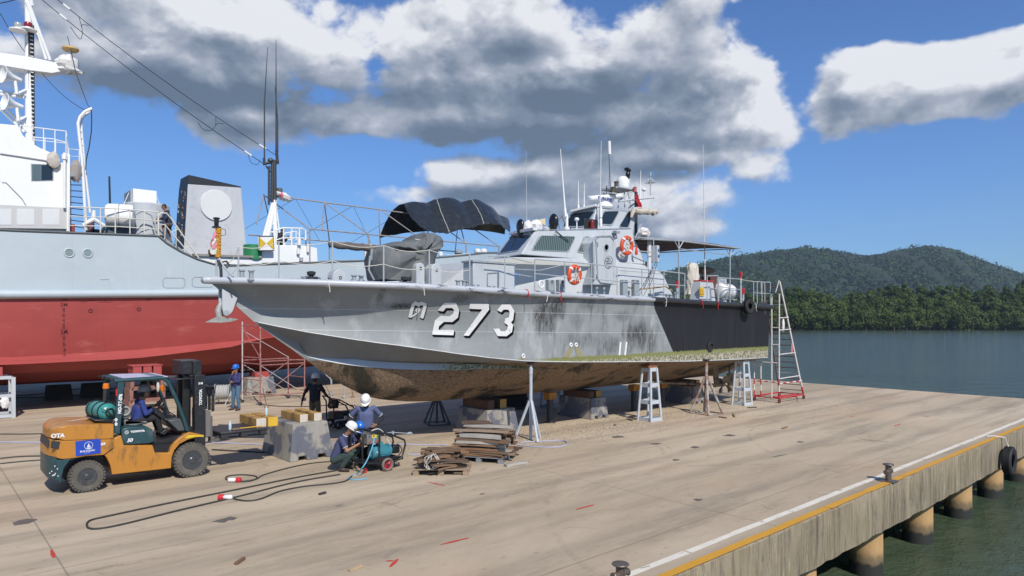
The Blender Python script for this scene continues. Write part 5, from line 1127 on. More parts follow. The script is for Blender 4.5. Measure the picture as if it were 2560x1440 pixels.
# white wheelhouse block: rounded top falling aft
FX = lambda cx, cy, v: P(cx/3.349, cy/3.349, v)
HV = 31.2
prof = [(-1200,309),(0,309),(46,313),(57,337),(75,355),(101,370),(137,385),(149,406),(170,408),(172,585),(-1200,585)]
wpt = [P(x, y, HV) for x, y in prof]
wpt[0].x = max(wpt[0].x, -9); wpt[-1].x = wpt[0].x
m_sw = M('ship_white', (.74,.74,.72), .5, var=.05, scale=1.2, dirt=(.42,.38,.32), damt=.35, dsc=2.2, dst=(1,1,.3), lo=.58, hi=.75)
mb = MB(); mb.prism([V(-9, HV, wpt[0].z)]+wpt[1:-1]+[V(-9, HV, wpt[-2].z)], V(0, 7.4, 0)); wb = mb.build('bridge_house', m_sw, ship, smooth=25, bevel=.04)
o = MB().prism([sp(x, y, HV-.02) for x, y in ((78,452),(133,451),(134,411),(77,409))], V(0,.03,0)).build('window', gp2, wb)
MB().prism([sp(x, y, HV-.035) for x, y in ((80,450),(102,450),(102,411),(80,411))], V(0,.02,0)).build('pane', M('teal_glass', (.10,.14,.15), .12), o)
MB().prism([sp(x, y, HV-.035) for x, y in ((103,450),(131,449),(131,413),(103,412))], V(0,.02,0)).build('pane', gl, o)
MB().tube([sp(0,384,HV-.02), sp(40,390,HV-.02), sp(130,404,HV-.02)], .03, 5).build('drip_rail', gal, wb)
MB().tube([sp(4,455,HV-.03), sp(15,456,HV-.03), sp(55,497,HV-.03), sp(64,512,HV-.03)], .012, 4).build('hose', gal, wb)
q = 31.0
MB().prism([sp(x, y, q) for x, y in ((-300,515),(0,512),(173,520),(173,572),(0,570),(-300,570))], V(0,.04,0)).build('weather_panel', M('panel_grey', (.50,.49,.47), .7, var=.1, scale=2), ship)
for x0, x1 in ((-40,28),(42,85),(106,148)): MB().prism([sp(x0,522,q-.01), sp(x1,522,q-.01), sp(x1,562,q-.01), sp(x0,562,q-.01)], V(0,.01,0)).build('filler_patch', M('patch', (.62,.63,.62), .8, var=.1, scale=5), ship)
# aerial post with white base, ladders
o = MB().box(P(166,400,q).x, P(174,400,q).x, q-.05, q+.12, P(166,578,q).z, P(166,385,q).z).build('signal_post', m_sw, ship)
MB().cyl(P(161,520,30.9), P(161,382,30.9), .05, n=8).build('cable_conduit', m_sw, ship); MB().lathe(P(161,392,30.9), (0,0,1), [(.09,-.1),(.09,.08),(.05,.1)], 12).build('conduit_cap', m_sw, ship)
def ladder(name, a0, a1, b0, b1, nr, r, mat, rm, par):
    mb = MB(); mb.tube([a0, a1], r, 6); mb.tube([b0, b1], r, 6); o = mb.build(name, mat, par)
    for i in range(nr):
        t_ = (i+.5)/nr; MB().cyl(a0.lerp(a1, t_), b0.lerp(b1, t_), r*.6, n=5).build('rung', rm, o)
    return o
dark_blue = M('dark_rung', (.02,.04,.10), .5)
ladder('boat_deck_ladder', P(176,572,31.6), P(176,440,31.6), P(214,578,31.0), P(207,440,31.0), 9, .03, m_sw, dark_blue, ship)
mb = MB(); mb.tube([P(215,578,31), P(210,480,31), P(205,400,31), P(197,330,31), P(195,308,31), P(200,292,31), P(212,279,31), P(229,271,31)], .055, 8); mb.tube([P(225,532,31.2), P(212,420,31.2), P(204,330,31.2), P(203,300,31.2), P(210,290,31.2), P(229,274,31.2)], .045, 8)
dv = mb.build('davit_arch', m_sw, ship)
for k in range(8): y = 310+k*17; MB().cyl(P(196+k*1.2,y,31), P(203+k*1.3,y+2,31.2), .02, n=5).build('rung', m_sw, dv)
# bridge roof rails
def rail(par, pts, v, hgt, nposts, r=.022, mids=1, mat=None, name='railing'):
    P3 = [P(x, y, v) for x, y in pts]; mb = MB(); mb.tube(P3, r, 6)
    for k in range(mids): mb.tube([p-V(0,0,hgt*(k+1)/(mids+1)) for p in P3], r*.75, 5)
    Ltot = [0]
    for a, c_ in zip(P3, P3[1:]): Ltot.append(Ltot[-1]+(c_-a).length)
    for i in range(nposts):
        s_ = Ltot[-1]*i/(nposts-1); 
        for j in range(len(P3)-1):
            if s_ <= Ltot[j+1]+1e-6: p = P3[j].lerp(P3[j+1], (s_-Ltot[j])/(Ltot[j+1]-Ltot[j])); break
        mb.cyl(p-V(0,0,hgt), p, r*.9, n=5)
    return mb.build(name, mat or m_sw, par)
rail(ship, [(50,313),(90,319),(165,328)], 31.6, .95, 5); rail(ship, [(85,343),(130,347),(165,356)], 32.6, .5, 4, mids=0); rail(ship, [(165,328),(170,372),(198,375)], 31.8, .55, 4)
rail(ship, [(173,517),(300,522),(395,530)], 30.15, 1.05, 7, r=.026, mids=2, mat=M('rail_pale', (.60,.58,.52), .6))
mb = MB(); mb.tube([P(396,590,30.1), P(396,540,30.1), P(402,532,30.1), P(416,533,30.1), P(427,545,30.1), P(497,646,30.1)], .03, 6); mb.tube([P(396,560,30.1), P(412,562,30.1), P(470,630,30.1), P(480,640,30.1)], .025, 6)
for a, c_ in (((425,582),(447,572)),((455,625),(478,615)),((413,560),(412,598)),((440,565),(440,622)),((462,597),(462,632))): mb.tube([P(*a,30.1), P(*c_,30.1)], .018, 5)
mb.build('stair_railing', M('rail_pale', (.6,.58,.52)), ship)
sr_ = MB(); a, c_ = P(402,598,30.8), P(484,652,30.8)
for i in range(9): p = a.lerp(c_, i/8); sr_.box(p.x-.13, p.x+.13, 30.45, 31.2, p.z-.03, p.z)
sr_.bar(a+V(0,-.35,-.05), c_+V(0,-.35,-.05), .04, .18); sr_.bar(a+V(0,.4,-.05), c_+V(0,.4,-.05), .04, .18); sr_.build('deck_stair', gp2, ship)
# deck gear between bridge and funnel
a = P(298,541,30.9); rf = MB(); rf.lathe(a-V(.5,0,0), V(1,-.35,0).normalized(), [(.25,0),(.42,.05),(.47,.15),(.47,.9),(.42,1.0),(.25,1.05)], 24); o = rf.build('life_raft_drum', whp, ship, smooth=40)
MB().tor(a-V(.5,0,0)+V(1,-.35,0).normalized()*.52, V(1,-.35,0), .475, .02, 24, 6).build('strap', gal, o)
mb = MB()
for dx in (-.5, .4): mb.tube([a+V(dx,-.3,-.35), a+V(dx-.1,-.3,-.9)], .035, 5); mb.tube([a+V(dx,.3,-.35), a+V(dx+.1,.3,-.9)], .035, 5)
mb.box(a.x-.5, a.x+.3, 30.8, 31.5, a.z-.95, a.z-.45); mb.build('raft_stand', M('blue_grey', (.08,.11,.13), .6), ship)
a = P(366,583,31.9); MB().lathe((a.x, 31.9, a.z-.3), (0,0,1), [(.88,0),(.88,1.45),(.84,1.5),(.2,1.54)], 36).build('vent_trunk', gp, ship, smooth=35)
o = MB().box(P(333,500,31.6).x, P(392,500,31.6).x, 31.6, 32.9, P(360,519,31.6).z, P(360,474,31.6).z).build('louvred_box', m_sw, ship, bevel=.02)
MB().box(P(326,500,31.7).x, P(332,500,31.7).x, 31.7, 32.8, P(360,519,31.6).z, P(360,478,31.6).z).build('louvre', gp2, o)
for a, c_ in (((322,482),(305,520)),((392,492),(401,515))): MB().tube([P(*a,31.5), P(*c_,31.3)], .01, 4).build('stay_wire', gal, ship)
MB().cyl(P(275,520,33), P(273,441,33), .045, .04, n=6).build('thin_pole', dkm, ship)
mb = MB(); c0_ = P(234,548,30.9)
for e in ((207,563),(262,565),(235,526)): mb.tube([c0_, P(*e,30.9)], [.09,.06], 8)
mb.build('white_tripod_casting', m_sw, ship)
for x, w, h, mt in ((214,24,40,(.14,.05,.05)),(178,10,30,(.28,.04,.03)),(262,22,20,(.55,.55,.53)),(230,30,14,(.03,.03,.035))):
    p = P(x, 583, 31.3); k = p.y*0+ (CT*p.x+ST*p.y)/FP; MB().box(p.x, p.x+w*k*.8, 31.3, 31.6, p.z-.2, p.z+h*k*.8).build('deck_box', M('deckbox_%d' % x, mt, .6), ship, bevel=.02)
for (x0, y0), (x1, y1) in (((330,540),(355,528)),((355,528),(378,538)),((340,585),(378,570)),((378,538),(392,585))): MB().tube([P(x0,y0,30.6), P(x1,y1,30.6)], .03, 5).build('grab_bar', gp2, ship)
# funnel
FV = 33.0
nf = [P(461,628,FV), P(470,460,FV), P(603,469,FV), P(615,636,FV)]
zb_ = nf[0].z-.6; dlt = V(0,1.55,0)
lo = [V(nf[0].x-.05, FV, zb_), V(nf[3].x+.1, FV, zb_), V(nf[3].x+.1, FV+1.6, zb_), V(nf[0].x-.05, FV+1.6, zb_)]
hi = [nf[1], nf[2], nf[2]+dlt*.85, nf[1]+dlt*.85]
f_w = M('funnel_grey', (.46,.475,.49), .6, var=.14, scale=1.6, st=(1,1,.4), dirt=(.33,.34,.35), damt=.5, dsc=3); f_b = M('funnel_black', (.02,.022,.026), .5, var=.4, scale=6)
mb = MB(); mb.loft(lo, hi); fn = mb.build('funnel', f_w, ship, smooth=0, bevel=.03)
mb = MB(); tl = P(472,437,FV); mb.loft([p+V(0,0,.004) for p in hi], [tl, V(nf[2].x-.02, FV+.02, nf[2].z+.06), V(nf[2].x-.02, FV+1.3, nf[2].z+.06), tl+V(0,1.25,0)]); mb.build('funnel_cap', f_b, ship, smooth=0)
mb = MB(); mb.grid([[lo[0]+V(-.012,.02,0), lo[3]+V(-.012,-.02,0)], [hi[0]+V(-.012,.02,0), hi[3]+V(-.012,-.02,0)]], thick=V(-.004,0,0)); mb.build('funnel_front', f_b, ship, smooth=0)
q = random.Random(5)
for i in range(26): t_ = .15+.8*i/26; s_ = q.uniform(.15,.85); p = lo[0].lerp(lo[3], s_).lerp(hi[0].lerp(hi[3], s_), t_)+V(-.03,0,0); MB().bar(p, p+V(0,q.uniform(-.15,.15),q.uniform(.05,.16)), .02, .03).build('louvre_fragment', f_w, fn) if i % 2 else MB().bar(p, p+V(0,.12,.1), .03, .02).build('louvre_fragment', M('rust_bit', (.30,.12,.04), .8), fn)
pc = P(540,514,FV-.0); MB().lathe(pc+V(0,.12,0), (0,-1,0), [(.70,0),(.72,.10),(.72,.17),(.70,.19)], 44).build('emblem_disc', M('disc_white', (.60,.60,.59), .6, var=.05, scale=4), ship, smooth=30)
# low white casing aft of the funnel and the aft deck house
cz = P(560,657,31.2).z
MB().prism([P(x, y, 31.5) for x, y in ((497,640),(655,646),(655,664),(497,656))], V(0,3,0)).build('engine_casing', m_sw, ship)
MB().prism([P(x, y, 31.4) for x, y in ((485,634),(655,640),(655,645),(485,640))], V(0,3.2,0)).build('casing_coaming', M('rusty_grey', (.25,.24,.22), .8, var=.3, scale=5), ship)
MB().prism([P(x, y, 31.5) for x, y in ((655,612),(760,614),(793,620),(795,655),(655,658))], V(0,2.6,0)).build('mast_house', m_sw, ship, bevel=.03)
a = P(632,638,31.8); MB().lathe((a.x,31.8,a.z-.2), (0,0,1), [(.42,0),(.42,.66),(.38,.68)], 24).build('green_tank', M('green_tank', (.02,.20,.07), .5), ship, smooth=30)
MB().box(P(522,636,31.4).x, P(536,636,31.4).x, 31.3, 31.5, P(522,637,31.4).z, P(522,624,31.4).z).build('red_fire_box', M('dull_red', (.22,.04,.04), .7), ship)
for x, y, w, h in ((746,628,8,14),(748,605,10,16),(753,648,9,9),(770,620,6,20)):
    p = P(x, y, 31.4); k = (CT*p.x+ST*p.y)/FP; MB().cyl(p-V(0,0,h*k/2), p+V(0,0,h*k/2), w*k/2, n=10).build('deck_fitting', (whp, gal)[x % 2], ship)
rail(ship, [(690,575),(707,570),(755,571),(764,577),(764,600)], 31.6, .95, 6, r=.04); rail(ship, [(712,583),(740,578),(749,590)], 32.2, .7, 4, r=.03)
rail(ship, [(800,652),(900,650)], 31.2, .5, 3, mids=0, mat=gal)
sgn_ = MB().prism([P(x, y, 31.2) for x, y in ((649,590),(681,590),(684,593),(686,623),(683,627),(650,627),(646,624),(645,593))], V(0,.05,0)).build('cross_marker_board', whp, ship)
for tri in (((648,593),(648,623),(665,608)),((683,593),(683,623),(667,608))): MB().prism([P(x, y, 31.18) for x, y in tri], V(0,.01,0)).build('yellow_triangle', M('marker_yellow', (.62,.42,.02), .5), sgn_)
MB().tube([P(x, y, 31.18) for x, y in ((648,590),(683,590),(685,626),(647,626))], .022, 4, closed=True).build('board_rim', dkm, sgn_)
# aft tripod mast
amv = 32.4
mb = MB()
for a, c_, r_ in (((658,597),(682,505),.08),((668,596),(689,500),.11),((689,612),(686,500),.12),((701,600),(690,510),.04)): mb.cyl(P(*a, amv), P(*c_, amv), r_, r_*.8, n=10)
for k in range(4): y = 520+k*20; mb.cyl(P(684-k*6,y,amv), P(688,y,amv), .04, n=6)
am_ = mb.build('aft_mast', m_sw, ship)
mb = MB(); mb.cyl(P(672,512,amv), P(672,415,amv), .05, n=6); mb.cyl(P(680,505,amv), P(681,405,amv), .09, n=8); mb.cyl(P(687,505,amv), P(686,400,amv), .10, n=8)
for k in range(9): y = 420+k*10; mb.cyl(P(672,y,amv), P(680,y,amv), .02, n=5)
mb.cyl(P(658,410,amv), P(696,402,amv), .07, n=6); mb.cyl(P(660,395,amv), P(660,412,amv), .06, n=6); mb.cyl(P(691,375,amv), P(694,410,amv), .07, n=6); mb.sph(P(676,402,amv), .14, 8, 6); mb.cyl(P(664,414,amv), P(676,430,amv), .035, n=6)
mb.build('black_topmast', dkm, am_)
for a, c_ in (((661,395),(669,118)),((690,385),(690,99)),((694,380),(687,215))): MB().tube([P(*a, amv), P(a[0], (a[1]+c_[1])/2, amv), P(*c_, amv)], [.035,.03,.012], 6).build('whip_antenna', dkm, am_)
p = P(699,480,amv); MB().lathe(p-V(0,0,.25), (0,0,1), [(.2,0),(.22,.08),(.1,.1),(.14,.15),(.14,.42),(.1,.44)], 14).build('mast_lamp', M('lamp_olive', (.10,.11,.09), .4), am_)
rg = rag('plastic_bag_wrap', P(708,491,amv), (.42,.2,.2), wrag, None, 11); 
for i, v in enumerate(rg.data.vertices): v.co = Vector((v.co.x, v.co.y, v.co.z-(v.co.x-P(708,491,amv).x)*.25))
tag(rg, 'white and pink plastic bag tied to the aft mast of the big ship', 'bag')
MB().sph(P(704,488,amv-.16), (.1,.06,.13), 8, 6).build('pink_print', M('pink_print', (.6,.1,.2), .7), rg)
# main mast
MV = 33.0
mb = MB(); mb.cyl(P(75,360,MV), P(72,90,MV), .17, .14, n=12); mb.cyl(P(72,90,MV), P(66,-60,MV), .13, .08, n=10); mb.box(P(64,450,MV).x, P(84,450,MV).x, MV-.2, MV+.2, P(64,360,MV).z-1.2, P(64,352,MV).z)
mm_ = mb.build('main_mast', m_sw, ship)
MB().bar(P(80,362,MV-.1), P(77,62,MV-.1), .09, .2).build('cable_trunk', dkm, mm_)
for k in range(28): y = 75+k*10; MB().box(P(77+k*.1,y,MV).x-.05, P(77+k*.1,y,MV).x+.05, MV-.215, MV-.20, P(77,y,MV).z, P(77,y,MV).z+.03).build('cable_clip', whp, mm_)
mb = MB(); mb.prism([P(x, y, MV-.25) for x, y in ((-330,110),(0,131),(75,142),(148,158),(160,165),(158,178),(130,183),(75,176),(0,163),(-330,120))], V(0,.5,0)); mb.build('yardarm', m_sw, mm_, bevel=.02)
for a, c_ in (((66,5),(115,148)),((72,8),(125,150)),((40,270),(68,330)),((0,255),(64,325)),((0,272),(60,330)),((0,228),(64,238)),((0,236),(60,244))): MB().cyl(P(*a,MV-.1), P(*c_,MV-.1), .055, n=8).build('mast_strut', m_sw, mm_)
for (x, y), col, nm in (((70,66),(.22,.015,.02),'red_mast_light'),((45,67),(.35,.36,.32),'clear_mast_light')):
    p = P(x, y, MV-.3); o = MB().lathe(p-V(0,0,.12), (0,0,1), [(.30,-.04),(.30,0),(.13,.01),(.13,.08)], 18).build('light_platform', m_sw, mm_)
    MB().lathe(p, (0,0,1), [(.13,-.04),(.14,0),(.14,.10),(.12,.15),(.04,.17)], 14).build(nm, M(nm, col, .2), mm_)
for x, y in ((34,195),(38,262)):
    p = P(x, y, MV-.4); mb = MB(); mb.lathe(p, (-1,-.3,.1), [(.08,-.25),(.10,-.1),(.13,.05),(.24,.25),(.34,.36),(.33,.37),(.2,.25)], 18); mb.cyl(p+V(.05,0,-.1), p+V(.1,0,-.6), .06); mb.cyl(p+V(.1,0,-.6), P(64,y+30,MV-.1), .05); mb.build('air_horn', m_sw, mm_, smooth=50)
p = P(176,122,MV-.2); MB().lathe(p-V(0,0,.09), (0,0,1), [(.25,0),(.30,.05),(.30,.12),(.22,.15)], 22).build('yellow_antenna_disc', M('aged_yellow', (.55,.36,.13), .5), mm_, smooth=40); MB().cyl(P(172,160,MV-.2), p, .10, .07).build('antenna_stem', m_sw, mm_)
wr = rag('rag_wrap', P(167,160,MV-.2), (.40,.3,.40), wrag, mm_, 21); rag('rag_wrap', P(176,177,MV-.2), (.45,.3,.12), wrag, mm_, 22); rag('rag_wrap', P(133,400,31.1), (.22,.15,.30), M('old_canvas', (.5,.46,.40), .9, bmp=.5), ship, 23); rag('rag_wrap', P(190,428,31.0), (.20,.15,.42), M('grey_canvas', (.30,.27,.25), .9, bmp=.5), ship, 24)
MB().tube([P(62,-40,MV), P(78,5,MV), P(80,15,MV)], .07, 6).build('mast_bracket', m_sw, mm_)
# wire aerials
wm_ = M('wire_black', (.02,.02,.02), .6)
def wire(name, pts, r, label, v0=MV, v1=MV, sag=0, par=None, fr=None):
    n = len(pts); out = []
    for i, (x, y) in enumerate(pts): out.append(P(x, y, lerp(v0, v1, i/(n-1))))
    o = MB().tube(out, r, 5).build(name, wm_, par, smooth=60)
    if label: tag(o, label, 'wire')
    return o
def curve(a, c_, k, n=14): return [(lerp(a[0], c_[0], i/n), lerp(a[1], c_[1], i/n)+k*4*(i/n)*(1-i/n)) for i in range(n+1)]
wA = wire('aerial_wire', curve((120,-20),(690,388),14), .016, 'upper of the two long aerial wires running down to the aft mast', MV, amv)
wB = wire('aerial_wire', curve((82,-20),(660,410),14), .016, 'lower of the two long aerial wires running down to the aft mast', MV, amv)
def spline0(pts, n=6):
    out = []
    for i in range(len(pts)-1):
        p0, p1, p2, p3 = pts[max(0,i-1)], pts[i], pts[i+1], pts[min(len(pts)-1,i+2)]
        for k in range(n): t_ = k/n; out.append(.5*((2*p1)+(p2-p0)*t_+(2*p0-5*p1+4*p2-p3)*t_*t_+(3*p1-p0-3*p2+p3)*t_**3))
    return out+[pts[-1]]
LA, LB = curve((120,-20),(690,388),14), curve((82,-20),(660,410),14)
def onw(Lw, t_): k = t_*14; i = int(k); f = k-i; p = (lerp(Lw[i][0], Lw[i+1][0], f), lerp(Lw[i][1], Lw[i+1][1], f)); return P(*p, lerp(MV, amv, t_))
for ta, tb, dn in ((.135,.20,.75),(.735,.745,.55)):
    a_, b_ = onw(LA, ta), onw(LB, tb); c_ = (a_+b_)/2-V(0,0,dn); MB().tube(spline0([a_, a_.lerp(c_,.55)+V(.12,0,0), b_.lerp(c_,.75)+V(.05,0,0), b_-V(.12,0,.22), b_-V(.3,0,-.05)]), .012, 5).build('aerial_loop', wm_, wA); MB().tube(spline0([a_+V(.35,0,-.27), a_+V(.12,0,-.3), a_.lerp(c_,.55)+V(.12,0,0)]), .012, 5).build('aerial_loop', wm_, wA)
a_ = onw(LB, .93); MB().tube(spline0([a_, a_+V(.15,0,-.4), a_+V(.45,0,-.45), a_+V(.6,0,-.2)]), .012, 5).build('aerial_loop', wm_, wB)
for Lw, t_, pr in ((LA,.065,wA),(LB,.115,wB),(LA,.925,wA),(LB,.915,wB)): MB().cyl(onw(Lw, t_), onw(Lw, t_+.03), .05, n=8).build('insulator', whp, pr)
wire('mast_stay', curve((0,33),(62,130),4), .014, 'short black stay left of the main mast of the big ship')
wire('davit_wire', curve((105,183),(214,276),10), .012, 'thin black wire from the yardarm down to the davit arch', MV, 31)
wire('davit_wire', [(168,90),(176,120),(190,182),(205,225),(219,262),(228,272)], .012, 'thin black wire from the aerials past the antenna disc to the davit', MV, 31)
wire('slack_cable', [(228,274),(229,300),(228,330),(222,370),(215,400),(214,425)], .02, 'slack black cable hanging from the tip of the davit arch', 31, 31)
wire('mast_stay', [(0,8),(20,4),(60,-8)], .02, 'black stay with white insulator at the top left corner')
# pipe frame with black tarpaulin over the aft deck
tfm = M('rusty_pipe', (.30,.27,.25), .7, var=.3, scale=8, dirt=(.22,.09,.05), damt=.7, dsc=4)
fr = thing('tent_frame', 'rusty pipe tent frame standing on the aft deck of the big ship', 'frame', (20, 33.7, 7)); ez = 7.85; rz = 9.65
U_list = [13.4, 14.75, 18.0, 21.3, 24.3, 26.6]
mb = MB(); e1, e2_ = 31.5, 35.9
mb.tube([V(14.0,33.7,rz), V(27,33.7,rz-.1)], .035, 6); mb.tube([V(14.75,e1,ez), V(27,e1,ez)], .035, 6); mb.tube([V(13.4,e2_,ez), V(27,e2_,ez)], .035, 6); mb.build('purlin', tfm, fr)
for i, u in enumerate((14.75, 18.0, 21.3, 24.4, 26.9)):
    MB().tube([V(u,e1,6.1), V(u,e1,ez)], .038, 6).build('post', tfm, fr); MB().tube([V(u,e2_,6.1), V(u,e2_,ez)], .038, 6).build('post', tfm, fr)
    MB().tube([V(u,e1,ez), V(u-1.4,33.7,rz), V(u,e2_,ez)], .03, 6).build('rafter', tfm, fr)
    MB().tube([V(u-2.6,e1,ez), V(u-1.4,33.7,rz)], .03, 6).build('rafter', tfm, fr)
for u in (15, 18.3, 21.5): MB().tube([V(u,33.7,rz), V(u+2.4,e2_,ez)], .010, 4).build('guy_wire', wm_, fr); MB().tube([V(u,33.7,rz), V(u-2.2,e2_,ez)], .010, 4).build('guy_wire', wm_, fr)
btm = M('black_tarpaulin', (.022,.025,.026), .30, var=.4, scale=4, bmp=.9, bsc=4, dirt=(.06,.065,.065), damt=.6, dsc=3)
NEARL = [(1052,568),(1075,578),(1110,584),(1150,574),(1185,566),(1222,558),(1250,562),(1276,580)]
SHOL = [(1018,545),(1060,540),(1100,536),(1150,534),(1200,534),(1245,545),(1275,571)]
RIDL = [(1008,511),(1045,509),(1080,502),(1110,498),(1150,500),(1190,503),(1230,520),(1270,552)]
FARL = [(948,594),(975,588),(1000,584),(1050,578),(1100,575),(1150,573),(1200,575),(1262,585)]
def alongl(tab, s_):
    ks = s_*(len(tab)-1); i = min(int(ks), len(tab)-2); f = ks-i; return (lerp(tab[i][0], tab[i+1][0], f), lerp(tab[i][1], tab[i+1][1], f))
mb = MB(); rows = []; NU, NV_ = 54, 24
for j in range(NV_+1):
    t_ = j/NV_; row = []
    for i in range(NU+1):
        s_ = i/NU; n0 = P(*alongl(NEARL, s_), 31.3); n1 = P(*alongl(SHOL, s_), 32.3); n2 = P(*alongl(RIDL, s_), 33.6); n3 = P(*alongl(FARL, s_), 36.0)
        if t_ < .5: q_ = t_/.5; p = n0*(1-q_)**2+n1*2*q_*(1-q_)+n2*q_**2
        else: q_ = (t_-.5)/.5; p = n2.lerp(n3, q_)+V(0,0,.5*sin(pi*q_))
        rb = abs(sin(pi*(s_*3+.25)))**.6; fold = (1-min(1, t_/.5))
        p = p+V(0, -.10*rb*sin(pi*min(1,t_*1.1)), .26*(rb-.6)*sin(pi*t_)**.5+.022*sin(s_*95+t_*5)*fold+.02*sin(s_*53+t_*22)*fold+.018*sin(s_*31-t_*40))
        row.append(p)
    rows.append(row)
mb.grid(rows, thick=V(0,0,-.02)); tag(mb.build('black_tarpaulin', btm, None, smooth=60), 'wind filled black tarpaulin lashed over the far end of the tent frame', 'tarpaulin')
for s_ in (1/3, 2/3): MB().tube([rows[j][int(NU*s_)]+V(0,0,.02) for j in range(NV_+1)], .015, 4).build('tarpaulin_rope', rope_m, COL.objects['black_tarpaulin'])
# aft deck vents of the big ship seen over the foredeck
for x, y, v, w in ((1088,634,31.3,.12),(1102,634,31.3,.12),(1147,628,31.6,.22),(1194,626,31.6,.20),(1209,626,31.6,.22),(1074,640,31.3,.1)):
    p = P(x, y, v); MB().lathe(p-V(0,0,.5), (0,0,1), [(w*.7,0),(w*.7,.35),(w,.38),(w,.52),(w*.5,.6)], 14).build('aft_vent', whp if x != 1147 else gp2, ship, smooth=40)
MB().cyl(P(916,648,31.4), P(916,622,31.4), .12, n=10).build('aft_vent', m_sw, ship); MB().cyl(P(925,660,31.2), P(927,610,31.2), .03, n=6).build('thin_post', m_sw, ship)
# keel blocks and cribs under the big ship
blk_dark = M('keel_block_dark', (.05,.045,.042), .9, var=.4, scale=6)
crm = M('red_lead_steel', (.27,.13,.10), .8, var=.3, scale=4, dirt=(.08,.05,.045), damt=.7, dsc=3)
for i, x in enumerate((84, 165, 300, 560)):
    p = G(x, 965-(x-84)*.02) if i < 2 else G(x, 958-(x-300)*.04); o = MB().box(-.5,.5,-.25,.25,0,zrr if False else .62, tp=.06).build('keel_block', blk_dark, None, bevel=.02); o.location = (p.x, SCN, 0)
    tag(o, ['dark keel block under the big ship, leftmost of its row', 'dark keel block under the big ship, second from the left', 'dark keel block under the big ship behind the forklift', 'dark keel block under the big ship near the blue helmeted man'][i], 'block', 'keel blocks under the big ship')
def crib(name, label, G0, w, d, h, lev, mat, cap=None):
    o = thing(name, label, 'support', (G0.x, G0.y, 0)); hh = h/lev
    for k in range(lev):
        w2, d2 = w*(1-.06*k), d*(1-.06*k); z = k*hh; mb = MB()
        for sx_ in (-1, 1): mb.bar(G0+V(sx_*w2/2-sx_*.08, 0, z+.05), G0+V(sx_*w2/2-sx_*.08, 0, z+hh-.03), .16, .12) ; mb.box(G0.x+sx_*w2/2-.06, G0.x+sx_*w2/2+.06, G0.y-d2/2, G0.y+d2/2, z+.002, z+hh-.002)
        mb.box(G0.x-w2/2, G0.x+w2/2, G0.y-d2/2, G0.y+d2/2, z+hh-.06, z+hh-.003); mb.box(G0.x-w2/2, G0.x+w2/2, G0.y-d2/2, G0.y+d2/2, z, z+.05); mb.build('steel_stage', mat, o, bevel=.005)
    return o
g1 = P(345,1035,25.6); g1 = G(362,1028)
cb = crib('steel_crib', 'tall stack of rusty red steel frames behind the forklift cab, under the big ship', V(g1.x, g1.y, 0), 1.15, .9, 1.35, 3, crm)
zc = 1.35
mb = MB(); 
for k in range(3): mb.box(g1.x-.48+k*.34, g1.x-.2+k*.34, g1.y-.4, g1.y+.4, zc, zc+.36)
mb.box(g1.x-.52, g1.x+.52, g1.y-.42, g1.y+.42, zc+.363, zc+.40); mb.build('red_cap_block', M('bright_red_lead', (.36,.06,.055), .7, var=.25, scale=4), cb, bevel=.01)
g2 = G(33,1044); st2 = thing('steel_trestle', 'pale grey steel trestle with a red block on top at the left picture edge', 'support', (g2.x, g2.y, 0)); mb = MB()
for dx in (0, -1.3):
    for dy in (0, .9): mb.box(g2.x+dx-.06, g2.x+dx+.06, g2.y+dy-.06, g2.y+dy+.06, 0, 1.42)
for dx in (0, -1.3): 
    for zz in (.05, .75, 1.3): mb.box(g2.x+dx-.05, g2.x+dx+.05, g2.y+.06, g2.y+.84, zz, zz+.1)
mb.build('post', gp, st2); mb = MB()
for zz in (.02, .72, 1.36): 
    for dy in (0, .9): MB().box(g2.x-1.24, g2.x-.06, g2.y+dy-.05, g2.y+dy+.05, zz, zz+.11).build('cross_beam', gp, st2)
pass; MB().box(g2.x-.75, g2.x-.30, g2.y+.05, g2.y+.85, 1.48, 1.78).build('red_cap_block', MATS['bright_red_lead'], st2); rag('rag', V(g2.x-.25, g2.y-.07, .55), (.13,.06,.2), wrag, st2, 31)
# ================================================================== YARD: supports under the patrol boat
C7 = lambda x, y: (640+x/4.5, 880+y/4.5)
m, b = new_mat('block_concrete'); t = tcobj()
c = mixc(noise(t, 2.5, 8, .7, (1,1,.3)), (.16, .145, .125), (.40, .375, .33))
c = mixc(mth('MULTIPLY', sstep(noise(t, 1.3, 4, .5, (1,1,1), (3,0,1)), .50, .56), .85), c, (.085, .095, .13))
c = mixc(mth('MULTIPLY', sstep(noise(t, 9, 8, .7, (1,1,.12)), .54, .68), .6), c, (.07, .065, .06))
L(c, b.inputs['Base Color']); b.inputs['Roughness'].default_value = .9; bump(b, noise(t, 14, 7, .75), .6, .02)
bc1 = m
timb = M('yellow_timber', (.42, .24, .06), .85, var=.3, scale=3, st=(3,.4,3), dirt=(.12,.08,.05), damt=.75, dsc=3, lo=.45, hi=.65, bmp=.3)
timbe = M('timber_end', (.55, .50, .42), .85, var=.2, scale=8, dirt=(.5,.2,.02), damt=.7, dsc=4)
drk = M('dark_timber', (.10, .055, .035), .9, var=.4, scale=5, bmp=.4)
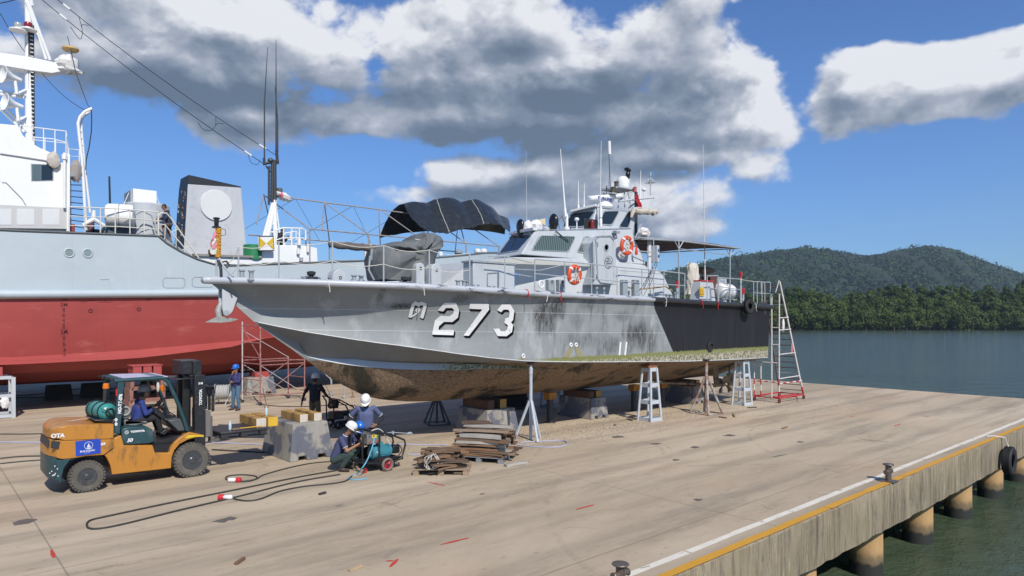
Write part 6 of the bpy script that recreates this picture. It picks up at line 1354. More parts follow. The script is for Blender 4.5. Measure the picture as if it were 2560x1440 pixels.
def cblock(label, x0, x1, y0, y1, h, tp=.12, grp='concrete blocks on the quay', seed=1):
    o = thing('concrete_block', label, 'concrete block', ((x0+x1)/2, (y0+y1)/2, 0), grp)
    w = x1-x0; n0 = .16; s_ = .11
    def outline(xa, xb, top):
        return None
    # near and far faces with two fork slots cut at the foot
    def face(y, t_):
        a, b_ = x0, x1; pts = [(a, 0), (a+w*.18, 0), (a+w*.20, s_), (a+w*.36, s_*1.05), (a+w*.40, 0), (a+w*.62, 0), (a+w*.64, s_), (a+w*.80, s_), (a+w*.84, 0), (b_, 0), (b_-t_, h), (a+t_, h)]
        return pts
    A = [V(x, y0+tp*(z/h), z) for x, z in face(y0, tp)]; B = [V(x, y1-tp*(z/h), z) for x, z in face(y1, tp)]
    mb = MB(); k = len(A); mb.add(A+B, [tuple(range(k)), tuple(range(2*k-1, k-1, -1))]+[(i, (i+1)%k, k+(i+1)%k, k+i) for i in range(k)]); o2 = mb.build('block_body', bc1, o, smooth=0, bevel=.02); return o
def timber(label, c_, w, l, h, ang=0, mat=None, endmat=None, grp=None, name='timber_beam'):
    mb = MB(); mb.box(-w/2, w/2, -l/2, l/2, 0, h); o = mb.build(name, [mat or timb, endmat or timbe], None, smooth=0, bevel=.008)
    for p in o.data.polygons:
        if abs(p.normal.y) > .9: p.material_index = 1
    o.location = c_; o.rotation_euler = (0, 0, ang); return tag(o, label, 'timber', grp)
b1_ = cblock('big weathered concrete block between the forklift pallet and the squatting men', 6.95, 8.1, 15.9, 17.7, .9, seed=1)
u_, v_ = P(762,1066,16.2).x, 16.2
TB = 'painted timber beams'
def tnum(o, ch, sz, loc, col=(.5,.06,.03)): text_mesh(ch, sz, 'painted_mark', M('paint_'+ch, col, .8), o, loc, RS, bold=.008)
for x, lab in ((762,'left of two yellow timbers lying on the concrete block, end bare wood'), (797,'right of two yellow timbers lying on the concrete block, red figure on its end')):
    p = P(x, 1066, 16.1); o = timber(lab, (p.x, 16.72, .902), .21, 1.15, .20, .0, grp=TB)
    if x == 797: tnum(o, '2', .17, V(p.x-.045, 16.72-.585, .93)-o.location)
# keel blocks of the patrol boat
cblock('concrete block under the patrol boat behind the stack of planks', 12.95, 14.25, 15.7, 17.3, .72, .10)
cblock('concrete block under the middle of the patrol boat, patched with pale paint', 17.6, 18.5, 15.7, 17.4, .72, .08)
cblock('concrete block under the patrol boat nearest its stern', 23.8, 24.65, 15.75, 17.4, .72, .08)
for i, (u, w) in enumerate(((13.6,1.15),(18.05,.85),(24.2,.9))):
    zk_ = zk(u)
    for j, dx in enumerate((-.3, .12)):
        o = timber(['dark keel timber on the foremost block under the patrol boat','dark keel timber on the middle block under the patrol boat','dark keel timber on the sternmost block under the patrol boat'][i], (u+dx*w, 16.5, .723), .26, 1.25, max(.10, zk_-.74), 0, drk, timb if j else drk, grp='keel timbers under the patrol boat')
post_d = M('post_dark', (.035,.036,.04), .6, var=.3, scale=6)
for i, (x, y) in enumerate(((1375,1056),(1585,1027),(1655,1018))):
    g = G(x, y); g.y = min(g.y, 16.6); o = thing('keel_post', ['dark steel post with orange block on top, next to the tall front stand','dark steel post with orange block just left of the front lattice stand','dark steel post just right of the front lattice stand'][i], 'post', tuple(g), 'dark posts under the keel')
    zt = zk(g.x)+.02; MB().lathe((g.x,g.y,0), (0,0,1), [(.20,0),(.20,.02),(.115,.025),(.115,zt-.25),(.15,zt-.25),(.15,zt-.23)], 16).build('steel_tube', post_d, o, smooth=30)
    MB().box(g.x-.17, g.x+.17, g.y-.14, g.y+.14, zt-.228, zt).build('packing_block', M('orange_block', (.42,.19,.03), .8, var=.3, dirt=(.1,.05,.02), damt=.6), o)
# jack stand (tall, front)
jm = M('jack_paint', (.42,.46,.50), .55, metal=.1, var=.2, scale=6, dirt=(.60,.60,.58), damt=.7, dsc=7, dst=(1,1,.4))
def tripod(label, x, y, zt, mat, spread=.42, zf=1.15, r=.05, legs=4, cat='jack stand', ph=.4):
    g = G(x, y); o = thing('jack_stand', label, cat, tuple(g)); mb = MB()
    mb.lathe((g.x,g.y,0), (0,0,1), [(r*.9,.02),(r*.9,zt-.35),(r*1.05,zt-.34),(r*1.05,zt-.16),(r*.7,zt-.15),(r*.7,zt-.05)], 14); mb.build('post', mat, o, smooth=30)
    MB().lathe((g.x,g.y,zt-.05), (0,0,1), [(r*1.2,-.02),(r*2.0,.0),(r*2.2,.04),(.03,.045)], 16).build('head_plate', dkm, o)
    for k in range(legs):
        a = ph+2*pi*k/legs; MB().cyl((g.x+.04*cos(a), g.y+.04*sin(a), zf), (g.x+spread*cos(a), g.y+spread*sin(a), .01), r*.75, n=8).build('leg', mat, o)
    if legs == 4 and spread > .45: MB().tube([V(g.x+spread*cos(ph+pi/2*k), g.y+spread*sin(ph+pi/2*k), .02) for k in range(4)], .018, 5, closed=True).build('foot_frame', mat, o)
    return o
tripod('tall pale tubular jack stand in front, under the hull edge near the number', 1327, 1100, 2.23, jm, .46, 1.12, .055, 3, ph=.2)
rj = M('rusty_jack', (.36,.35,.33), .7, var=.3, scale=5, dirt=(.22,.09,.04), damt=.9, dsc=3, lo=.42, hi=.6)
tripod('rusty white tubular jack stand left of the propeller', 1766, 1034, 2.0, rj, .58, 1.35, .06, 4, ph=.7)
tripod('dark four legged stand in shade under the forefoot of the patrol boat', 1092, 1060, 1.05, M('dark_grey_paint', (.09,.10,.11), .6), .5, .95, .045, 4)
# lattice stands
ltm = M('lattice_grey', (.46,.50,.53), .5, var=.1, scale=5, dirt=(.2,.2,.19), damt=.35, dsc=6)
def lattice(label, x, y, ht, wb=.28, wt=.17, nlev=4):
    g = G(x, y); o = thing('lattice_stand', label, 'stand', tuple(g), 'grey lattice stands under the patrol boat')
    cs = [(-1,-1),(1,-1),(1,1),(-1,1)]
    for cx, cy in cs: MB().cyl((g.x+cx*wb,g.y+cy*wb,0), (g.x+cx*wt,g.y+cy*wt,ht), .042, n=10).build('leg', ltm, o)
    for k in range(nlev):
        t_ = (.03,.36,.68,.97)[k]; w = lerp(wb, wt, t_); z = ht*t_
        for i in range(4):
            a, b_ = cs[i], cs[(i+1)%4]; MB().bar((g.x+a[0]*w,g.y+a[1]*w,z), (g.x+b_[0]*w,g.y+b_[1]*w,z), .012, .13).build('tie_plate', ltm, o)
    return g, o
for lab, x, y, ht in (('front grey lattice stand in full sun under the grey side of the boat', 1624, 1051, 1.80), ('grey lattice stand next to the propeller, near the stern', 1855, 1012, 1.78), ('pale blue lattice stand in shade on the far side of the hull', 1376, 1018, 1.5)):
    g, o = lattice(lab, x, y, ht)
    mb = MB(); mb.box(g.x-.24, g.x+.22, g.y-.16, g.y+.16, ht+.003, ht+.09)
    mb.build('packing_wood', M('red_packing', (.26,.10,.05), .9, var=.4, scale=9), o, bevel=.008); MB().box(g.x-.18, g.x+.20, g.y-.14, g.y+.14, ht+.093, ht+.22).build('packing_wood', M('orange_packing', (.34,.15,.06), .9, var=.4, scale=9), o, bevel=.008)
# gravel and debris under the boat
rg_ = np.random.default_rng(9); mb = MB()
def scatter(name, cx, cy, sx_, sy_, n, s0, s1, mat, lab):
    pts = rg_.normal(size=(n, 2)); mb = MB()
    for a, b_ in pts:
        x, y = cx+a*sx_, cy+b_*sy_; s_ = rg_.uniform(s0, s1); q = rg_.uniform(0, 6.28); k = len(mb.v)
        mb.v += [(x+s_*cos(q), y+s_*sin(q), .002), (x+s_*cos(q+2.1), y+s_*sin(q+2.1), .002), (x+s_*cos(q+4.2), y+s_*sin(q+4.2), .002), (x, y, s_*.9)]; mb.f += [(k,k+1,k+3),(k+1,k+2,k+3),(k+2,k,k+3)]; mb.m += [0]*3
    o = mb.build(name, mat, None, smooth=0, fix=False); stuff(o); tag(o, lab, 'debris')
shm = M('shell_grit', (.36,.28,.19), .9, var=.5, scale=20); dgm = M('dark_grit', (.05,.045,.035), .9, var=.4, scale=20)
scatter('shell_gravel', 17.5, 14.6, 3.8, .75, 9000, .006, .015, shm, 'tan shell grit scraped off the hull, scattered beside the boat'); scatter('dark_gravel', 16.5, 14.6, 3.5, .85, 5500, .005, .014, dgm, 'dark grit strewn on the concrete along the sunny side of the boat')
scatter('far_gravel', 26, 13.0, 2.2, 1.2, 700, .005, .016, dgm, 'sparse dark crumbs on the open quay beyond the stern')
for i, (x, y, l, a, nm, col) in enumerate(((1835,1040,.75,.6,'rusty_bar',(.25,.15,.05)),(1807,1045,.3,1.6,'rusty_bar',(.16,.08,.04)),(1600,1046,.45,.2,'wood_offcut',(.12,.09,.06)),(1575,1051,.35,1.2,'wood_offcut',(.10,.08,.06)),(1962,1071,.4,.1,'wood_offcut',(.25,.14,.07)),(1537,1064,.14,.4,'wood_offcut',(.14,.11,.08)),(806,1236,.16,.2,'metal_scrap',(.04,.035,.03)),(600,1406,.22,.7,'wood_offcut',(.18,.10,.06)),(888,1424,.22,.2,'wood_offcut',(.45,.33,.2)),(1880,1020,.45,-.3,'wood_offcut',(.06,.05,.04)))):
    g = G(x, y); mb = MB(); d = V(cos(a), sin(a), 0)*l/2; mb.bar(V(0,0,.02)-d, V(0,0,.025)+d, .05, .035); o = mb.build(nm, M('scrap_%d' % i, col, .8, var=.4, scale=12), None); o.location = g
    tag(o, ['yellowish bar lying on the quay right of the rusty jack stand','short rusty bar standing out beside the rusty jack stand','dark offcut at the foot of the front lattice stand, nearer piece','dark offcut beside the middle concrete block','brown offcut on open concrete right of the boat','tiny offcut on grit left of the front lattice stand','little dark scrap below the squatting men','brown offcut near the bottom edge, left','pale leaf of wood at the bottom edge below the loop of cable','dark offcut at the foot of the stern lattice stand'][i], 'offcut')
# ------------------------------------------------------------------ planks
wm = [M('plank_%d' % i, c_, .88, var=.4, scale=3, st=(.3,2,2), dirt=d_, damt=.7, dsc=5, dst=(.4,2,2), lo=.45, hi=.65, bmp=.5, bsc=20) for i, (c_, d_) in enumerate((((.17,.105,.062),(.05,.035,.025)),((.31,.23,.155),(.10,.065,.04)),((.10,.065,.045),(.03,.025,.02)),((.40,.37,.32),(.15,.12,.09)),((.23,.125,.065),(.07,.04,.025))))]
def plankmesh(k, l, w, h):
    r = random.Random(k); mb = MB(); n = 5; A = []
    for i in range(n+1):
        x = l*(i/n-.5); jy = r.uniform(-.006,.006); ww = w/2*r.uniform(.93,1.03); bow = .012*sin(pi*i/n)
        A.append([V(x+(r.uniform(-.02,.02) if i in (0, n) else 0), -ww+jy, bow), V(x, ww+jy, bow), V(x, ww+jy, bow+h), V(x+(r.uniform(-.02,.02) if i in (0,n) else 0), -ww+jy, bow+h)])
    for a, b_ in zip(A, A[1:]):
        q = len(mb.v); mb.v += [tuple(p) for p in a+b_]; mb.f += [(q+j, q+(j+1)%4, q+4+(j+1)%4, q+4+j) for j in range(4)]; mb.m += [0]*4
    mb.add(A[0], [(0,1,2,3)]); mb.add(A[-1], [(3,2,1,0)])
    o = mb.build('plank', wm[k % 5], None, smooth=0, bevel=.004); bm = bmesh.new(); bm.from_mesh(o.data); bmesh.ops.remove_doubles(bm, verts=bm.verts, dist=.0005); bm.to_mesh(o.data); bm.free(); me = o.data; bpy.data.objects.remove(o); return me
pm = [plankmesh(k, (1.35,1.2,1.5,1.05,1.3,.95,1.4,.7,1.25,1.1)[k], (.14,.11,.17,.13,.12,.15,.10,.14,.16,.12)[k], (.036,.05,.034,.058,.042,.036,.052,.07,.036,.046)[k]) for k in range(10)]
def plank(loc, rz, k, label, grp, rx=0, ry=0, sc=1):
    o = bpy.data.objects.new('plank', pm[k]); COL.objects.link(o); o.location = loc; o.rotation_euler = (rx, ry, rz); o.scale = (sc, 1, 1); return tag(o, label, 'plank', grp)
q = random.Random(21); g = G(1213, 1146); dang = radians(-58)
def loc_(g, a, b_, z, ang): return V(g.x+a*cos(ang)-b_*sin(ang), g.y+a*sin(ang)+b_*cos(ang), z)
def pallet(label, g, ang, l, w, mat, h=.14, z0=0, name='pallet'):
    o = bpy.data.objects.new(name, None); COL.objects.link(o); tag(o, label, 'pallet'); 
    for i in range(5): y = -w/2+w*i/4*(1-.1/w)+.05; MB().box(-l/2, l/2, y-.06, y+.06, h-.022, h).build('deck_board', mat, o, bevel=.003)
    for i in range(3): x = -l/2+.07+(l-.14)*i/2; MB().box(x-.05, x+.05, -w/2, w/2, h-.05, h-.024).build('stringer', mat, o)
    for i in range(3):
        for j in range(3): x = -l/2+.07+(l-.14)*i/2; y = -w/2+.07+(w-.14)*j/2; MB().box(x-.065, x+.065, y-.065, y+.065, 0, h-.052).build('foot', mat, o)
    o.location = V(g.x, g.y, z0); o.rotation_euler = (0, 0, ang); return o
pallet('grey plastic pallet under the tall stack of planks', g, dang, 1.25, 1.05, M('grey_plastic', (.22,.23,.24), .6, var=.2, scale=6))
z = .142; GL = 'old planks in the tall stack on the grey pallet'
lay = 0
while z < .72:
    h = q.choice((.035,.04,.05)); rows_ = 7; off = q.uniform(-.06,.06)
    for i in range(rows_):
        b_ = -.48+i*.155+q.uniform(-.012,.012); k = q.randrange(10)
        if q.random() < .06 or (z > .55 and i < 1): continue
        L0 = (1.35,1.2,1.5,1.05,1.3,.95,1.4,.7,1.25,1.1)[k]
        a = off+q.uniform(-.05,.05)+(.62-L0/2)*q.choice((-1,.4,1))*.35
        plank(loc_(g, a+q.uniform(-.08,.08), b_, z+q.uniform(0,.008), dang), dang+q.uniform(-.08,.08), k, 'weathered brown plank in the tall stack on the grey pallet', GL)
    z += h+.012; lay += 1
for a, b_, dz, ra, k, lb in ((.15,.1,.0,.05,3,'grey plank laid loosely on the very top of the tall stack'),(.0,.25,.0,.12,8,'wide brown plank slanting over the top of the tall stack'),(-.35,.3,.05,.3,7,'short brown offcut highest of all on the tall stack'),(-.3,.38,.0,.1,7,'short brown offcut under the highest offcut of the tall stack')):
    plank(loc_(g, a, b_, z+dz, dang), dang+ra, k, lb, None)
plank(V(*G(1290,1163)), radians(-4), 3, 'single loose plank lying on the concrete right of the tall stack', None, sc=.6)
g = G(1107, 1178); dang = radians(-42)
pallet('broken brown wooden pallet under the low heap of planks', g, dang, 1.25, .9, wm[1])
GL = 'dark planks heaped on the wooden pallet'
for i in range(44):
    t_ = i/44; zz = .142+.05*(i//6)+q.uniform(0,.01); k = q.randrange(10); sp_ = .42*(1-t_*.5)
    plank(loc_(g, q.uniform(-.22,.22)*(1-t_*.4), (i % 6-2.5)*.15*(1-t_*.45)+q.uniform(-.03,.03), zz, dang), dang+q.uniform(-.45,.45)+(.0 if i % 3 else .5), (2,0,5,7,9)[k % 5], 'dark brown offcut in the low heap on the wooden pallet', GL, rx=q.uniform(-.12,.12), ry=q.uniform(-.12,.12), sc=q.uniform(.4,.85))
mb = MB(); c0_ = loc_(g, -.25, -.42, .32, dang)
for lp in range(5): mb.tube([c0_+V(.16*cos(a_*.5)+.04*sin(lp*2+a_), -.06+.02*lp*sin(a_)-.10*lp/5, .16*sin(a_*.5)+q.uniform(-.02,.02)) for a_ in range(13)], .007, 5)
tag(mb.build('white_cord_coil', M('white_cord', (.62,.62,.58), .7), None), 'tangle of thin white cord hanging on the low heap of planks', 'cord')
# black stack of mats behind under the boat
g = G(1275, 1020); o = thing('mat_stack', 'stack of black boards on a pallet in the shade beyond the boat', 'stack', tuple(g))
for k in range(12): MB().obox(V(g.x+q.uniform(-.05,.05), g.y+q.uniform(-.05,.05), .14+k*.05), 1.3+q.uniform(-.1,.1), .9, .038, Matrix.Rotation(q.uniform(-.06,.06)-.7, 3, 'Z')).build('board', M('black_board2', (.02,.02,.022), .6, var=.4, scale=5), o)
MB().obox(V(g.x,g.y,.055), 1.2,.9,.10, Matrix.Rotation(-.7,3,'Z')).build('pallet_base', drk, o)
# ------------------------------------------------------------------ quay furniture
bol = M('bollard_steel', (.16,.13,.11), .45, metal=.5, var=.35, scale=7, dirt=(.24,.11,.06), damt=.6, dsc=5)
for i, (x, y) in enumerate(((2221,1203),(1551,1470),(1478,1512))):
    g = G(x, y); s_ = (.72, .62, .6)[i]; o = thing('mooring_bollard', ['rusty cross bollard standing on the yellow line in the middle of the quay edge','rusty cross bollard at the bottom edge of the picture','rusty bollard top just showing at the bottom edge, left of the other one'][i], 'bollard', tuple(g), 'cross bollards along the quay edge')
    MB().lathe((g.x,g.y,0), (0,0,1), [(.06,0),(.06,.38*s_*1.25),(.105,.385*s_*1.25),(.115,.40*s_*1.25),(.105,.415*s_*1.25),(.02,.42*s_*1.25)], 20).build('post', bol, o, smooth=35)
    mb = MB(); mb.lathe((g.x-.15,g.y,.24*s_*1.2), (1,0,0), [(.05,0),(.055,.01),(.045,.02),(.04,.28),(.055,.29),(.05,.30)], 14); mb.build('cross_bar', bol, o, smooth=35)
    MB().box(g.x-.16, g.x+.16, g.y-.16, g.y+.16, .0, .018).build('base_plate', bol, o)
c0_ = P(2521, 1151, 5.28); tq = tyre('tyre_fender', V(c0_.x, 5.26, c0_.z), (0,1,0), .30, .10, 'large black tyre hanging on the quay wall at the right', sq=1.15)
MB().tube([V(c0_.x,5.26,c0_.z+.33), V(c0_.x-.03,5.35,.0), V(c0_.x-.15,5.6,.03), V(c0_.x-.3,5.75,.02)], .018, 5).build('rope', rope_m, tq); MB().tube([V(c0_.x+.05,5.26,c0_.z+.33), V(c0_.x+.02,5.38,.0), V(c0_.x-.12,5.6,.03)], .018, 5).build('rope', rope_m, tq)
# ------------------------------------------------------------------ ladder trolley at the stern
rdp = M('red_paint', (.45,.025,.03), .5, var=.2, scale=8); wtp = M('worn_white', (.62,.58,.54), .6, var=.15, scale=9, dirt=(.35,.18,.10), damt=.6, dsc=9)
lt = thing('ladder_trolley', 'tall red and white wheeled access ladder standing at the stern of the patrol boat', 'ladder', (27.9, 14.2, 0))
ua, ub, va, vb = 26.85, 29.0, 13.7, 14.8
mb = MB(); mb.tube([V(ua,va,.2), V(ub,va,.2), V(ub,vb,.2), V(ua,vb,.2)], .035, 6, closed=True); mb.tube([V(ua,va+.3,.2), V(ub,va+.3,.2)], .03, 6); mb.build('base_frame', rdp, lt)
for u, v in ((ua,va),(ub,va),(ua,vb),(ub,vb)): MB().lathe((u,v-.04,.09), (0,1,0), [(.04,-.01),(.09,0),(.09,.05),(.04,.06)], 16).build('castor', M('castor_red', (.12,.02,.02), .5), lt); MB().cyl((u,v,.2),(u,v,.09),.02).build('castor_fork', rdp, lt)
def candy(a, b_, r, n, par, nm, first=1):
    for i in range(n): MB().cyl(a.lerp(b_, i/n), a.lerp(b_, (i+1)/n), r, n=6).build(nm, (rdp, wtp)[(i+first) % 2], par)
candy(V(ua,va,.2), V(ua,va,1.0), .032, 3, lt, 'post_band', 0); MB().cyl((ua,va,1.0),(ua+.02,va,4.5),.03,n=6).build('post', wtp, lt)
MB().cyl((ua,va+.32,.2),(ua,va+.32,4.5),.03,n=6).build('post', wtp, lt)
for v in (14.5, 14.8): candy(V(ua,v,.2), V(ua,v,.95), .03, 3, lt, 'post_band', 0); MB().cyl((ua,v,.95),(ua,v,1.7),.028,n=6).build('post', wtp, lt)
for z in (.55,): candy(V(ua,va,z+.3), V(ua,vb,z+.3), .026, 7, lt, 'cross_band'); candy(V(ua,va,z+.25), V(ub-.15,va,z+.25), .028, 7, lt, 'cross_band')
for z in (1.65, 2.4, 3.1): MB().cyl((ua,va,z),(ua,14.8 if z < 2 else va+.32,z),.024,n=6).build('cross_bar', wtp, lt)
for z in (1.0, 2.0, 3.0, 3.5): u2_ = lerp(ub, 27.05, (z-.2)/4.8); MB().cyl((ua,va,z),(u2_,va,z+.03),.022,n=6).build('cross_bar', wtp, lt)
sa, sb = V(ub,va,.2), V(27.0,va+.05,5.0); sc_, sd = V(ub,vb-.02,.2), V(26.95,va+.75,5.0)
MB().bar(sa, sb, .035, .075).build('ladder_rail', wtp, lt); MB().bar(sc_, sd, .035, .075).build('ladder_rail', M('rail_brown', (.20,.13,.10), .7), lt)
for i in range(19): t_ = (i+.7)/19.5; MB().cyl(sa.lerp(sb, t_), sc_.lerp(sd, t_), .018, n=6).build('rung', (M('rung_rust', (.20,.09,.06), .7), wtp)[i % 4 == 3], lt)
candy(sa, sa.lerp(sb,.14), .045, 2, lt, 'rail_band', 0)
MB().tube([sb, V(26.85,va,5.05), V(26.75,va+.1,4.55)], .022, 5).build('hand_loop', wtp, lt); MB().tube([sd, V(26.8,va+.75,5.0), V(26.72,va+.7,4.5)], .022, 5).build('hand_loop', wtp, lt)
MB().cyl((27.9,va-.25,.2),(27.9,va-.25,0),.015).build('foot_screw', dkm, lt); MB().cyl((27.9,va,.2),(27.9,va-.25,.2),.025).build('outrigger', rdp, lt)
rr = rag('hanging_rag', P(1958,812,13.75), (.08,.05,.28), wrag, None, 41); tag(rr, 'white rag hung over a rung of the stern ladder', 'rag')
rr = rag('pink_tape', P(1980,872,13.7), (.05,.02,.22), M('pink_tape', (.6,.2,.2), .8), None, 42); tag(rr, 'pale red tape streaming from the stern ladder', 'tape')
# ------------------------------------------------------------------ scaffold by the bow
scr = M('scaffold_red', (.32,.13,.115), .6, var=.3, scale=8, dirt=(.45,.40,.38), damt=.6, dsc=8); scb = M('scaffold_blue', (.16,.18,.36), .6, var=.3, scale=8); scw = M('scaffold_grey', (.50,.46,.45), .6)
sf = thing('scaffold', 'red pipe scaffold tower on castors between the two ships', 'scaffold', (11.5, 27.9, 0))
A0, A1_, B0, B1 = V(10.6,27.1,0), V(10.4,28.5,0), V(12.6,27.4,0), V(12.45,28.7,0)
for p, h, mt in ((A0,3.35,scr),(A1_,3.35,scw),(B0,1.85,scr),(B1,1.85,scr)): MB().cyl(p+V(0,0,.12), p+V(0,0,h), .028, n=6).build('standard', mt, sf); MB().lathe(p+V(0,-.03,.07), (0,1,0), [(.03,0),(.075,.01),(.075,.05),(.03,.06)], 12).build('castor', dkm, sf)
MB().cyl(A0+V(.02,.02,.9), A0+V(.02,.02,1.9), .032, n=6).build('standard', scb, sf)
for a, c_, zz in [(A0,A1_,z) for z in (.45,1.0,1.65,1.9,2.5,3.2)]+[(B0,B1,z) for z in (.45,1.0,1.7)]+[(A0,B0,1.75),(A1_,B1,1.75),(A0,B0,1.6),(A0,B0,.35)]: MB().cyl(a+V(0,0,zz), c_+V(0,0,zz), .022, n=5).build('ledger', scr, sf)
for a, c_, z0, z1 in ((A0,B0,.3,1.6),(A0,B0,1.6,.3),(A1_,B1,.3,1.6),(A1_,B1,1.6,.3),(A0,B0,3.2,1.8),(A1_,B1,3.0,1.8),(A0,A1_,1.9,3.1)): MB().cyl(a+V(0,0,z0), c_+V(0,0,z1), .014, n=5).build('brace', (scw, scr)[z0 < z1], sf)
t2 = thing('scaffold_trestle', 'low scaffold end frame on castors behind the man in black', 'scaffold', tuple(G(845, 995)))
p, q2 = G(829,989), G(861,997)
for e in (p, q2): MB().cyl(e+V(0,0,.1), e+V(0,0,.75), .028, n=6).build('post', gal, t2); MB().lathe(e+V(0,-.03,.08), (0,1,0), [(.03,0),(.08,.01),(.08,.05),(.03,.06)], 12).build('castor', gal, t2)
for e, f in ((p+V(0,0,.7), G(765,985)+V(0,0,1.75)), (q2+V(0,0,.65), G(768,985)+V(0,0,1.7)), (p+V(0,0,.3), G(820,960)+V(0,0,1.2))): MB().cyl(e, f, .014, n=5).build('brace', scw, t2)
cb2 = cblock('red topped concrete block behind the scaffold, under the big ship', 11.5, 12.9, 31.0, 32.4, .78, .12)
MB().box(12.0, 12.65, 31.3, 32.0, .783, 1.0).build('red_packing', MATS['bright_red_lead'], cb2)
for x, y, lb in ((882,985,'broom leaning under the patrol boat bow'),(666,1010,'broom standing beside the scaffold castor')):
    e = G(x, y+10); o = thing('broom', lb, 'broom', tuple(e)); MB().cyl(e+V(-.15,0,.9 if x > 700 else .8), e+V(0,0,.12), .013).build('handle', drk, o); MB().loft([e+V(-.10,-.03,0),e+V(.10,-.03,0),e+V(.10,.03,0),e+V(-.10,.03,0)],[e+V(-.02,-.015,.17),e+V(.02,-.015,.17),e+V(.02,.015,.17),e+V(-.02,.015,.17)]).build('bristles', M('straw', (.22,.15,.09), .9), o)
# cable reel
g = G(556, 1011); cr = thing('cable_reel', 'white cable wound on a metal reel stand beside the blue helmeted man', 'cable reel', tuple(g))
cc = V(g.x, g.y, .5); axd = V(.9,-.45,0).normalized()
mb = MB(); 
for i in range(9): mb.tor(cc+axd*(-.2+i*.05), axd, .26+.02*(i % 2), .028, 24, 6)
mb.build('wound_cable', M('reel_cable', (.40,.39,.37), .6, var=.2, scale=10), cr)
for s_ in (-.27, .27): MB().tor(cc+axd*s_, axd, .36, .022, 6, 6).build('flange', gal, cr); MB().tube([cc+axd*s_*1.2, V(cc.x+axd.x*s_*1.2-.28, cc.y+axd.y*s_*1.2-.1, 0)], .022, 6).build('stand_leg', gal, cr); MB().tube([cc+axd*s_*1.2, V(cc.x+axd.x*s_*1.2+.28, cc.y+axd.y*s_*1.2+.1, 0)], .022, 6).build('stand_leg', gal, cr)
# ------------------------------------------------------------------ cables and hoses on the ground
cab = M('black_cable', (.035,.033,.03), .65, var=.3, scale=10)
def spline(pts, n=7):
    out = []
    for i in range(len(pts)-1):
        p0, p1, p2, p3 = pts[max(0,i-1)], pts[i], pts[i+1], pts[min(len(pts)-1,i+2)]
        for k in range(n): t_ = k/n; out.append(.5*((2*p1)+(p2-p0)*t_+(2*p0-5*p1+4*p2-p3)*t_*t_+(3*p1-p0-3*p2+p3)*t_**3))
    return out+[pts[-1]]
def cable(px, r, label, mat=cab, name='power_cable', cat='cable', h=0, grp=None):
    pts = [Vector(G(x, y, r+h)) for x, y in px]; o = MB().tube(spline(pts), r, 6).build(name, mat, None, smooth=60); return tag(o, label, cat, grp)
cable([(880,1170),(760,1190),(600,1222),(420,1258),(280,1288),(228,1300),(217,1312),(232,1322),(300,1312),(450,1275),(600,1240),(740,1205),(850,1186)], .017, 'black cable making a long narrow loop across the foreground concrete')
c2o = cable([(880,1190),(862,1203),(820,1210),(760,1216),(700,1228),(652,1247),(615,1252),(580,1246)], .016, 'black cable with the red and white plug nearer the camera')
c3o = cable([(835,1153),(780,1158),(720,1170),(660,1187),(640,1198),(615,1204),(580,1203),(564,1196),(575,1189),(610,1187),(640,1191),(636,1199),(600,1204)], .015, 'black cable ending in a coil by the farther red and white plug')
cable([(0,1146),(50,1141),(120,1140)], .016, 'black cable left of the forklift, upper of two'); cable([(0,1159),(60,1153),(130,1148)], .016, 'black cable left of the forklift, lower of two')
cable([(0,1085),(70,1085),(135,1083)], .016, 'thin black cable behind the back of the forklift'); cable([(530,1124),(600,1128),(668,1131)], .02, 'black cable between the forklift front wheel and the concrete block')
cable([(38,989),(100,985),(170,974),(250,972),(420,968)], .018, 'black cable in the ship shadow, farther one'); cable([(38,994),(140,992),(250,984),(430,978),(620,985),(760,990)], .018, 'black cable in the ship shadow, nearer one')
cable([(640,1010),(690,1015),(760,1016),(870,1012),(905,1022)], .018, 'dark cable trailing from the scaffold toward the black machine'); cable([(545,1062),(580,1062),(610,1060)], .014, 'dark cable end behind the pallet on the forks')
hse = M('lilac_hose', (.36,.36,.46), .6, var=.1); cable([(-40,1105),(60,1106),(125,1106)], .02, 'pale lilac hose left of the forklift', hse, 'hose', 'hose'); cable([(530,1106),(600,1109),(680,1113)], .02, 'pale lilac hose right of the forklift wheel', hse, 'hose', 'hose')
cable([(820,1108),(900,1110),(1020,1111),(1120,1113)], .018, 'pale lilac hose passing behind the blue pump', hse, 'hose', 'hose'); cable([(1020,1136),(1100,1136),(1130,1134)], .018, 'pale lilac hose between the blue pump and the plank heap', hse, 'hose', 'hose')
cable([(1292,1112),(1340,1117),(1385,1118),(1414,1113),(1417,1105),(1400,1101),(1360,1103),(1300,1106)], .018, 'pale hose curving round the foot of the tall jack stand', hse, 'hose', 'hose')
cable([(820,1104),(835,1107),(832,1114),(818,1117),(800,1118)], .02, 'small grey hose loop right of the concrete block', gal, 'hose', 'hose')
stp = M('blue_strap', (.12,.38,.52), .7); pts = [P(936,1094,13.5), P(930,1120,13.45), P(918,1150,13.4), P(905,1170,13.4)]+[V(*G(x,y,.012)) for x, y in ((890,1186),(872,1194),(880,1199),(900,1199),(918,1196))]
tag(MB().tube(spline(pts), .014, 5).build('blue_strap', stp, None, smooth=60), 'light blue strap trailing from the pump onto the concrete', 'strap')
def plug(x, y, ang, label):
    g = G(x, y, .05); o = thing('power_plug', label, 'plug', tuple(g), 'red and white plugs'); d = V(cos(ang), sin(ang), 0)
    MB().lathe(g-d*.10, d, [(.03,0),(.045,.02),(.045,.13),(.03,.17)], 14).build('white_body', M('white_plastic', (.7,.68,.66), .4), o); MB().lathe(g+d*.071, d, [(.052,0),(.055,.01),(.055,.09),(.045,.10)], 14).build('red_collar', M('plug_red', (.55,.02,.03), .4), o)
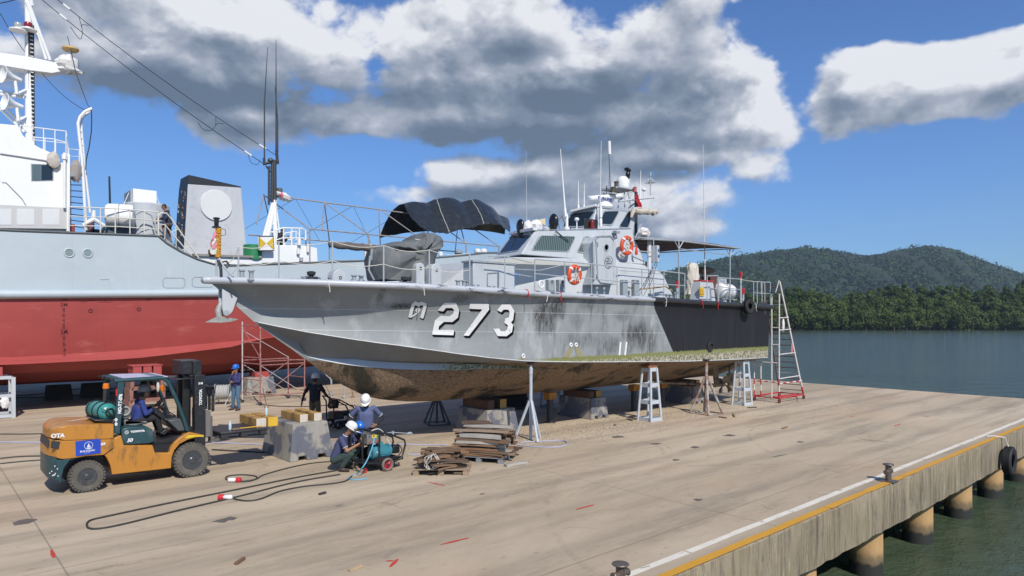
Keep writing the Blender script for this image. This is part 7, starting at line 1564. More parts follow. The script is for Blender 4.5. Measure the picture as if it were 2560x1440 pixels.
plug(582, 1200, -.7, 'red and white industrial plug beside the small cable coil'); plug(568, 1243, 2.4, 'red and white industrial plug nearer the camera, red end to the left')
# ================================================================== FORKLIFT
F = lambda cx, cy, v=15.9: P(cx/4, 880+cy/4, v)
fo = M('forklift_orange', (.44,.19,.028), .38, var=.18, scale=3, st=(1,1,.5), dirt=(.16,.085,.03), damt=.75, dsc=5, dst=(1,1,.4), lo=.50, hi=.66, coat=.15)
fg = M('forklift_green', (.018,.058,.068), .4, var=.2, scale=3, dirt=(.10,.13,.12), damt=.5, dsc=6)
fk = M('forklift_black', (.014,.015,.017), .4, var=.3, scale=6, dirt=(.06,.055,.05), damt=.5, dsc=6)
fgr = M('seat_grey', (.16,.165,.16), .6, var=.15, scale=6); tyrm = M('tyre_dusty', (.095,.086,.073), .85, var=.3, scale=6, dirt=(.20,.17,.135), damt=.6, dsc=5)
lw = M('letter_white', (.72,.72,.70), .5)
fl_ = thing('forklift', 'orange and dark green forklift truck driven by a man in blue', 'forklift', (3.9, 16.6, 0))
W1 = 17.35
def ex(name, pts, v0, v1, mat, bev=.015, par=None, sm=25):
    P3 = [F(x, y, 15.9) for x, y in pts]; P3 = [V(p.x, v0, p.z) for p in P3]
    return MB().prism(P3, V(0, v1-v0, 0)).build(name, mat, par or fl_, smooth=sm, bevel=bev)
def arc(cx, cy, r, a0, a1, n=9): return [(cx+r*cos(radians(lerp(a0, a1, i/n))), cy-r*sin(radians(lerp(a0, a1, i/n)))) for i in range(n+1)]
# counterweight (rear): upper cowl rounded in plan, built in slices
cw = thing('x','x','x'); bpy.data.objects.remove(cw)
def slab(name, prof_px, mat, taper, par=fl_):
    """profile in side view; rear end narrowed in plan"""
    P3 = [F(x, y, 15.9) for x, y in prof_px]; xr_ = min(p.x for p in P3); mb = MB(); K = 8; rows = []
    for k in range(K+1):
        t_ = k/K; v = lerp(15.9, W1, t_); e = (abs(t_-.5)*2)**3.2*taper
        rows.append([V(max(p.x, xr_+e) if p.x < xr_+e else p.x, v, p.z) for p in P3])
    n = len(P3)
    for k in range(K+1): mb.v += [tuple(p) for p in rows[k]]
    for k in range(K): mb.f += [(k*n+i, k*n+(i+1)%n, (k+1)*n+(i+1)%n, (k+1)*n+i) for i in range(n)]
    mb.f += [tuple(range(n)), tuple(K*n+i for i in range(n))]; mb.m = [0]*len(mb.f)
    return mb.build(name, mat, par, smooth=40, bevel=.012)
cwt = slab('counterweight', [(500,880),(497,845),(507,812),(535,785),(580,757),(660,737),(800,727),(1138,722),(1136,868),(900,878),(640,886)], fo, .16)
slab('rear_body', [(510,889),(500,950),(478,995),(473,1060),(560,1068),(640,1073),(760,1060),(860,1042),(960,1035),(1040,1030),(1132,960),(1134,871),(900,881),(640,889)], fo, .16)
rear_arch = [(1040,1033)]+arc(880,1180,178,55,170,10)
slab('bumper', [(473,1063),(478,1262),(500,1290),(612,1311)]+[(618,1240),(640,1160),(700,1080),(760,1063),(640,1076),(560,1071)], fg, .16)
ex('grille', [(512,893),(600,893),(585,972),(505,960)], 15.889, 15.899, dkm, 0); 
ex('grille_grooves', [(500,893),(515,893),(505,968),(488,975)], 16.1, 17.1, dkm, 0)
mainp = [(1137,871),(1215,836),(1240,932),(1530,934),(1552,1012),(1700,1012),(1716,955),(1752,905),(1815,850),(1895,803),(2045,832),(2040,850),(1960,858),(1880,880),(1800,925),(1748,985),(1722,1060),(1716,1165),(1122,1230),(1108,1140),(1070,1060),(1045,1033),(1135,962)]
bd = ex('chassis_body', mainp, 15.93, 17.32, fo, .012)
ex('step_floor', [(1530,936),(1554,1010),(1698,1010),(1712,955),(1748,903),(1640,905),(1540,925)], 16.05, 17.2, fk, 0); ex('floor', [(1540,905),(1860,830),(1840,900),(1540,925)], 16.02, 17.22, fk, 0)
ex('fender_scrape', [(1850,862),(1890,832),(2040,836),(2038,848),(1955,850),(1880,866)], 15.922, 15.93, M('yellow_paint', (.62,.45,.02), .5), 0)
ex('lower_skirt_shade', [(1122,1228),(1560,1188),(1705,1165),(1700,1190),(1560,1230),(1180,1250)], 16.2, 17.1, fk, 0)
rp_box = [(1215,790),(1240,765),(1290,752),(1480,752),(1525,775),(1545,830),(1545,895),(1500,915),(1300,928),(1240,925),(1225,870)]
bx = ex('battery_cover', rp_box, 15.91, 17.33, fg, .02)
ex('wheel_arch_liner', [(640,1070),(1045,1035),(1110,1150),(1120,1225),(1060,1240),(620,1290)], 16.2, 17.05, fk, 0); ex('wheel_arch_liner', [(1722,1060),(1748,985),(1800,925),(1960,860),(2040,855),(2070,960),(1716,1160)], 16.25, 17.0, fk, 0)
# number plate, emblem board
sb = ex('company_sign', [(752,893),(1003,868),(1004,1010),(755,1040)], 15.882, 15.889, M('sign_blue', (.012,.055,.40), .5), 0)
e0 = F(885,935,15.88); e0.y = 15.880; Ssc = (F(1003,900,15.9).x-F(752,900,15.9).x)/251
MB().tor(e0, (0,1,0), 42*Ssc, 2.6*Ssc, 30, 4).build('sign_ring', lw, sb); 
def tri2(name, pts, y=15.8795, par=sb, mat=lw): P3 = [F(x, yy) for x, yy in pts]; return MB().prism([V(p.x, y, p.z) for p in P3], V(0,.0015,0)).build(name, mat, par, smooth=0)
tri2('sign_sail', [(866,955),(886,905),(888,955)]); tri2('sign_sail', [(891,955),(890,918),(906,955)]); tri2('sign_wave', [(843,966),(880,960),(925,964),(880,970)])
text_mesh('BLUE OCEANIC', 25*Ssc, 'sign_lettering', lw, sb, V(F(797,1002).x, 15.879, F(797,1003).z), RS, sx=.86, bold=.0015); text_mesh('SHIPYARD', 9*Ssc, 'sign_lettering', lw, sb, V(F(840,1008).x, 15.879, F(840,1012).z), RS, sx=1.5)
def ftext(t_, cx, cy, h, sx=1, y=15.885, sh=0, rot=None, bold=.004, par=fl_, ax=None):
    p = F(cx, cy); R_ = RS if rot is None else RS@Matrix.Rotation(rot, 3, 'Z'); return text_mesh(t_, h*Ssc*1.38, 'lettering', lw, par, V(p.x, y, p.z), R_, shear=sh, sx=sx, bold=bold)
ftext('69', 1008, 934, 32, y=15.888); ftext('OTA', 508, 858, 44, y=15.889, bold=.006, rot=-.05); ftext('TOYOTA', 1306, 808, 22, sx=1.2, y=15.895); ftext('50', 1268, 902, 42, sx=1.0, sh=.3, y=15.895)
p = F(1268,804); MB().tor(V(p.x,15.905,p.z), (0,1,0), 20*Ssc, 2.5*Ssc, 22, 4).build('badge_ring', lw, fl_); MB().tor(V(p.x,15.905,p.z), (0,1,0), 10*Ssc, 2.2*Ssc, 18, 4).build('badge_ring', lw, fl_)
# overhead guard
def gbar(name, pts, r, v, mat=fg): return MB().tube([F(x, y, v) for x, y in pts], r, 8).build(name, mat, fl_, smooth=50)
for v in (15.98, 17.2):
    P3 = [F(*q_, 15.9) for q_ in ((1142,818),(1205,822),(1222,650),(1248,300),(1190,300),(1162,640))]; MB().prism([V(p.x, v-.03, p.z) for p in P3], V(0,.07,0)).build('rear_pillar', fg, fl_, bevel=.01)
    q_ = [F(x, y, 15.9) for x, y in ((1640,262),(1690,300),(1740,400),(1800,540),(1850,680),(1885,790))]; MB().tube([V(p.x, v, p.z) for p in q_], .042, 8).build('front_pillar', fg, fl_, smooth=50)
    q_ = [F(x, y, 15.9) for x, y in ((1150,292),(1400,276),(1640,262))]; MB().tube([V(p.x, v, p.z) for p in q_], .045, 8).build('roof_rail', fg, fl_, smooth=50)
ra, rb = F(1000,265), F(1680,235); mb = MB()
for k in range(10): v = lerp(16.0, 17.2, k/9); a_, c_ = F(1150,290), F(1640,262); mb.bar(V(a_.x, v, a_.z+.02), V(c_.x, v, c_.z+.02), .05, .035)
rf_ = mb.build('roof_bars', fg, fl_); rf_['kind'] = 'stuff'
a_, c_ = F(1230,268), F(1690,238); MB().prism([V(a_.x,15.98,a_.z), V(c_.x,15.98,c_.z-.03), V(c_.x,15.98,c_.z-.015), V(a_.x,15.98,a_.z+.015)], V(0,1.24,0)).build('roof_panel', M('lilac_panel', (.50,.46,.58), .5), fl_)
a_ = F(1130,270); a2 = F(1000,255)
mb = MB()
for k in range(6): t_ = k/5; x = lerp(a2.x+.25, a_.x+.1, t_); mb.bar(V(x,15.98,a_.z-.03), V(x,17.2,a_.z-.03), .03, .03)
for k in range(4): v = 15.98+k*.4; mb.bar(V(a2.x+.2,v,a_.z-.03), V(a_.x+.15,v,a_.z-.03), .03, .03)
mb.build('rear_roof_rack', fk, fl_)
p = F(1025,352); o = MB().lathe(V(p.x+.1,16.1,p.z-.05), (0,0,1), [(.06,0),(.065,.02),(.055,.10),(.03,.11)], 14).build('amber_lamp', M('amber', (.65,.17,.01), .3), fl_)
p = F(1795,425); MB().lathe(V(p.x,17.25,p.z-.05), (0,0,1), [(.05,0),(.055,.02),(.05,.14),(.03,.15)], 12).build('amber_lamp', M('amber', (.65,.17,.01), .3), fl_)
p = F(1650,330); MB().sph(V(p.x,17.2,p.z), (.04,.08,.08), 10, 8).build('head_lamp', fk, fl_); p = F(1790,345); MB().sph(V(p.x,16.9,p.z), (.05,.1,.09), 10, 8).build('head_lamp', M('lamp_glass', (.3,.3,.3), .2), fl_)
p = F(1575,350, 16.0); MB().sph(V(p.x,15.97,p.z), (.035,.05,.11), 10, 8).build('mirror', M('mirror_cream', (.55,.52,.45), .3), fl_)
MB().bar(F(1160,640,16.0), F(1160,300,16.0), .01, .01).build('antenna', fk, fl_); MB().tube([F(1165,440,15.99), F(1168,370,15.99)], .02, 6).build('red_flashlight', M('lamp_red', (.5,.02,.02), .4), fl_)
MB().tube([F(1060,310,16.6), F(1050,500,16.6), F(1040,560,16.6)], .05, 6).build('exhaust_pipe', fk, fl_)
ftext('NO-TT-376', 1212, 618, 34, rot=pi/2-.06, y=15.93, sx=1.0, bold=.005); ftext('0', 1152, 695, 36, y=15.93, bold=.006); ftext('0', 1152, 738, 36, y=15.93, bold=.006)
# gas bottle behind the cab
gt = M('gas_green', (.04,.24,.22), .35, var=.2, scale=5); g0_ = F(1085,600,16.2)
gm = MB(); gm.lathe(V(g0_.x, 16.15, g0_.z), (-.15,1,0), [(.05,-.03),(.12,.0),(.17,.05),(.185,.12),(.185,.8),(.15,.88),(.05,.92)], 26); gbo = gm.build('gas_bottle', gt, fl_, smooth=50)
for s_ in (0, .3, .6): MB().tor(V(g0_.x-.01-s_*.15, 16.25+s_, g0_.z), (-.15,1,0), .195, .014, 24, 6).build('bottle_strap', fk, gbo)
MB().tor(V(g0_.x+.01,16.10,g0_.z), (-.1,1,0), .08, .012, 18, 6).build('valve_guard', fk, gbo)
for k in range(3): MB().tube(spline([V(g0_.x-.16+.1*k,16.08,g0_.z+.10), V(g0_.x-.05+.06*k,16.04,g0_.z+.02-.05*k), V(g0_.x+.08,16.06,g0_.z-.12), V(g0_.x+.16,16.1,g0_.z-.24)]), .010, 5).build('gas_hose', fk, gbo)
ex('bottle_bracket', [(960,690),(1150,680),(1150,720),(960,705)], 16.1, 17.0, fk); ex('bottle_post', [(1048,690),(1092,690),(1096,745),(1044,745)], 16.3, 16.5, fk)
# seat, steering, dashboard
ex('seat_base', [(1280,700),(1330,695),(1350,750),(1520,710),(1525,745),(1290,760)], 16.3, 16.85, fgr, .03)
sbk = [(1228,545),(1262,532),(1320,560),(1362,610),(1358,665),(1318,700),(1262,690),(1240,640)]
mb = MB(); q_ = [F(x, y) for x, y in sbk]; mb.prism([V(p.x,16.3,p.z) for p in q_], V(0,.52,0)); mb.build('seat_back', fgr, fl_, bevel=.035)
MB().tor(V(F(1290,610).x+.01,16.28,F(1290,610).z), (0,1,0), .085, .022, 18, 6).build('arm_rest', M('armrest_pale', (.34,.33,.30), .5), fl_)
ex('dashboard', [(1570,560),(1640,590),(1700,640),(1815,660),(1840,700),(1840,800),(1780,770),(1680,700),(1600,640)], 16.3, 16.9, fk, .02)
ex('front_panel', [(1690,690),(1820,670),(1870,790),(1800,800)], 16.0, 17.2, M('panel_grey2', (.07,.075,.08), .5), .02)
sw = F(1590,520,16.5); swn = V(-.75,0,.66).normalized(); MB().tor(sw, swn, .17, .015, 28, 6).build('steering_wheel', fk, fl_); MB().cyl(sw, F(1660,620,16.5), .03).build('steering_column', fk, fl_)
for k in range(3): a_ = 2*pi*k/3; x, y = frame(swn); MB().cyl(sw, sw+(x*cos(a_)+y*sin(a_))*.165, .010, n=5).build('wheel_spoke', fk, COL.objects['steering_wheel'])
MB().tube([F(1640,540,16.1), F(1690,600,16.1), F(1760,640,16.1)], .012, 5).build('lever', fk, fl_)
ex('pedal_box', [(1640,830),(1700,790),(1740,800),(1680,850)], 16.2, 16.8, fk, .01)
# wheels
def wheel(px, py, dpx, v, w, label=None, dual=0):
    c_ = F(px, py, 15.87); R_ = dpx/2*Ssc*1.0*(F(px,py).x*CT+ST*15.9)/((F(877,1220).x*CT+ST*15.9)) ; c_ = V(c_.x, v, R_+.005)
    mb = MB(); rw = R_*.52
    mb.lathe(c_, (0,1,0), [(rw,.02),(rw*1.1,.0),(R_*.90,-.005),(R_*.97,.03),(R_,.06),(R_,w-.06),(R_*.97,w-.03),(R_*.9,w),(rw,w)], 44); mb.f = mb.f[:-2]; mb.m = mb.m[:-2]; wh_ = mb.build('wheel', tyrm, fl_, smooth=40)
    tb = MB()
    for i in range(30):
        a_ = 2*pi*i/30; d = V(cos(a_),0,sin(a_)); t_ = V(-sin(a_),0,cos(a_)); R3 = Matrix((d, t_, V(0,1,0))).transposed()
        tb.obox(c_+d*(R_*.985)+V(0,.06,0), .035, R_*.12, .12, R3); tb.obox(c_+V(cos(a_+.1),0,sin(a_+.1))*(R_*.985)+V(0,w-.06,0), .035, R_*.12, .12, R3)
    tr_ = tb.build('tread_lugs', tyrm, wh_, smooth=0); tr_['kind'] = 'stuff'
    rm = MB(); rm.lathe(c_, (0,1,0), [(rw*1.06,-.004),(rw*.97,.004),(rw*.93,.06),(rw*.80,.10),(rw*.76,.075),(rw*.46,.06),(rw*.42,.0),(rw*.26,-.02),(.01,-.02)], 32); r_ = rm.build('rim', M('rim_dark', (.055,.06,.066), .35, metal=.2, dirt=(.16,.14,.12), damt=.6, dsc=8), wh_, smooth=30)
    for i in range(10): a_ = 2*pi*i/10; MB().cyl(c_+V(rw*.60*cos(a_),.02,rw*.60*sin(a_)), c_+V(rw*.60*cos(a_),.10,rw*.60*sin(a_)), .024, n=6).build('wheel_nut', dkm, r_)
    return c_
wheel(1924,1070,390,15.87,.26); wheel(877,1226,355,15.89,.22); wheel(1924,1070,390,17.08,.26); wheel(877,1226,355,17.12,.22)
# mast, carriage, forks
def vb(name, x0, x1, y0, y1, v0, v1, mat=fk, bev=.008): 
    a_, c_ = F(x0, y1), F(x1, y0); return MB().box(a_.x, c_.x, v0, v1, a_.z, c_.z).build(name, mat, fl_, bevel=bev)
vb('mast_channel', 1955, 2062, 232, 985, 15.95, 16.07); vb('mast_channel', 1955, 2062, 260, 900, 17.0, 17.1); vb('inner_mast', 1960, 2040, 92, 800, 16.08, 16.16); vb('inner_mast', 1960, 2040, 92, 800, 16.90, 16.99)
vb('mast_crosshead', 1850, 2040, 88, 235, 16.18, 16.88); vb('lift_cylinder', 1890, 1945, 240, 780, 16.25, 16.38); vb('lift_cylinder', 1890, 1945, 240, 780, 16.7, 16.83); vb('mast_crossbar', 1775, 2060, 258, 282, 16.0, 17.1); vb('lower_crossbar', 1845, 1960, 760, 860, 16.1, 17.0)
mb = MB(); cx0 = F(1870,120); 
for k in range(44): p = F(1868, 110+k*9, 16.3); mb.box(p.x-.02, p.x+.02, 16.45, 16.49, p.z-.012, p.z+.012)
cho = mb.build('lift_chain', dkm, fl_); cho['kind'] = 'stuff'
gbar('tilt_cylinder', [(1910,790),(1985,755),(2045,720)], .045, 16.15, gal); gbar('tilt_cylinder', [(1910,790),(1985,755),(2045,720)], .045, 16.95, gal)
for v in (16.3, 16.5, 16.75): gbar('hydraulic_hose', [(1840,480),(1850,640),(1900,760)], .014, v, fk)
cf = vb('carriage', 2078, 2130, 600, 860, 16.05, 17.05, M('worn_carriage', (.15,.145,.135), .6, var=.3, scale=6)); 
for v in (16.06, 16.30, 16.55, 16.80, 17.04): a_, c_ = F(2140,600), F(2170,350); MB().box(a_.x, a_.x+.055, v-.02, v+.02, a_.z, c_.z).build('load_backrest_bar', fk, fl_)
a_, c_ = F(2140,350), F(2140,375); MB().box(a_.x, a_.x+.055, 16.04, 17.06, c_.z, a_.z).build('load_backrest_bar', fk, fl_); MB().tube([F(2030,340,16.06), F(2140,350,16.06)], .03, 6).build('backrest_arm', fk, fl_)
fz = F(2160,868,16.3).z
for v in (16.15, 16.8):
    a_ = F(2135,868); MB().prism([V(a_.x,v,fz-.03), V(a_.x+1.35,v,fz-.01), V(a_.x+1.35,v,fz+.005), V(a_.x+.06,v,fz+.03), V(a_.x+.06,v,fz+.55), V(a_.x,v,fz+.55)], V(0,.13,0)).build('fork', M('fork_steel', (.16,.14,.12), .5, metal=.4, var=.3, scale=6), fl_, bevel=.005)
ftext('TOYOTA', 2024, 532, 32, rot=pi/2, y=15.94, sx=1.1, bold=.004); ftext('3 M', 1990, 325, 24, y=15.94); ftext('3 M', 2010, 856, 18, y=15.94)
cwl = F(740,740); text_mesh('TOYOTA', .15, 'lettering', lw, fl_, V(F(735,752).x, 16.25, F(760,722).z+.022), Matrix.Rotation(.55, 3, 'Z'), bold=.003)
q = random.Random(6)
for i in range(9): x, y = q.uniform(495,600), q.uniform(1095,1270); p = F(x, y); MB().prism([V(p.x+dx*Ssc, 15.888 if x > 560 else 15.895, p.z+dz*Ssc) for dx, dz in ((-5,-6),(4,-8),(7,3),(-2,7))], V(0,.003,0)).build('paint_chip', lw, fl_)
# pallet on the forks with yellow blocks, bottles, brush
pz = fz+.035; pa_ = F(2200,760,16.1)
bp = bpy.data.objects.new('pallet', None); COL.objects.link(bp); bp.location = (pa_.x-.02, 16.05, pz); tag(bp, 'black plastic pallet raised on the forklift forks', 'pallet')
pk = M('black_plastic', (.03,.03,.033), .5, var=.2, scale=6); MB().box(bp.location.x, bp.location.x+1.1, 16.0, 17.15, pz+.10, pz+.14).build('deck_board', pk, bp, bevel=.01)
for i in range(3):
    for j in range(3): x = bp.location.x+.02+i*.45; y = 16.0+.02+j*.48; MB().box(x, x+.15, y, y+.15, pz+.002, pz+.098).build('foot', pk, bp)
pt = pz+.142
o = timber('left half of the thick yellow timber pair on the forklift pallet', (P(640,1060,16.4).x+.04, 16.72, pt), .24, 1.1, .21, 0, grp=TB)
o = timber('right half of the yellow timber pair on the pallet, red 2 on its end', (P(640,1060,16.4).x+.30, 16.66, pt), .24, 1.1, .22, 0, endmat=M('yellow_end', (.62,.38,.03), .7), grp=TB); tnum(o, '2', .20, V(-.06, -.56, .03))
for x, y, lab, base in ((575,1076,'small clear water bottle standing alone on the black pallet', None), (666,1047,'small clear water bottle standing on the yellow timber', 1)):
    v = 16.25 if base is None else 16.5; p = P(x, y, v); z = pt if base is None else pt+.222; o = thing('water_bottle', lab, 'bottle', (p.x, v, z), 'water bottles'); MB().lathe((p.x,v,z), (0,0,1), [(.03,0),(.035,.01),(.033,.07),(.035,.12),(.028,.16),(.014,.185),(.014,.195)], 14).build('body', M('bottle_plastic', (.45,.60,.66), .15), o, smooth=50); MB().cyl((p.x,v,z+.196),(p.x,v,z+.215),.016).build('cap', whp, o)
p = P(600,1070,16.15); o = thing('scrubbing_brush', 'straw brush with yellow handle lying on the black pallet', 'brush', (p.x,16.15,pt)); MB().cyl(V(p.x,16.15,pt+.03), V(p.x+.5,16.10,pt+.035), .014).build('handle', M('yellow_handle', (.55,.30,.03), .6), o); MB().loft([V(p.x-.18,16.1,pt+.005),V(p.x-.18,16.25,pt+.005),V(p.x-.18,16.25,pt+.03),V(p.x-.18,16.1,pt+.03)],[V(p.x,16.13,pt+.015),V(p.x,16.17,pt+.015),V(p.x,16.17,pt+.045),V(p.x,16.13,pt+.045)]).build('bristles', M('straw', (.25,.16,.08)), o)
# ================================================================== PRESSURE PUMPS
bt_ = M('frame_black', (.018,.019,.02), .35); mtl = M('pump_teal', (.05,.22,.27), .4, var=.15, scale=6)
pp = thing('pressure_pump', 'teal motor pressure pump in a black tube frame with red wheel', 'pressure pump', (8.0, 13.85, 0))
def B(x, y, v=13.8): return P(*C7(x, y), v)
for v in (13.62, 14.15):
    pts = [B(x, y, 13.62) for x, y in ((1215,900),(1195,1060),(1200,1250),(1390,1255),(1560,1230),(1640,1190),(1680,1040),(1670,990),(1510,925),(1380,905),(1250,895))]; MB().tube([V(p.x, v, p.z) for p in pts], .022, 8, closed=True).build('frame_hoop', bt_, pp, smooth=50)
for x, y in ((1200,1250),(1640,1190),(1215,900),(1510,925),(1390,1255)): p = B(x, y, 13.62); MB().cyl(V(p.x,13.62,p.z), V(p.x,14.15,p.z), .02, n=8).build('frame_bar', bt_, pp)
p = B(1390,900,13.62); MB().cyl(V(p.x,13.62,p.z), V(p.x,13.62,B(1390,1250,13.62).z), .018, n=8).build('frame_bar', bt_, pp)
a_, c_ = B(1240,1040,13.7), B(1400,905,13.7); cb_ = MB().box(a_.x, c_.x, 13.66, 13.95, a_.z, c_.z).build('control_box', M('box_steel', (.20,.19,.17), .5, metal=.2, var=.2, scale=6), pp, bevel=.008)
MB().box(a_.x+.12, a_.x+.24, 13.652, 13.66, a_.z+.13, a_.z+.21).build('yellow_label', M('label_yellow', (.6,.5,.08), .5), cb_)
for i, col in enumerate(((.5,.02,.02),(.03,.3,.1),(.5,.02,.02),(.02,.1,.4),(.5,.02,.02),(.1,.45,.1))): MB().cyl(V(a_.x+.06+(i % 3)*.10, 13.655, (a_.z+.05 if i < 3 else c_.z-.05)), V(a_.x+.06+(i % 3)*.10, 13.64, (a_.z+.05 if i < 3 else c_.z-.05)), .018, n=10).build('switch', M('switch_%d' % (i % 6), col, .4), cb_)
MB().tube(spline([V(a_.x+.08,13.7,c_.z), V(a_.x+.12,13.66,c_.z+.07), V(a_.x+.3,13.68,c_.z+.09), V(a_.x+.45,13.7,c_.z-.02), B(1500,1030,13.7)]), .012, 5).build('white_lead', M('white_cord', (.6,.6,.58)), pp)
m0, m1 = B(1320,1148,13.75), B(1530,1100,13.75); m1.z = m0.z; R0 = .155; md = V(1,0,0)
mo_ = MB().lathe(V(m0.x-.02,13.86,m0.z+.02), md, [(.05,0),(.14,.01),(.165,.03),(.165,.14),(.14,.16),(.14,.22)], 28).build('motor_cowl', mtl, pp, smooth=40)
MB().lathe(V(m0.x-.028,13.86,m0.z+.02), md, [(.115,0),(.12,.006)], 24).build('fan_grille', M('grille_dark', (.03,.10,.12), .5), mo_)
for k in range(12): a2 = pi*k/6; MB().bar(V(m0.x-.034,13.86,m0.z+.02), V(m0.x-.034,13.86+.11*cos(a2),m0.z+.02+.11*sin(a2)), .006, .006).build('grille_bar', M('grille_pale', (.25,.35,.36), .5), mo_)
mb = MB(); mb.lathe(V(m0.x+.2,13.86,m0.z+.02), md, [(.115,0),(.115,.30),(.08,.32)], 24)
for k in range(20): a2 = 2*pi*k/20; d = V(0,cos(a2),sin(a2)); mb.bar(V(m0.x+.21,13.86,m0.z+.02)+d*.13, V(m0.x+.47,13.86,m0.z+.02)+d*.13, .008, .04)
mb.build('finned_motor', mtl, mo_, smooth=20); MB().box(m0.x+.15, m0.x+.28, 13.78, 13.92, m0.z+.14, m0.z+.25).build('terminal_box', mtl, mo_, bevel=.01); text_mesh('ABB', .06, 'lettering', lw, mo_, V(m0.x+.03, 13.69, m0.z+.02), RS)
p = B(1565,1090,13.8); MB().box(p.x-.08, p.x+.1, 13.75, 13.98, p.z-.10, p.z+.08).build('pump_head', bt_, pp, bevel=.02); MB().tube(spline([B(1560,1050,13.75), B(1600,1040,13.75), B(1640,1100,13.7), B(1600,1170,13.7)]), .014, 5).build('pump_hose', cab, pp)
MB().tube(spline([B(1540,1180,13.62), B(1640,1180,13.62), B(1600,1215,13.7)]), .02, 5).build('base_tray', bt_, pp); a_, c_ = B(1520,1240,13.62), B(1650,1180,13.62); MB().box(B(1250,1240).x, B(1620,1240).x, 13.66, 14.1, .19, .23).build('base_tray', bt_, pp)
for v in (13.56, 14.17):
    g = B(1480,1268,13.56); c_ = V(g.x, v, .15); wo_ = MB().tor(c_, (0,1,0), .125, .03, 26, 8, sq=1.3).build('wheel', M('wheel_tan', (.16,.14,.12), .8), pp, smooth=50); MB().tor(c_, (0,1,0), .095, .012, 22, 6).build('red_rim', M('rim_red', (.5,.04,.06), .4), wo_)
    for k in range(9): a2 = 2*pi*k/9; MB().cyl(c_, c_+V(.09*cos(a2),0,.09*sin(a2)), .008, n=5).build('spoke', M('rim_red', (.5,.04,.06)), wo_)
    MB().cyl(c_-V(0,.02,0), c_+V(0,.02,0), .025).build('hub', dkm, wo_)
g = B(1225,1290,13.7); MB().tor(V(g.x,13.7,.06), (0,1,0), .045, .016, 14, 6).build('front_castor', rdp, pp); MB().cyl(V(g.x,13.7,.06), V(g.x,13.7,.2), .015).build('castor_fork', dkm, pp); MB().tor(V(B(1590,1230).x,14.0,.05), (0,1,0), .04, .015, 14, 6).build('rear_castor', dkm, pp)
sl_ = thing('spray_lance', 'steel spray lance lying across the top of the blue pump', 'spray lance', tuple(B(1500,905,13.9))); MB().tube([B(1440,912,13.9), B(1540,905,13.9), B(1760,920,13.9)], .012, 6).build('tube', gal, sl_); MB().lathe(B(1700,918,13.9), (1,0,-.02), [(.012,0),(.03,.02),(.035,.10),(.02,.13)], 12).build('nozzle', gal, sl_); MB().cyl(B(1540,890,13.9), B(1540,925,13.9), .03).build('valve', gal, sl_)
# black petrol pump in the shade
k_ = thing('black_pump', 'black petrol pressure washer standing in the boat shadow', 'pressure washer', tuple(G(850,1068)))
VB = G(850,1068).y
def K(x, y): return P(*C7(x, y), VB)
for dv in (-.25, .25):
    pts = [K(x, y) for x, y in ((790,500),(830,560),(840,840),(1000,790),(1060,780),(1090,690),(1050,610),(900,530),(870,620))]; MB().tube([V(p.x, VB+dv, p.z) for p in pts], .024, 6).build('frame_hoop', bt_, k_, smooth=50)
for x, y in ((790,500),(1060,780),(900,530),(840,840)): p = K(x, y); MB().cyl(V(p.x,VB-.25,p.z), V(p.x,VB+.25,p.z), .02, n=6).build('frame_bar', bt_, k_)
a_, c_ = K(840,760), K(960,660); MB().box(a_.x, c_.x, VB-.2, VB+.2, a_.z, c_.z).build('engine_block', fk, k_, bevel=.03); p = K(860,580); MB().box(p.x-.08, p.x+.12, VB-.2, VB+.15, p.z-.14, p.z+.14).build('fuel_tank', fk, k_, bevel=.03); p = K(810,590); MB().tor(V(p.x,VB-.2,p.z), (0,1,0), .09, .03, 18, 6).build('hose_drum', dkm, k_)
p = K(980,670); MB().lathe(V(p.x-.05,VB-.1,p.z-.05), (1,0,0), [(.05,0),(.08,.02),(.08,.15),(.04,.17)], 14).build('pump_head', dkm, k_)
for dv in (-.3, .3): p = K(880,812); MB().tor(V(p.x,VB+dv,.13), (0,1,0), .10, .04, 22, 8).build('wheel', blk_, k_, smooth=50)
MB().box(K(940,850).x, K(1010,850).x, VB-.1, VB+.1, .02, .2).build('rubber_foot', blk_, k_, bevel=.02); MB().tube(spline([K(1080,640), K(1120,720), V(K(1100,800).x, VB+.1, .02), V(K(1020,830).x, VB+.3, .02)]), .014, 5).build('hose', cab, k_)
# ================================================================== PEOPLE
skin = M('skin', (.27,.135,.075), .6, var=.12, scale=10); hair = M('black_hair', (.01,.01,.012), .6)
navy = M('navy_shirt', (.050,.060,.135), .85, var=.25, scale=6, bmp=.5, bsc=12); navyd = M('dark_shirt', (.012,.014,.024), .85, var=.25, scale=6, bmp=.5, bsc=12); royal = M('royal_blue_shirt', (.022,.040,.19), .85, var=.25, scale=6, bmp=.5, bsc=12)
khaki = M('khaki_trousers', (.13,.095,.055), .9, bmp=.4, bsc=12); dkgreen = M('green_trousers', (.035,.060,.052), .9, bmp=.4, bsc=12); blackt = M('black_trousers', (.016,.016,.018), .9, bmp=.3, bsc=12); jeans = M('blue_jeans', (.07,.14,.21), .9, var=.3, scale=5, bmp=.4, bsc=12); shorts = M('brown_shorts', (.075,.060,.05), .9, bmp=.4, bsc=12)
blks = M('black_sleeve', (.014,.014,.018), .8); shoe = M('brown_shoe', (.05,.035,.028), .8)
hw, hb, hg = M('helmet_white', (.68,.68,.66), .35), M('helmet_blue', (.015,.13,.50), .3), M('helmet_grey', (.22,.22,.21), .35)
def cap(mb, a, b_, ra, rb=None):
    rb = rb if rb is not None else ra; a, b_ = Vector(a), Vector(b_)
    if (b_-a).length > 1e-4: mb.cyl(a, b_, ra, rb, 14)
    mb.sph(a, ra, 14, 9); mb.sph(b_, rb, 14, 9)
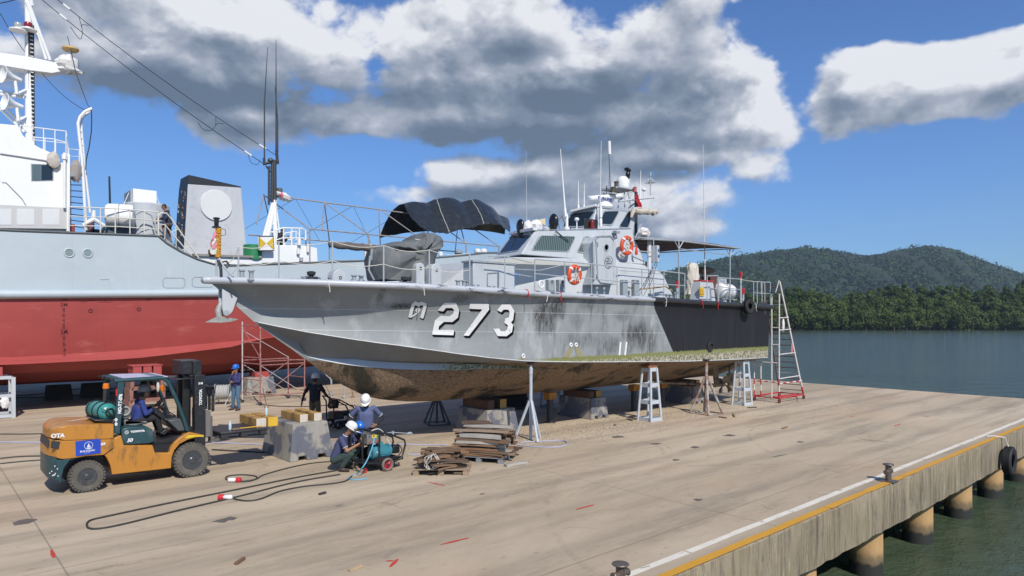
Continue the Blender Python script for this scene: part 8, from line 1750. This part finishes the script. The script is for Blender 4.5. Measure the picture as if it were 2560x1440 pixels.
def hand(mb, w, d, nrm, curl=.5, s=1):
    """wrist, pointing direction, palm normal (the side fingers close to)"""
    d = d.normalized(); nrm = (nrm-d*nrm.dot(d)).normalized(); sd = d.cross(nrm).normalized()
    for o_ in (-.027,-.009,.009,.027): cap(mb, w+d*.015+sd*o_*.7, w+d*.085+sd*o_, .014, .0125)
    for i, (o_, l) in enumerate(((-.030,.062),(-.010,.072),(.010,.067),(.029,.052))):
        b0 = w+d*.085+sd*o_; c1 = curl*(.7+.08*i); d1 = d*cos(c1)+nrm*sin(c1); b1_ = b0+d1*l*.5; c2 = curl*(1.5+.1*i); d2 = d*cos(c2)+nrm*sin(c2)
        cap(mb, b0, b1_, .0095, .009); cap(mb, b1_, b1_+d2*l*.5, .009, .0078)
    t0 = w+d*.03-sd*.028; t1 = t0+(d*.7-sd*.7+nrm*.35).normalized()*.042; t2 = t1+(d*.9-sd*.2+nrm*.45).normalized()*.032; cap(mb, t0, t1, .0125, .011); cap(mb, t1, t2, .0105, .009)
def head(mb, c_, f, up):
    f = f.normalized(); up = (up-f*up.dot(f)).normalized(); s = up.cross(f).normalized(); R_ = Matrix((f, s, up)).transposed()
    mb.sph(c_+up*.02, (.095,.075,.10), 18, 12, R_); mb.sph(c_+f*.030-up*.055, (.055,.052,.055), 14, 9, R_); mb.sph(c_+f*.095-up*.005, (.018,.013,.024), 10, 7, R_)
    for k in (-1, 1): mb.sph(c_+s*k*.076-up*.0, (.017,.010,.028), 8, 6, R_)
    mb.sph(c_+f*.078-up*.052, (.014,.024,.010), 8, 6, R_); mb.sph(c_+f*.077+up*.030, (.018,.055,.012), 10, 6, R_)
    return f, s, up, R_
def person(label, J, f, lf, top, bottom, helmet=None, sleeve='short', wrap=False, hands=None, head_f=None, head_up=None, name='person', trim=True, barelegs=False, root=None, slcol=None, hair_on=True, scale=1.0):
    """J joint table in world axes: pelvis chest neck head; sh/el/wr/hip/kn/an with suffix L R; f facing, lf left"""
    r0 = root or J['pelvis']; o = thing(name, label, 'person', tuple(r0)); up = V(0,0,1); hf = head_f or f; hu = head_up or up
    mb = MB(); cap(mb, J['neck']-(J['neck']-J['chest']).normalized()*.03, J['head']-hu*.04, .052, .05); f_, s_, u_, R_ = head(mb, J['head'], hf, hu)
    cap(mb, J['pelvis'], J['chest'], .10, .11)
    for k in 'LR':
        sg = 1 if k == 'L' else -1
        cap(mb, J['chest']+lf*sg*.06, J['sh'+k], .07, .05); cap(mb, J['sh'+k], J['el'+k], .046, .038); cap(mb, J['el'+k], J['wr'+k], .037, .026)
        cap(mb, J['pelvis']+lf*sg*.06, J['hip'+k], .09, .085); cap(mb, J['hip'+k], J['kn'+k], .078, .054); cap(mb, J['kn'+k], J['an'+k], .050, .034)
        hd = (hands or {}).get(k) or ((J['wr'+k]-J['el'+k]), -lf*sg, .5); hand(mb, J['wr'+k], *hd)
        ft = J.get('toe'+k) or (J['an'+k]+f*.16-V(0,0,.05)); cap(mb, J['an'+k]-V(0,0,.03), ft, .035, .028)
    bo = voxel(mb, 'body', skin, o, .0085, 3)
    e = MB()
    for k in (-1, 1): MB().sph(J['head']+f_*.086+s_*k*.031+u_*.012, .010, 8, 6).build('eye', M('eye_dark', (.02,.015,.012), .3), bo, smooth=60)
    # shirt
    mb = MB(); ch, pv, nk = J['chest'], J['pelvis'], J['neck']; mid = (ch+pv)/2
    for sg in (-1, 1): cap(mb, ch+lf*sg*.075, pv+lf*sg*.065+(ch-pv).normalized()*.02, .108, .110)
    cap(mb, ch, pv+(ch-pv).normalized()*.02, .138, .128)
    cap(mb, ch+(nk-ch)*.25, nk-(nk-ch).normalized()*.035, .115, .066)
    for k in 'LR':
        sg = 1 if k == 'L' else -1; cap(mb, ch+(nk-ch)*.45+lf*sg*.06, J['sh'+k], .075, .066); el, sh = J['el'+k], J['sh'+k]
        if sleeve == 'short': mb.cyl(sh, sh.lerp(el, .72), .064, .062, 14); mb.sph(sh, .066)
        else: cap(mb, sh, el, .062, .052); mb.cyl(el, el.lerp(J['wr'+k], .93), .052, .036, 14)
    so_ = voxel(mb, 'shirt', top, o, .011, 4)
    if slcol:
        for k in 'LR': mb = MB(); el = J['el'+k]; cap(mb, J['sh'+k].lerp(el, .6), el, .046, .042); mb.cyl(el, el.lerp(J['wr'+k], .95), .042, .031, 12); voxel(mb, 'arm_sleeve', slcol, o, .010, 2)
    if trim and sleeve == 'short':
        for k in 'LR': el, sh = J['el'+k], J['sh'+k]; MB().tor(sh.lerp(el, .715), (el-sh), .0605, .006, 18, 5).build('cuff_piping', wlm, so_)
        MB().tor(nk-(nk-ch).normalized()*.01, (nk-ch), .060, .008, 18, 5).build('collar_piping', wlm, so_)
    mb = MB()
    for sg in (-1, 1): cap(mb, pv+lf*sg*.06, pv+lf*sg*.07-V(0,0,.03), .105, .10)
    for k in 'LR':
        cap(mb, J['hip'+k], J['kn'+k], .098, .073)
        if not barelegs: cap(mb, J['kn'+k], J['an'+k]+(J['kn'+k]-J['an'+k])*.12, .07, .056)
        else: pass
    if barelegs: mb = MB(); [cap(mb, pv+lf*sg*.06, pv+lf*sg*.07-V(0,0,.03), .105, .10) for sg in (-1,1)]; [cap(mb, J['hip'+k], J['hip'+k].lerp(J['kn'+k], .85), .10, .085) for k in 'LR']
    voxel(mb, 'trousers' if not barelegs else 'shorts', bottom, o, .011, 4)
    for k in 'LR':
        ft = J.get('toe'+k) or (J['an'+k]+f*.16-V(0,0,.05)); mb = MB(); cap(mb, J['an'+k]+V(0,0,-.02), J['an'+k]-V(0,0,.045)-(ft-J['an'+k]).normalized()*.03, .045, .036); cap(mb, J['an'+k]-V(0,0,.045), ft, .040, .038); voxel(mb, 'shoe', shoe, o, .010, 2)
    if hair_on:
        mb = MB(); mb.sph(J['head']+u_*.045-f_*.018, (.098,.083,.088), 18, 12, R_); mb.sph(J['head']-f_*.05-u_*.015, (.055,.07,.06), 14, 9, R_); voxel(mb, 'hair', hair, o, .009, 1)
    if wrap: mb = MB(); mb.sph(J['head']-u_*.055+f_*.025, (.078,.075,.062), 16, 10, R_); cap(mb, J['head']-u_*.08, J['neck'], .065, .07); voxel(mb, 'face_wrap', blks, o, .010, 2)
    if helmet:
        c_ = J['head']+u_*.052; n = 28; mb = MB(); prof = [(1.0,0),(1.0,.035),(.96,.075),(.83,.110),(.58,.135),(.28,.148),(.02,.152)]; vs = []
        for rr, hh in prof: vs += [c_+f_*(.135*rr*cos(2*pi*i/n))+s_*(.112*rr*sin(2*pi*i/n))+u_*hh for i in range(n)]
        k = len(prof); mb.add(vs, [(j*n+i, j*n+(i+1)%n, (j+1)*n+(i+1)%n, (j+1)*n+i) for j in range(k-1) for i in range(n)]+[tuple(range((k-1)*n, k*n))])
        h_ = mb.build('helmet', helmet, o, smooth=50)
        mb = MB(); A = [c_+f_*((.142+(.055*max(0,cos(2*pi*i/n))**2))*cos(2*pi*i/n))+s_*(.119*sin(2*pi*i/n))-u_*(.004+.012*max(0,cos(2*pi*i/n))) for i in range(n)]; B_ = [c_+f_*(.12*cos(2*pi*i/n))+s_*(.10*sin(2*pi*i/n))+u_*.0 for i in range(n)]
        mb.add(A+B_+[p+u_*.010 for p in A]+[p+u_*.012 for p in B_], [(i,(i+1)%n,n+(i+1)%n,n+i) for i in range(n)]+[(2*n+i,2*n+(i+1)%n,3*n+(i+1)%n,3*n+i) for i in range(n)]+[(i,(i+1)%n,2*n+(i+1)%n,2*n+i) for i in range(n)]); mb.build('helmet_brim', helmet, h_, smooth=50)
        MB().tube([c_+s_*.10+u_*.0, J['head']+s_*.07-u_*.06+f_*.02, J['head']-u_*.105+f_*.045, J['head']-s_*.07-u_*.06+f_*.02, c_-s_*.10], .005, 5).build('chin_strap', gal, h_)
    return o
XC, YC = V(ST,-CT,0), V(CT,ST,0)      # picture right and away from the camera
def stand(g, f, H=1.66, lean=0, **k):
    lf = V(-f.y, f.x, 0); s = H/1.70; J = {}
    def at(x, y, z): return g+f*x*s+lf*y*s+V(0,0,z*s)
    J['pelvis'] = at(0,0,.95); J['chest'] = at(.01+lean*.4,0,1.24); J['neck'] = at(.01+lean*.7,0,1.43); J['head'] = at(.03+lean,0,1.575)
    for n_, sg in (('L',1),('R',-1)):
        J['sh'+n_] = at(lean*.5, sg*.185, 1.385); J['el'+n_] = at(-.03, sg*.25, 1.11); J['wr'+n_] = at(.06, sg*.27, .86); J['hip'+n_] = at(0, sg*.09, .90); J['kn'+n_] = at(.03, sg*.11, .49); J['an'+n_] = at(-.02, sg*.12, .085)
    return J, lf, at
# man with hands on hips, facing the camera and looking down at the pump
g = G(905, 1166); g = V(g.x+.10, g.y+.0, 0); f = (-YC*.93+XC*.2).normalized(); J, lf, at = stand(g, f, 1.68, .04)
for n_, sg in (('L',1),('R',-1)): J['el'+n_] = at(-.10, sg*.40, 1.13); J['wr'+n_] = at(.07, sg*.235, .98)
J['head'] = at(.10,0,1.55)
hd = {n_: ((f*.7-lf*sg*.75-V(0,0,.25)), -f*.2-lf*sg*.8+V(0,0,0), .35) for n_, sg in (('L',1),('R',-1))}
person('man in faded navy polo and white helmet standing with hands on hips behind the pump', J, f, lf, M('faded_navy_shirt', (.085,.105,.20), .85, var=.3, scale=5, bmp=.5, bsc=12), blackt, hw, wrap=True, slcol=blks, hands=hd, head_f=(f*.8-V(0,0,.65)+XC*-.1), head_up=V(0,0,1), root=g)
# man seen from behind in the shade
g = G(787, 1080); f = (YC*.95+XC*.25).normalized(); J, lf, at = stand(g, f, 1.74)
J['elL'] = at(-.05,.33,1.13); J['wrL'] = at(-.02,.42,.90); J['elR'] = at(.10,-.30,1.13); J['wrR'] = at(.30,-.30,1.0)
person('man seen from behind in black shirt, khaki trousers and white helmet', J, f, lf, navyd, khaki, hw, slcol=blks, trim=False, root=g)
# man with blue helmet, hand at his mouth
g = G(591, 1026); f = V(-.80,-.35,0).normalized(); J, lf, at = stand(g, f, 1.68)
J['elR'] = at(.16,-.20,1.15); J['wrR'] = at(.14,-.06,1.40); J['elL'] = at(.10,.22,1.12); J['wrL'] = at(.18,.0,1.10); J['knR'] = at(.02,-.14,.49); J['anR'] = at(-.03,-.22,.085)
person('man in blue helmet, navy long sleeves and jeans with a hand at his mouth', J, f, lf, M('navy_long', (.035,.035,.12), .85, bmp=.4), jeans, hb, sleeve='long', hands={'R': (V(0,0,1)+f*.1+lf*.3, -f, .8)}, trim=False, root=g)
# squatting man in profile
def squat(g, f, s=1.0):
    lf = V(-f.y, f.x, 0); J = {}
    def at(x, y, z): return g+f*x*s+lf*y*s+V(0,0,z*s)
    J['pelvis'] = at(-.20,0,.27); J['chest'] = at(-.07,0,.56); J['neck'] = at(.02,0,.74); J['head'] = at(.11,0,.86)
    for n_, sg in (('L',1),('R',-1)): J['sh'+n_] = at(-.01, sg*.18, .69); J['el'+n_] = at(.13, sg*.23, .45); J['wr'+n_] = at(.34, sg*.08, .53); J['hip'+n_] = at(-.19, sg*.10, .23); J['kn'+n_] = at(.20, sg*.19, .38); J['an'+n_] = at(-.02, sg*.15, .085)
    return J, lf, at
g = G(862, 1176); f = (XC*.92-YC*.1).normalized(); J, lf, at = squat(g, f, 1.1); J['wrR'] = at(.34,-.04,.58); 
person('man squatting in navy polo, green trousers and white helmet beside the pump', J, f, lf, navy, dkgreen, hw, hands={'R': (f*.5+V(0,0,.8), -f, .9), 'L': (f+V(0,0,.2), -lf, .9)}, head_f=(f*.85-V(0,0,.5)), root=g)
g2_ = g+YC*.55+XC*.17; f2 = (XC*.5-YC*.85).normalized(); J, lf, at = squat(V(g2_.x, g2_.y, 0), f2, 1.05)
person('second squatting man mostly hidden behind the first, blue helmet and navy polo', J, f2, lf, navy, blackt, hb, hands=None, head_f=(f2*.7-V(0,0,.7)), root=V(g2_.x, g2_.y, 0))
# forklift driver
f = V(1,0,0); lf = V(0,1,0); VD = 16.56
Q = lambda x, y, dv=0: (lambda p: V(p.x, VD+dv, p.z))(F(x, y, 16.4))
J = dict(pelvis=Q(1385,688), chest=Q(1405,575), neck=Q(1432,488), head=Q(1450,425)+V(.04,0,.01))
for n_, sg in (('L',1),('R',-1)): J['sh'+n_] = Q(1415,508,sg*.19); J['el'+n_] = Q(1450,615,sg*.24); J['wr'+n_] = Q(1555,560,sg*.13); J['hip'+n_] = Q(1390,690,sg*.10); J['kn'+n_] = Q(1570,655,sg*.13); J['an'+n_] = Q(1620,815,sg*.12)
person('forklift driver in royal blue long sleeves, black trousers and grey helmet', J, f, lf, royal, blackt, hg, sleeve='long', hands={k: (V(.8,0,.25), V(.2,0,-1), 1.0) for k in 'LR'}, trim=False, head_f=V(1,-.1,.12), root=J['pelvis'])
# man climbing the ship stair
f = V(-1,.05,0).normalized(); lf = V(-f.y, f.x, 0); VD2 = 30.75
Q2 = lambda x, y, dv=0: (lambda p: V(p.x, VD2+dv, p.z))(P(x, y, VD2))
J = dict(pelvis=Q2(423,558), chest=Q2(418,541), neck=Q2(414,527), head=Q2(410,518))
J.update(shL=Q2(417,530,-.18), shR=Q2(417,530,.18), elL=Q2(411,547,-.22), elR=Q2(410,546,.22), wrL=Q2(398,545,-.18), wrR=Q2(399,547,.18), hipL=Q2(424,562,-.09), hipR=Q2(424,562,.09), knL=Q2(405,566,-.10), knR=Q2(425,582,.10), anL=Q2(410,588,-.1), anR=Q2(429,603,.1))
person('young man in navy shirt and shorts climbing the stair of the big ship', J, f, lf, M('navy_plain', (.02,.03,.06), .85), shorts, None, sleeve='long', trim=False, barelegs=True, head_f=V(-.9,-.1,-.4), root=J['pelvis'])
# crouching figure on the aft deck of the big ship
gq = P(702, 612, 32.4); J, lf, at = squat(V(gq.x, 32.4, gq.z-.1), V(1,0,0), .95)
person('dark clothed man crouching by the rails of the big ship aft mast', J, V(1,0,0), lf, navyd, blackt, None, trim=False, root=gq)
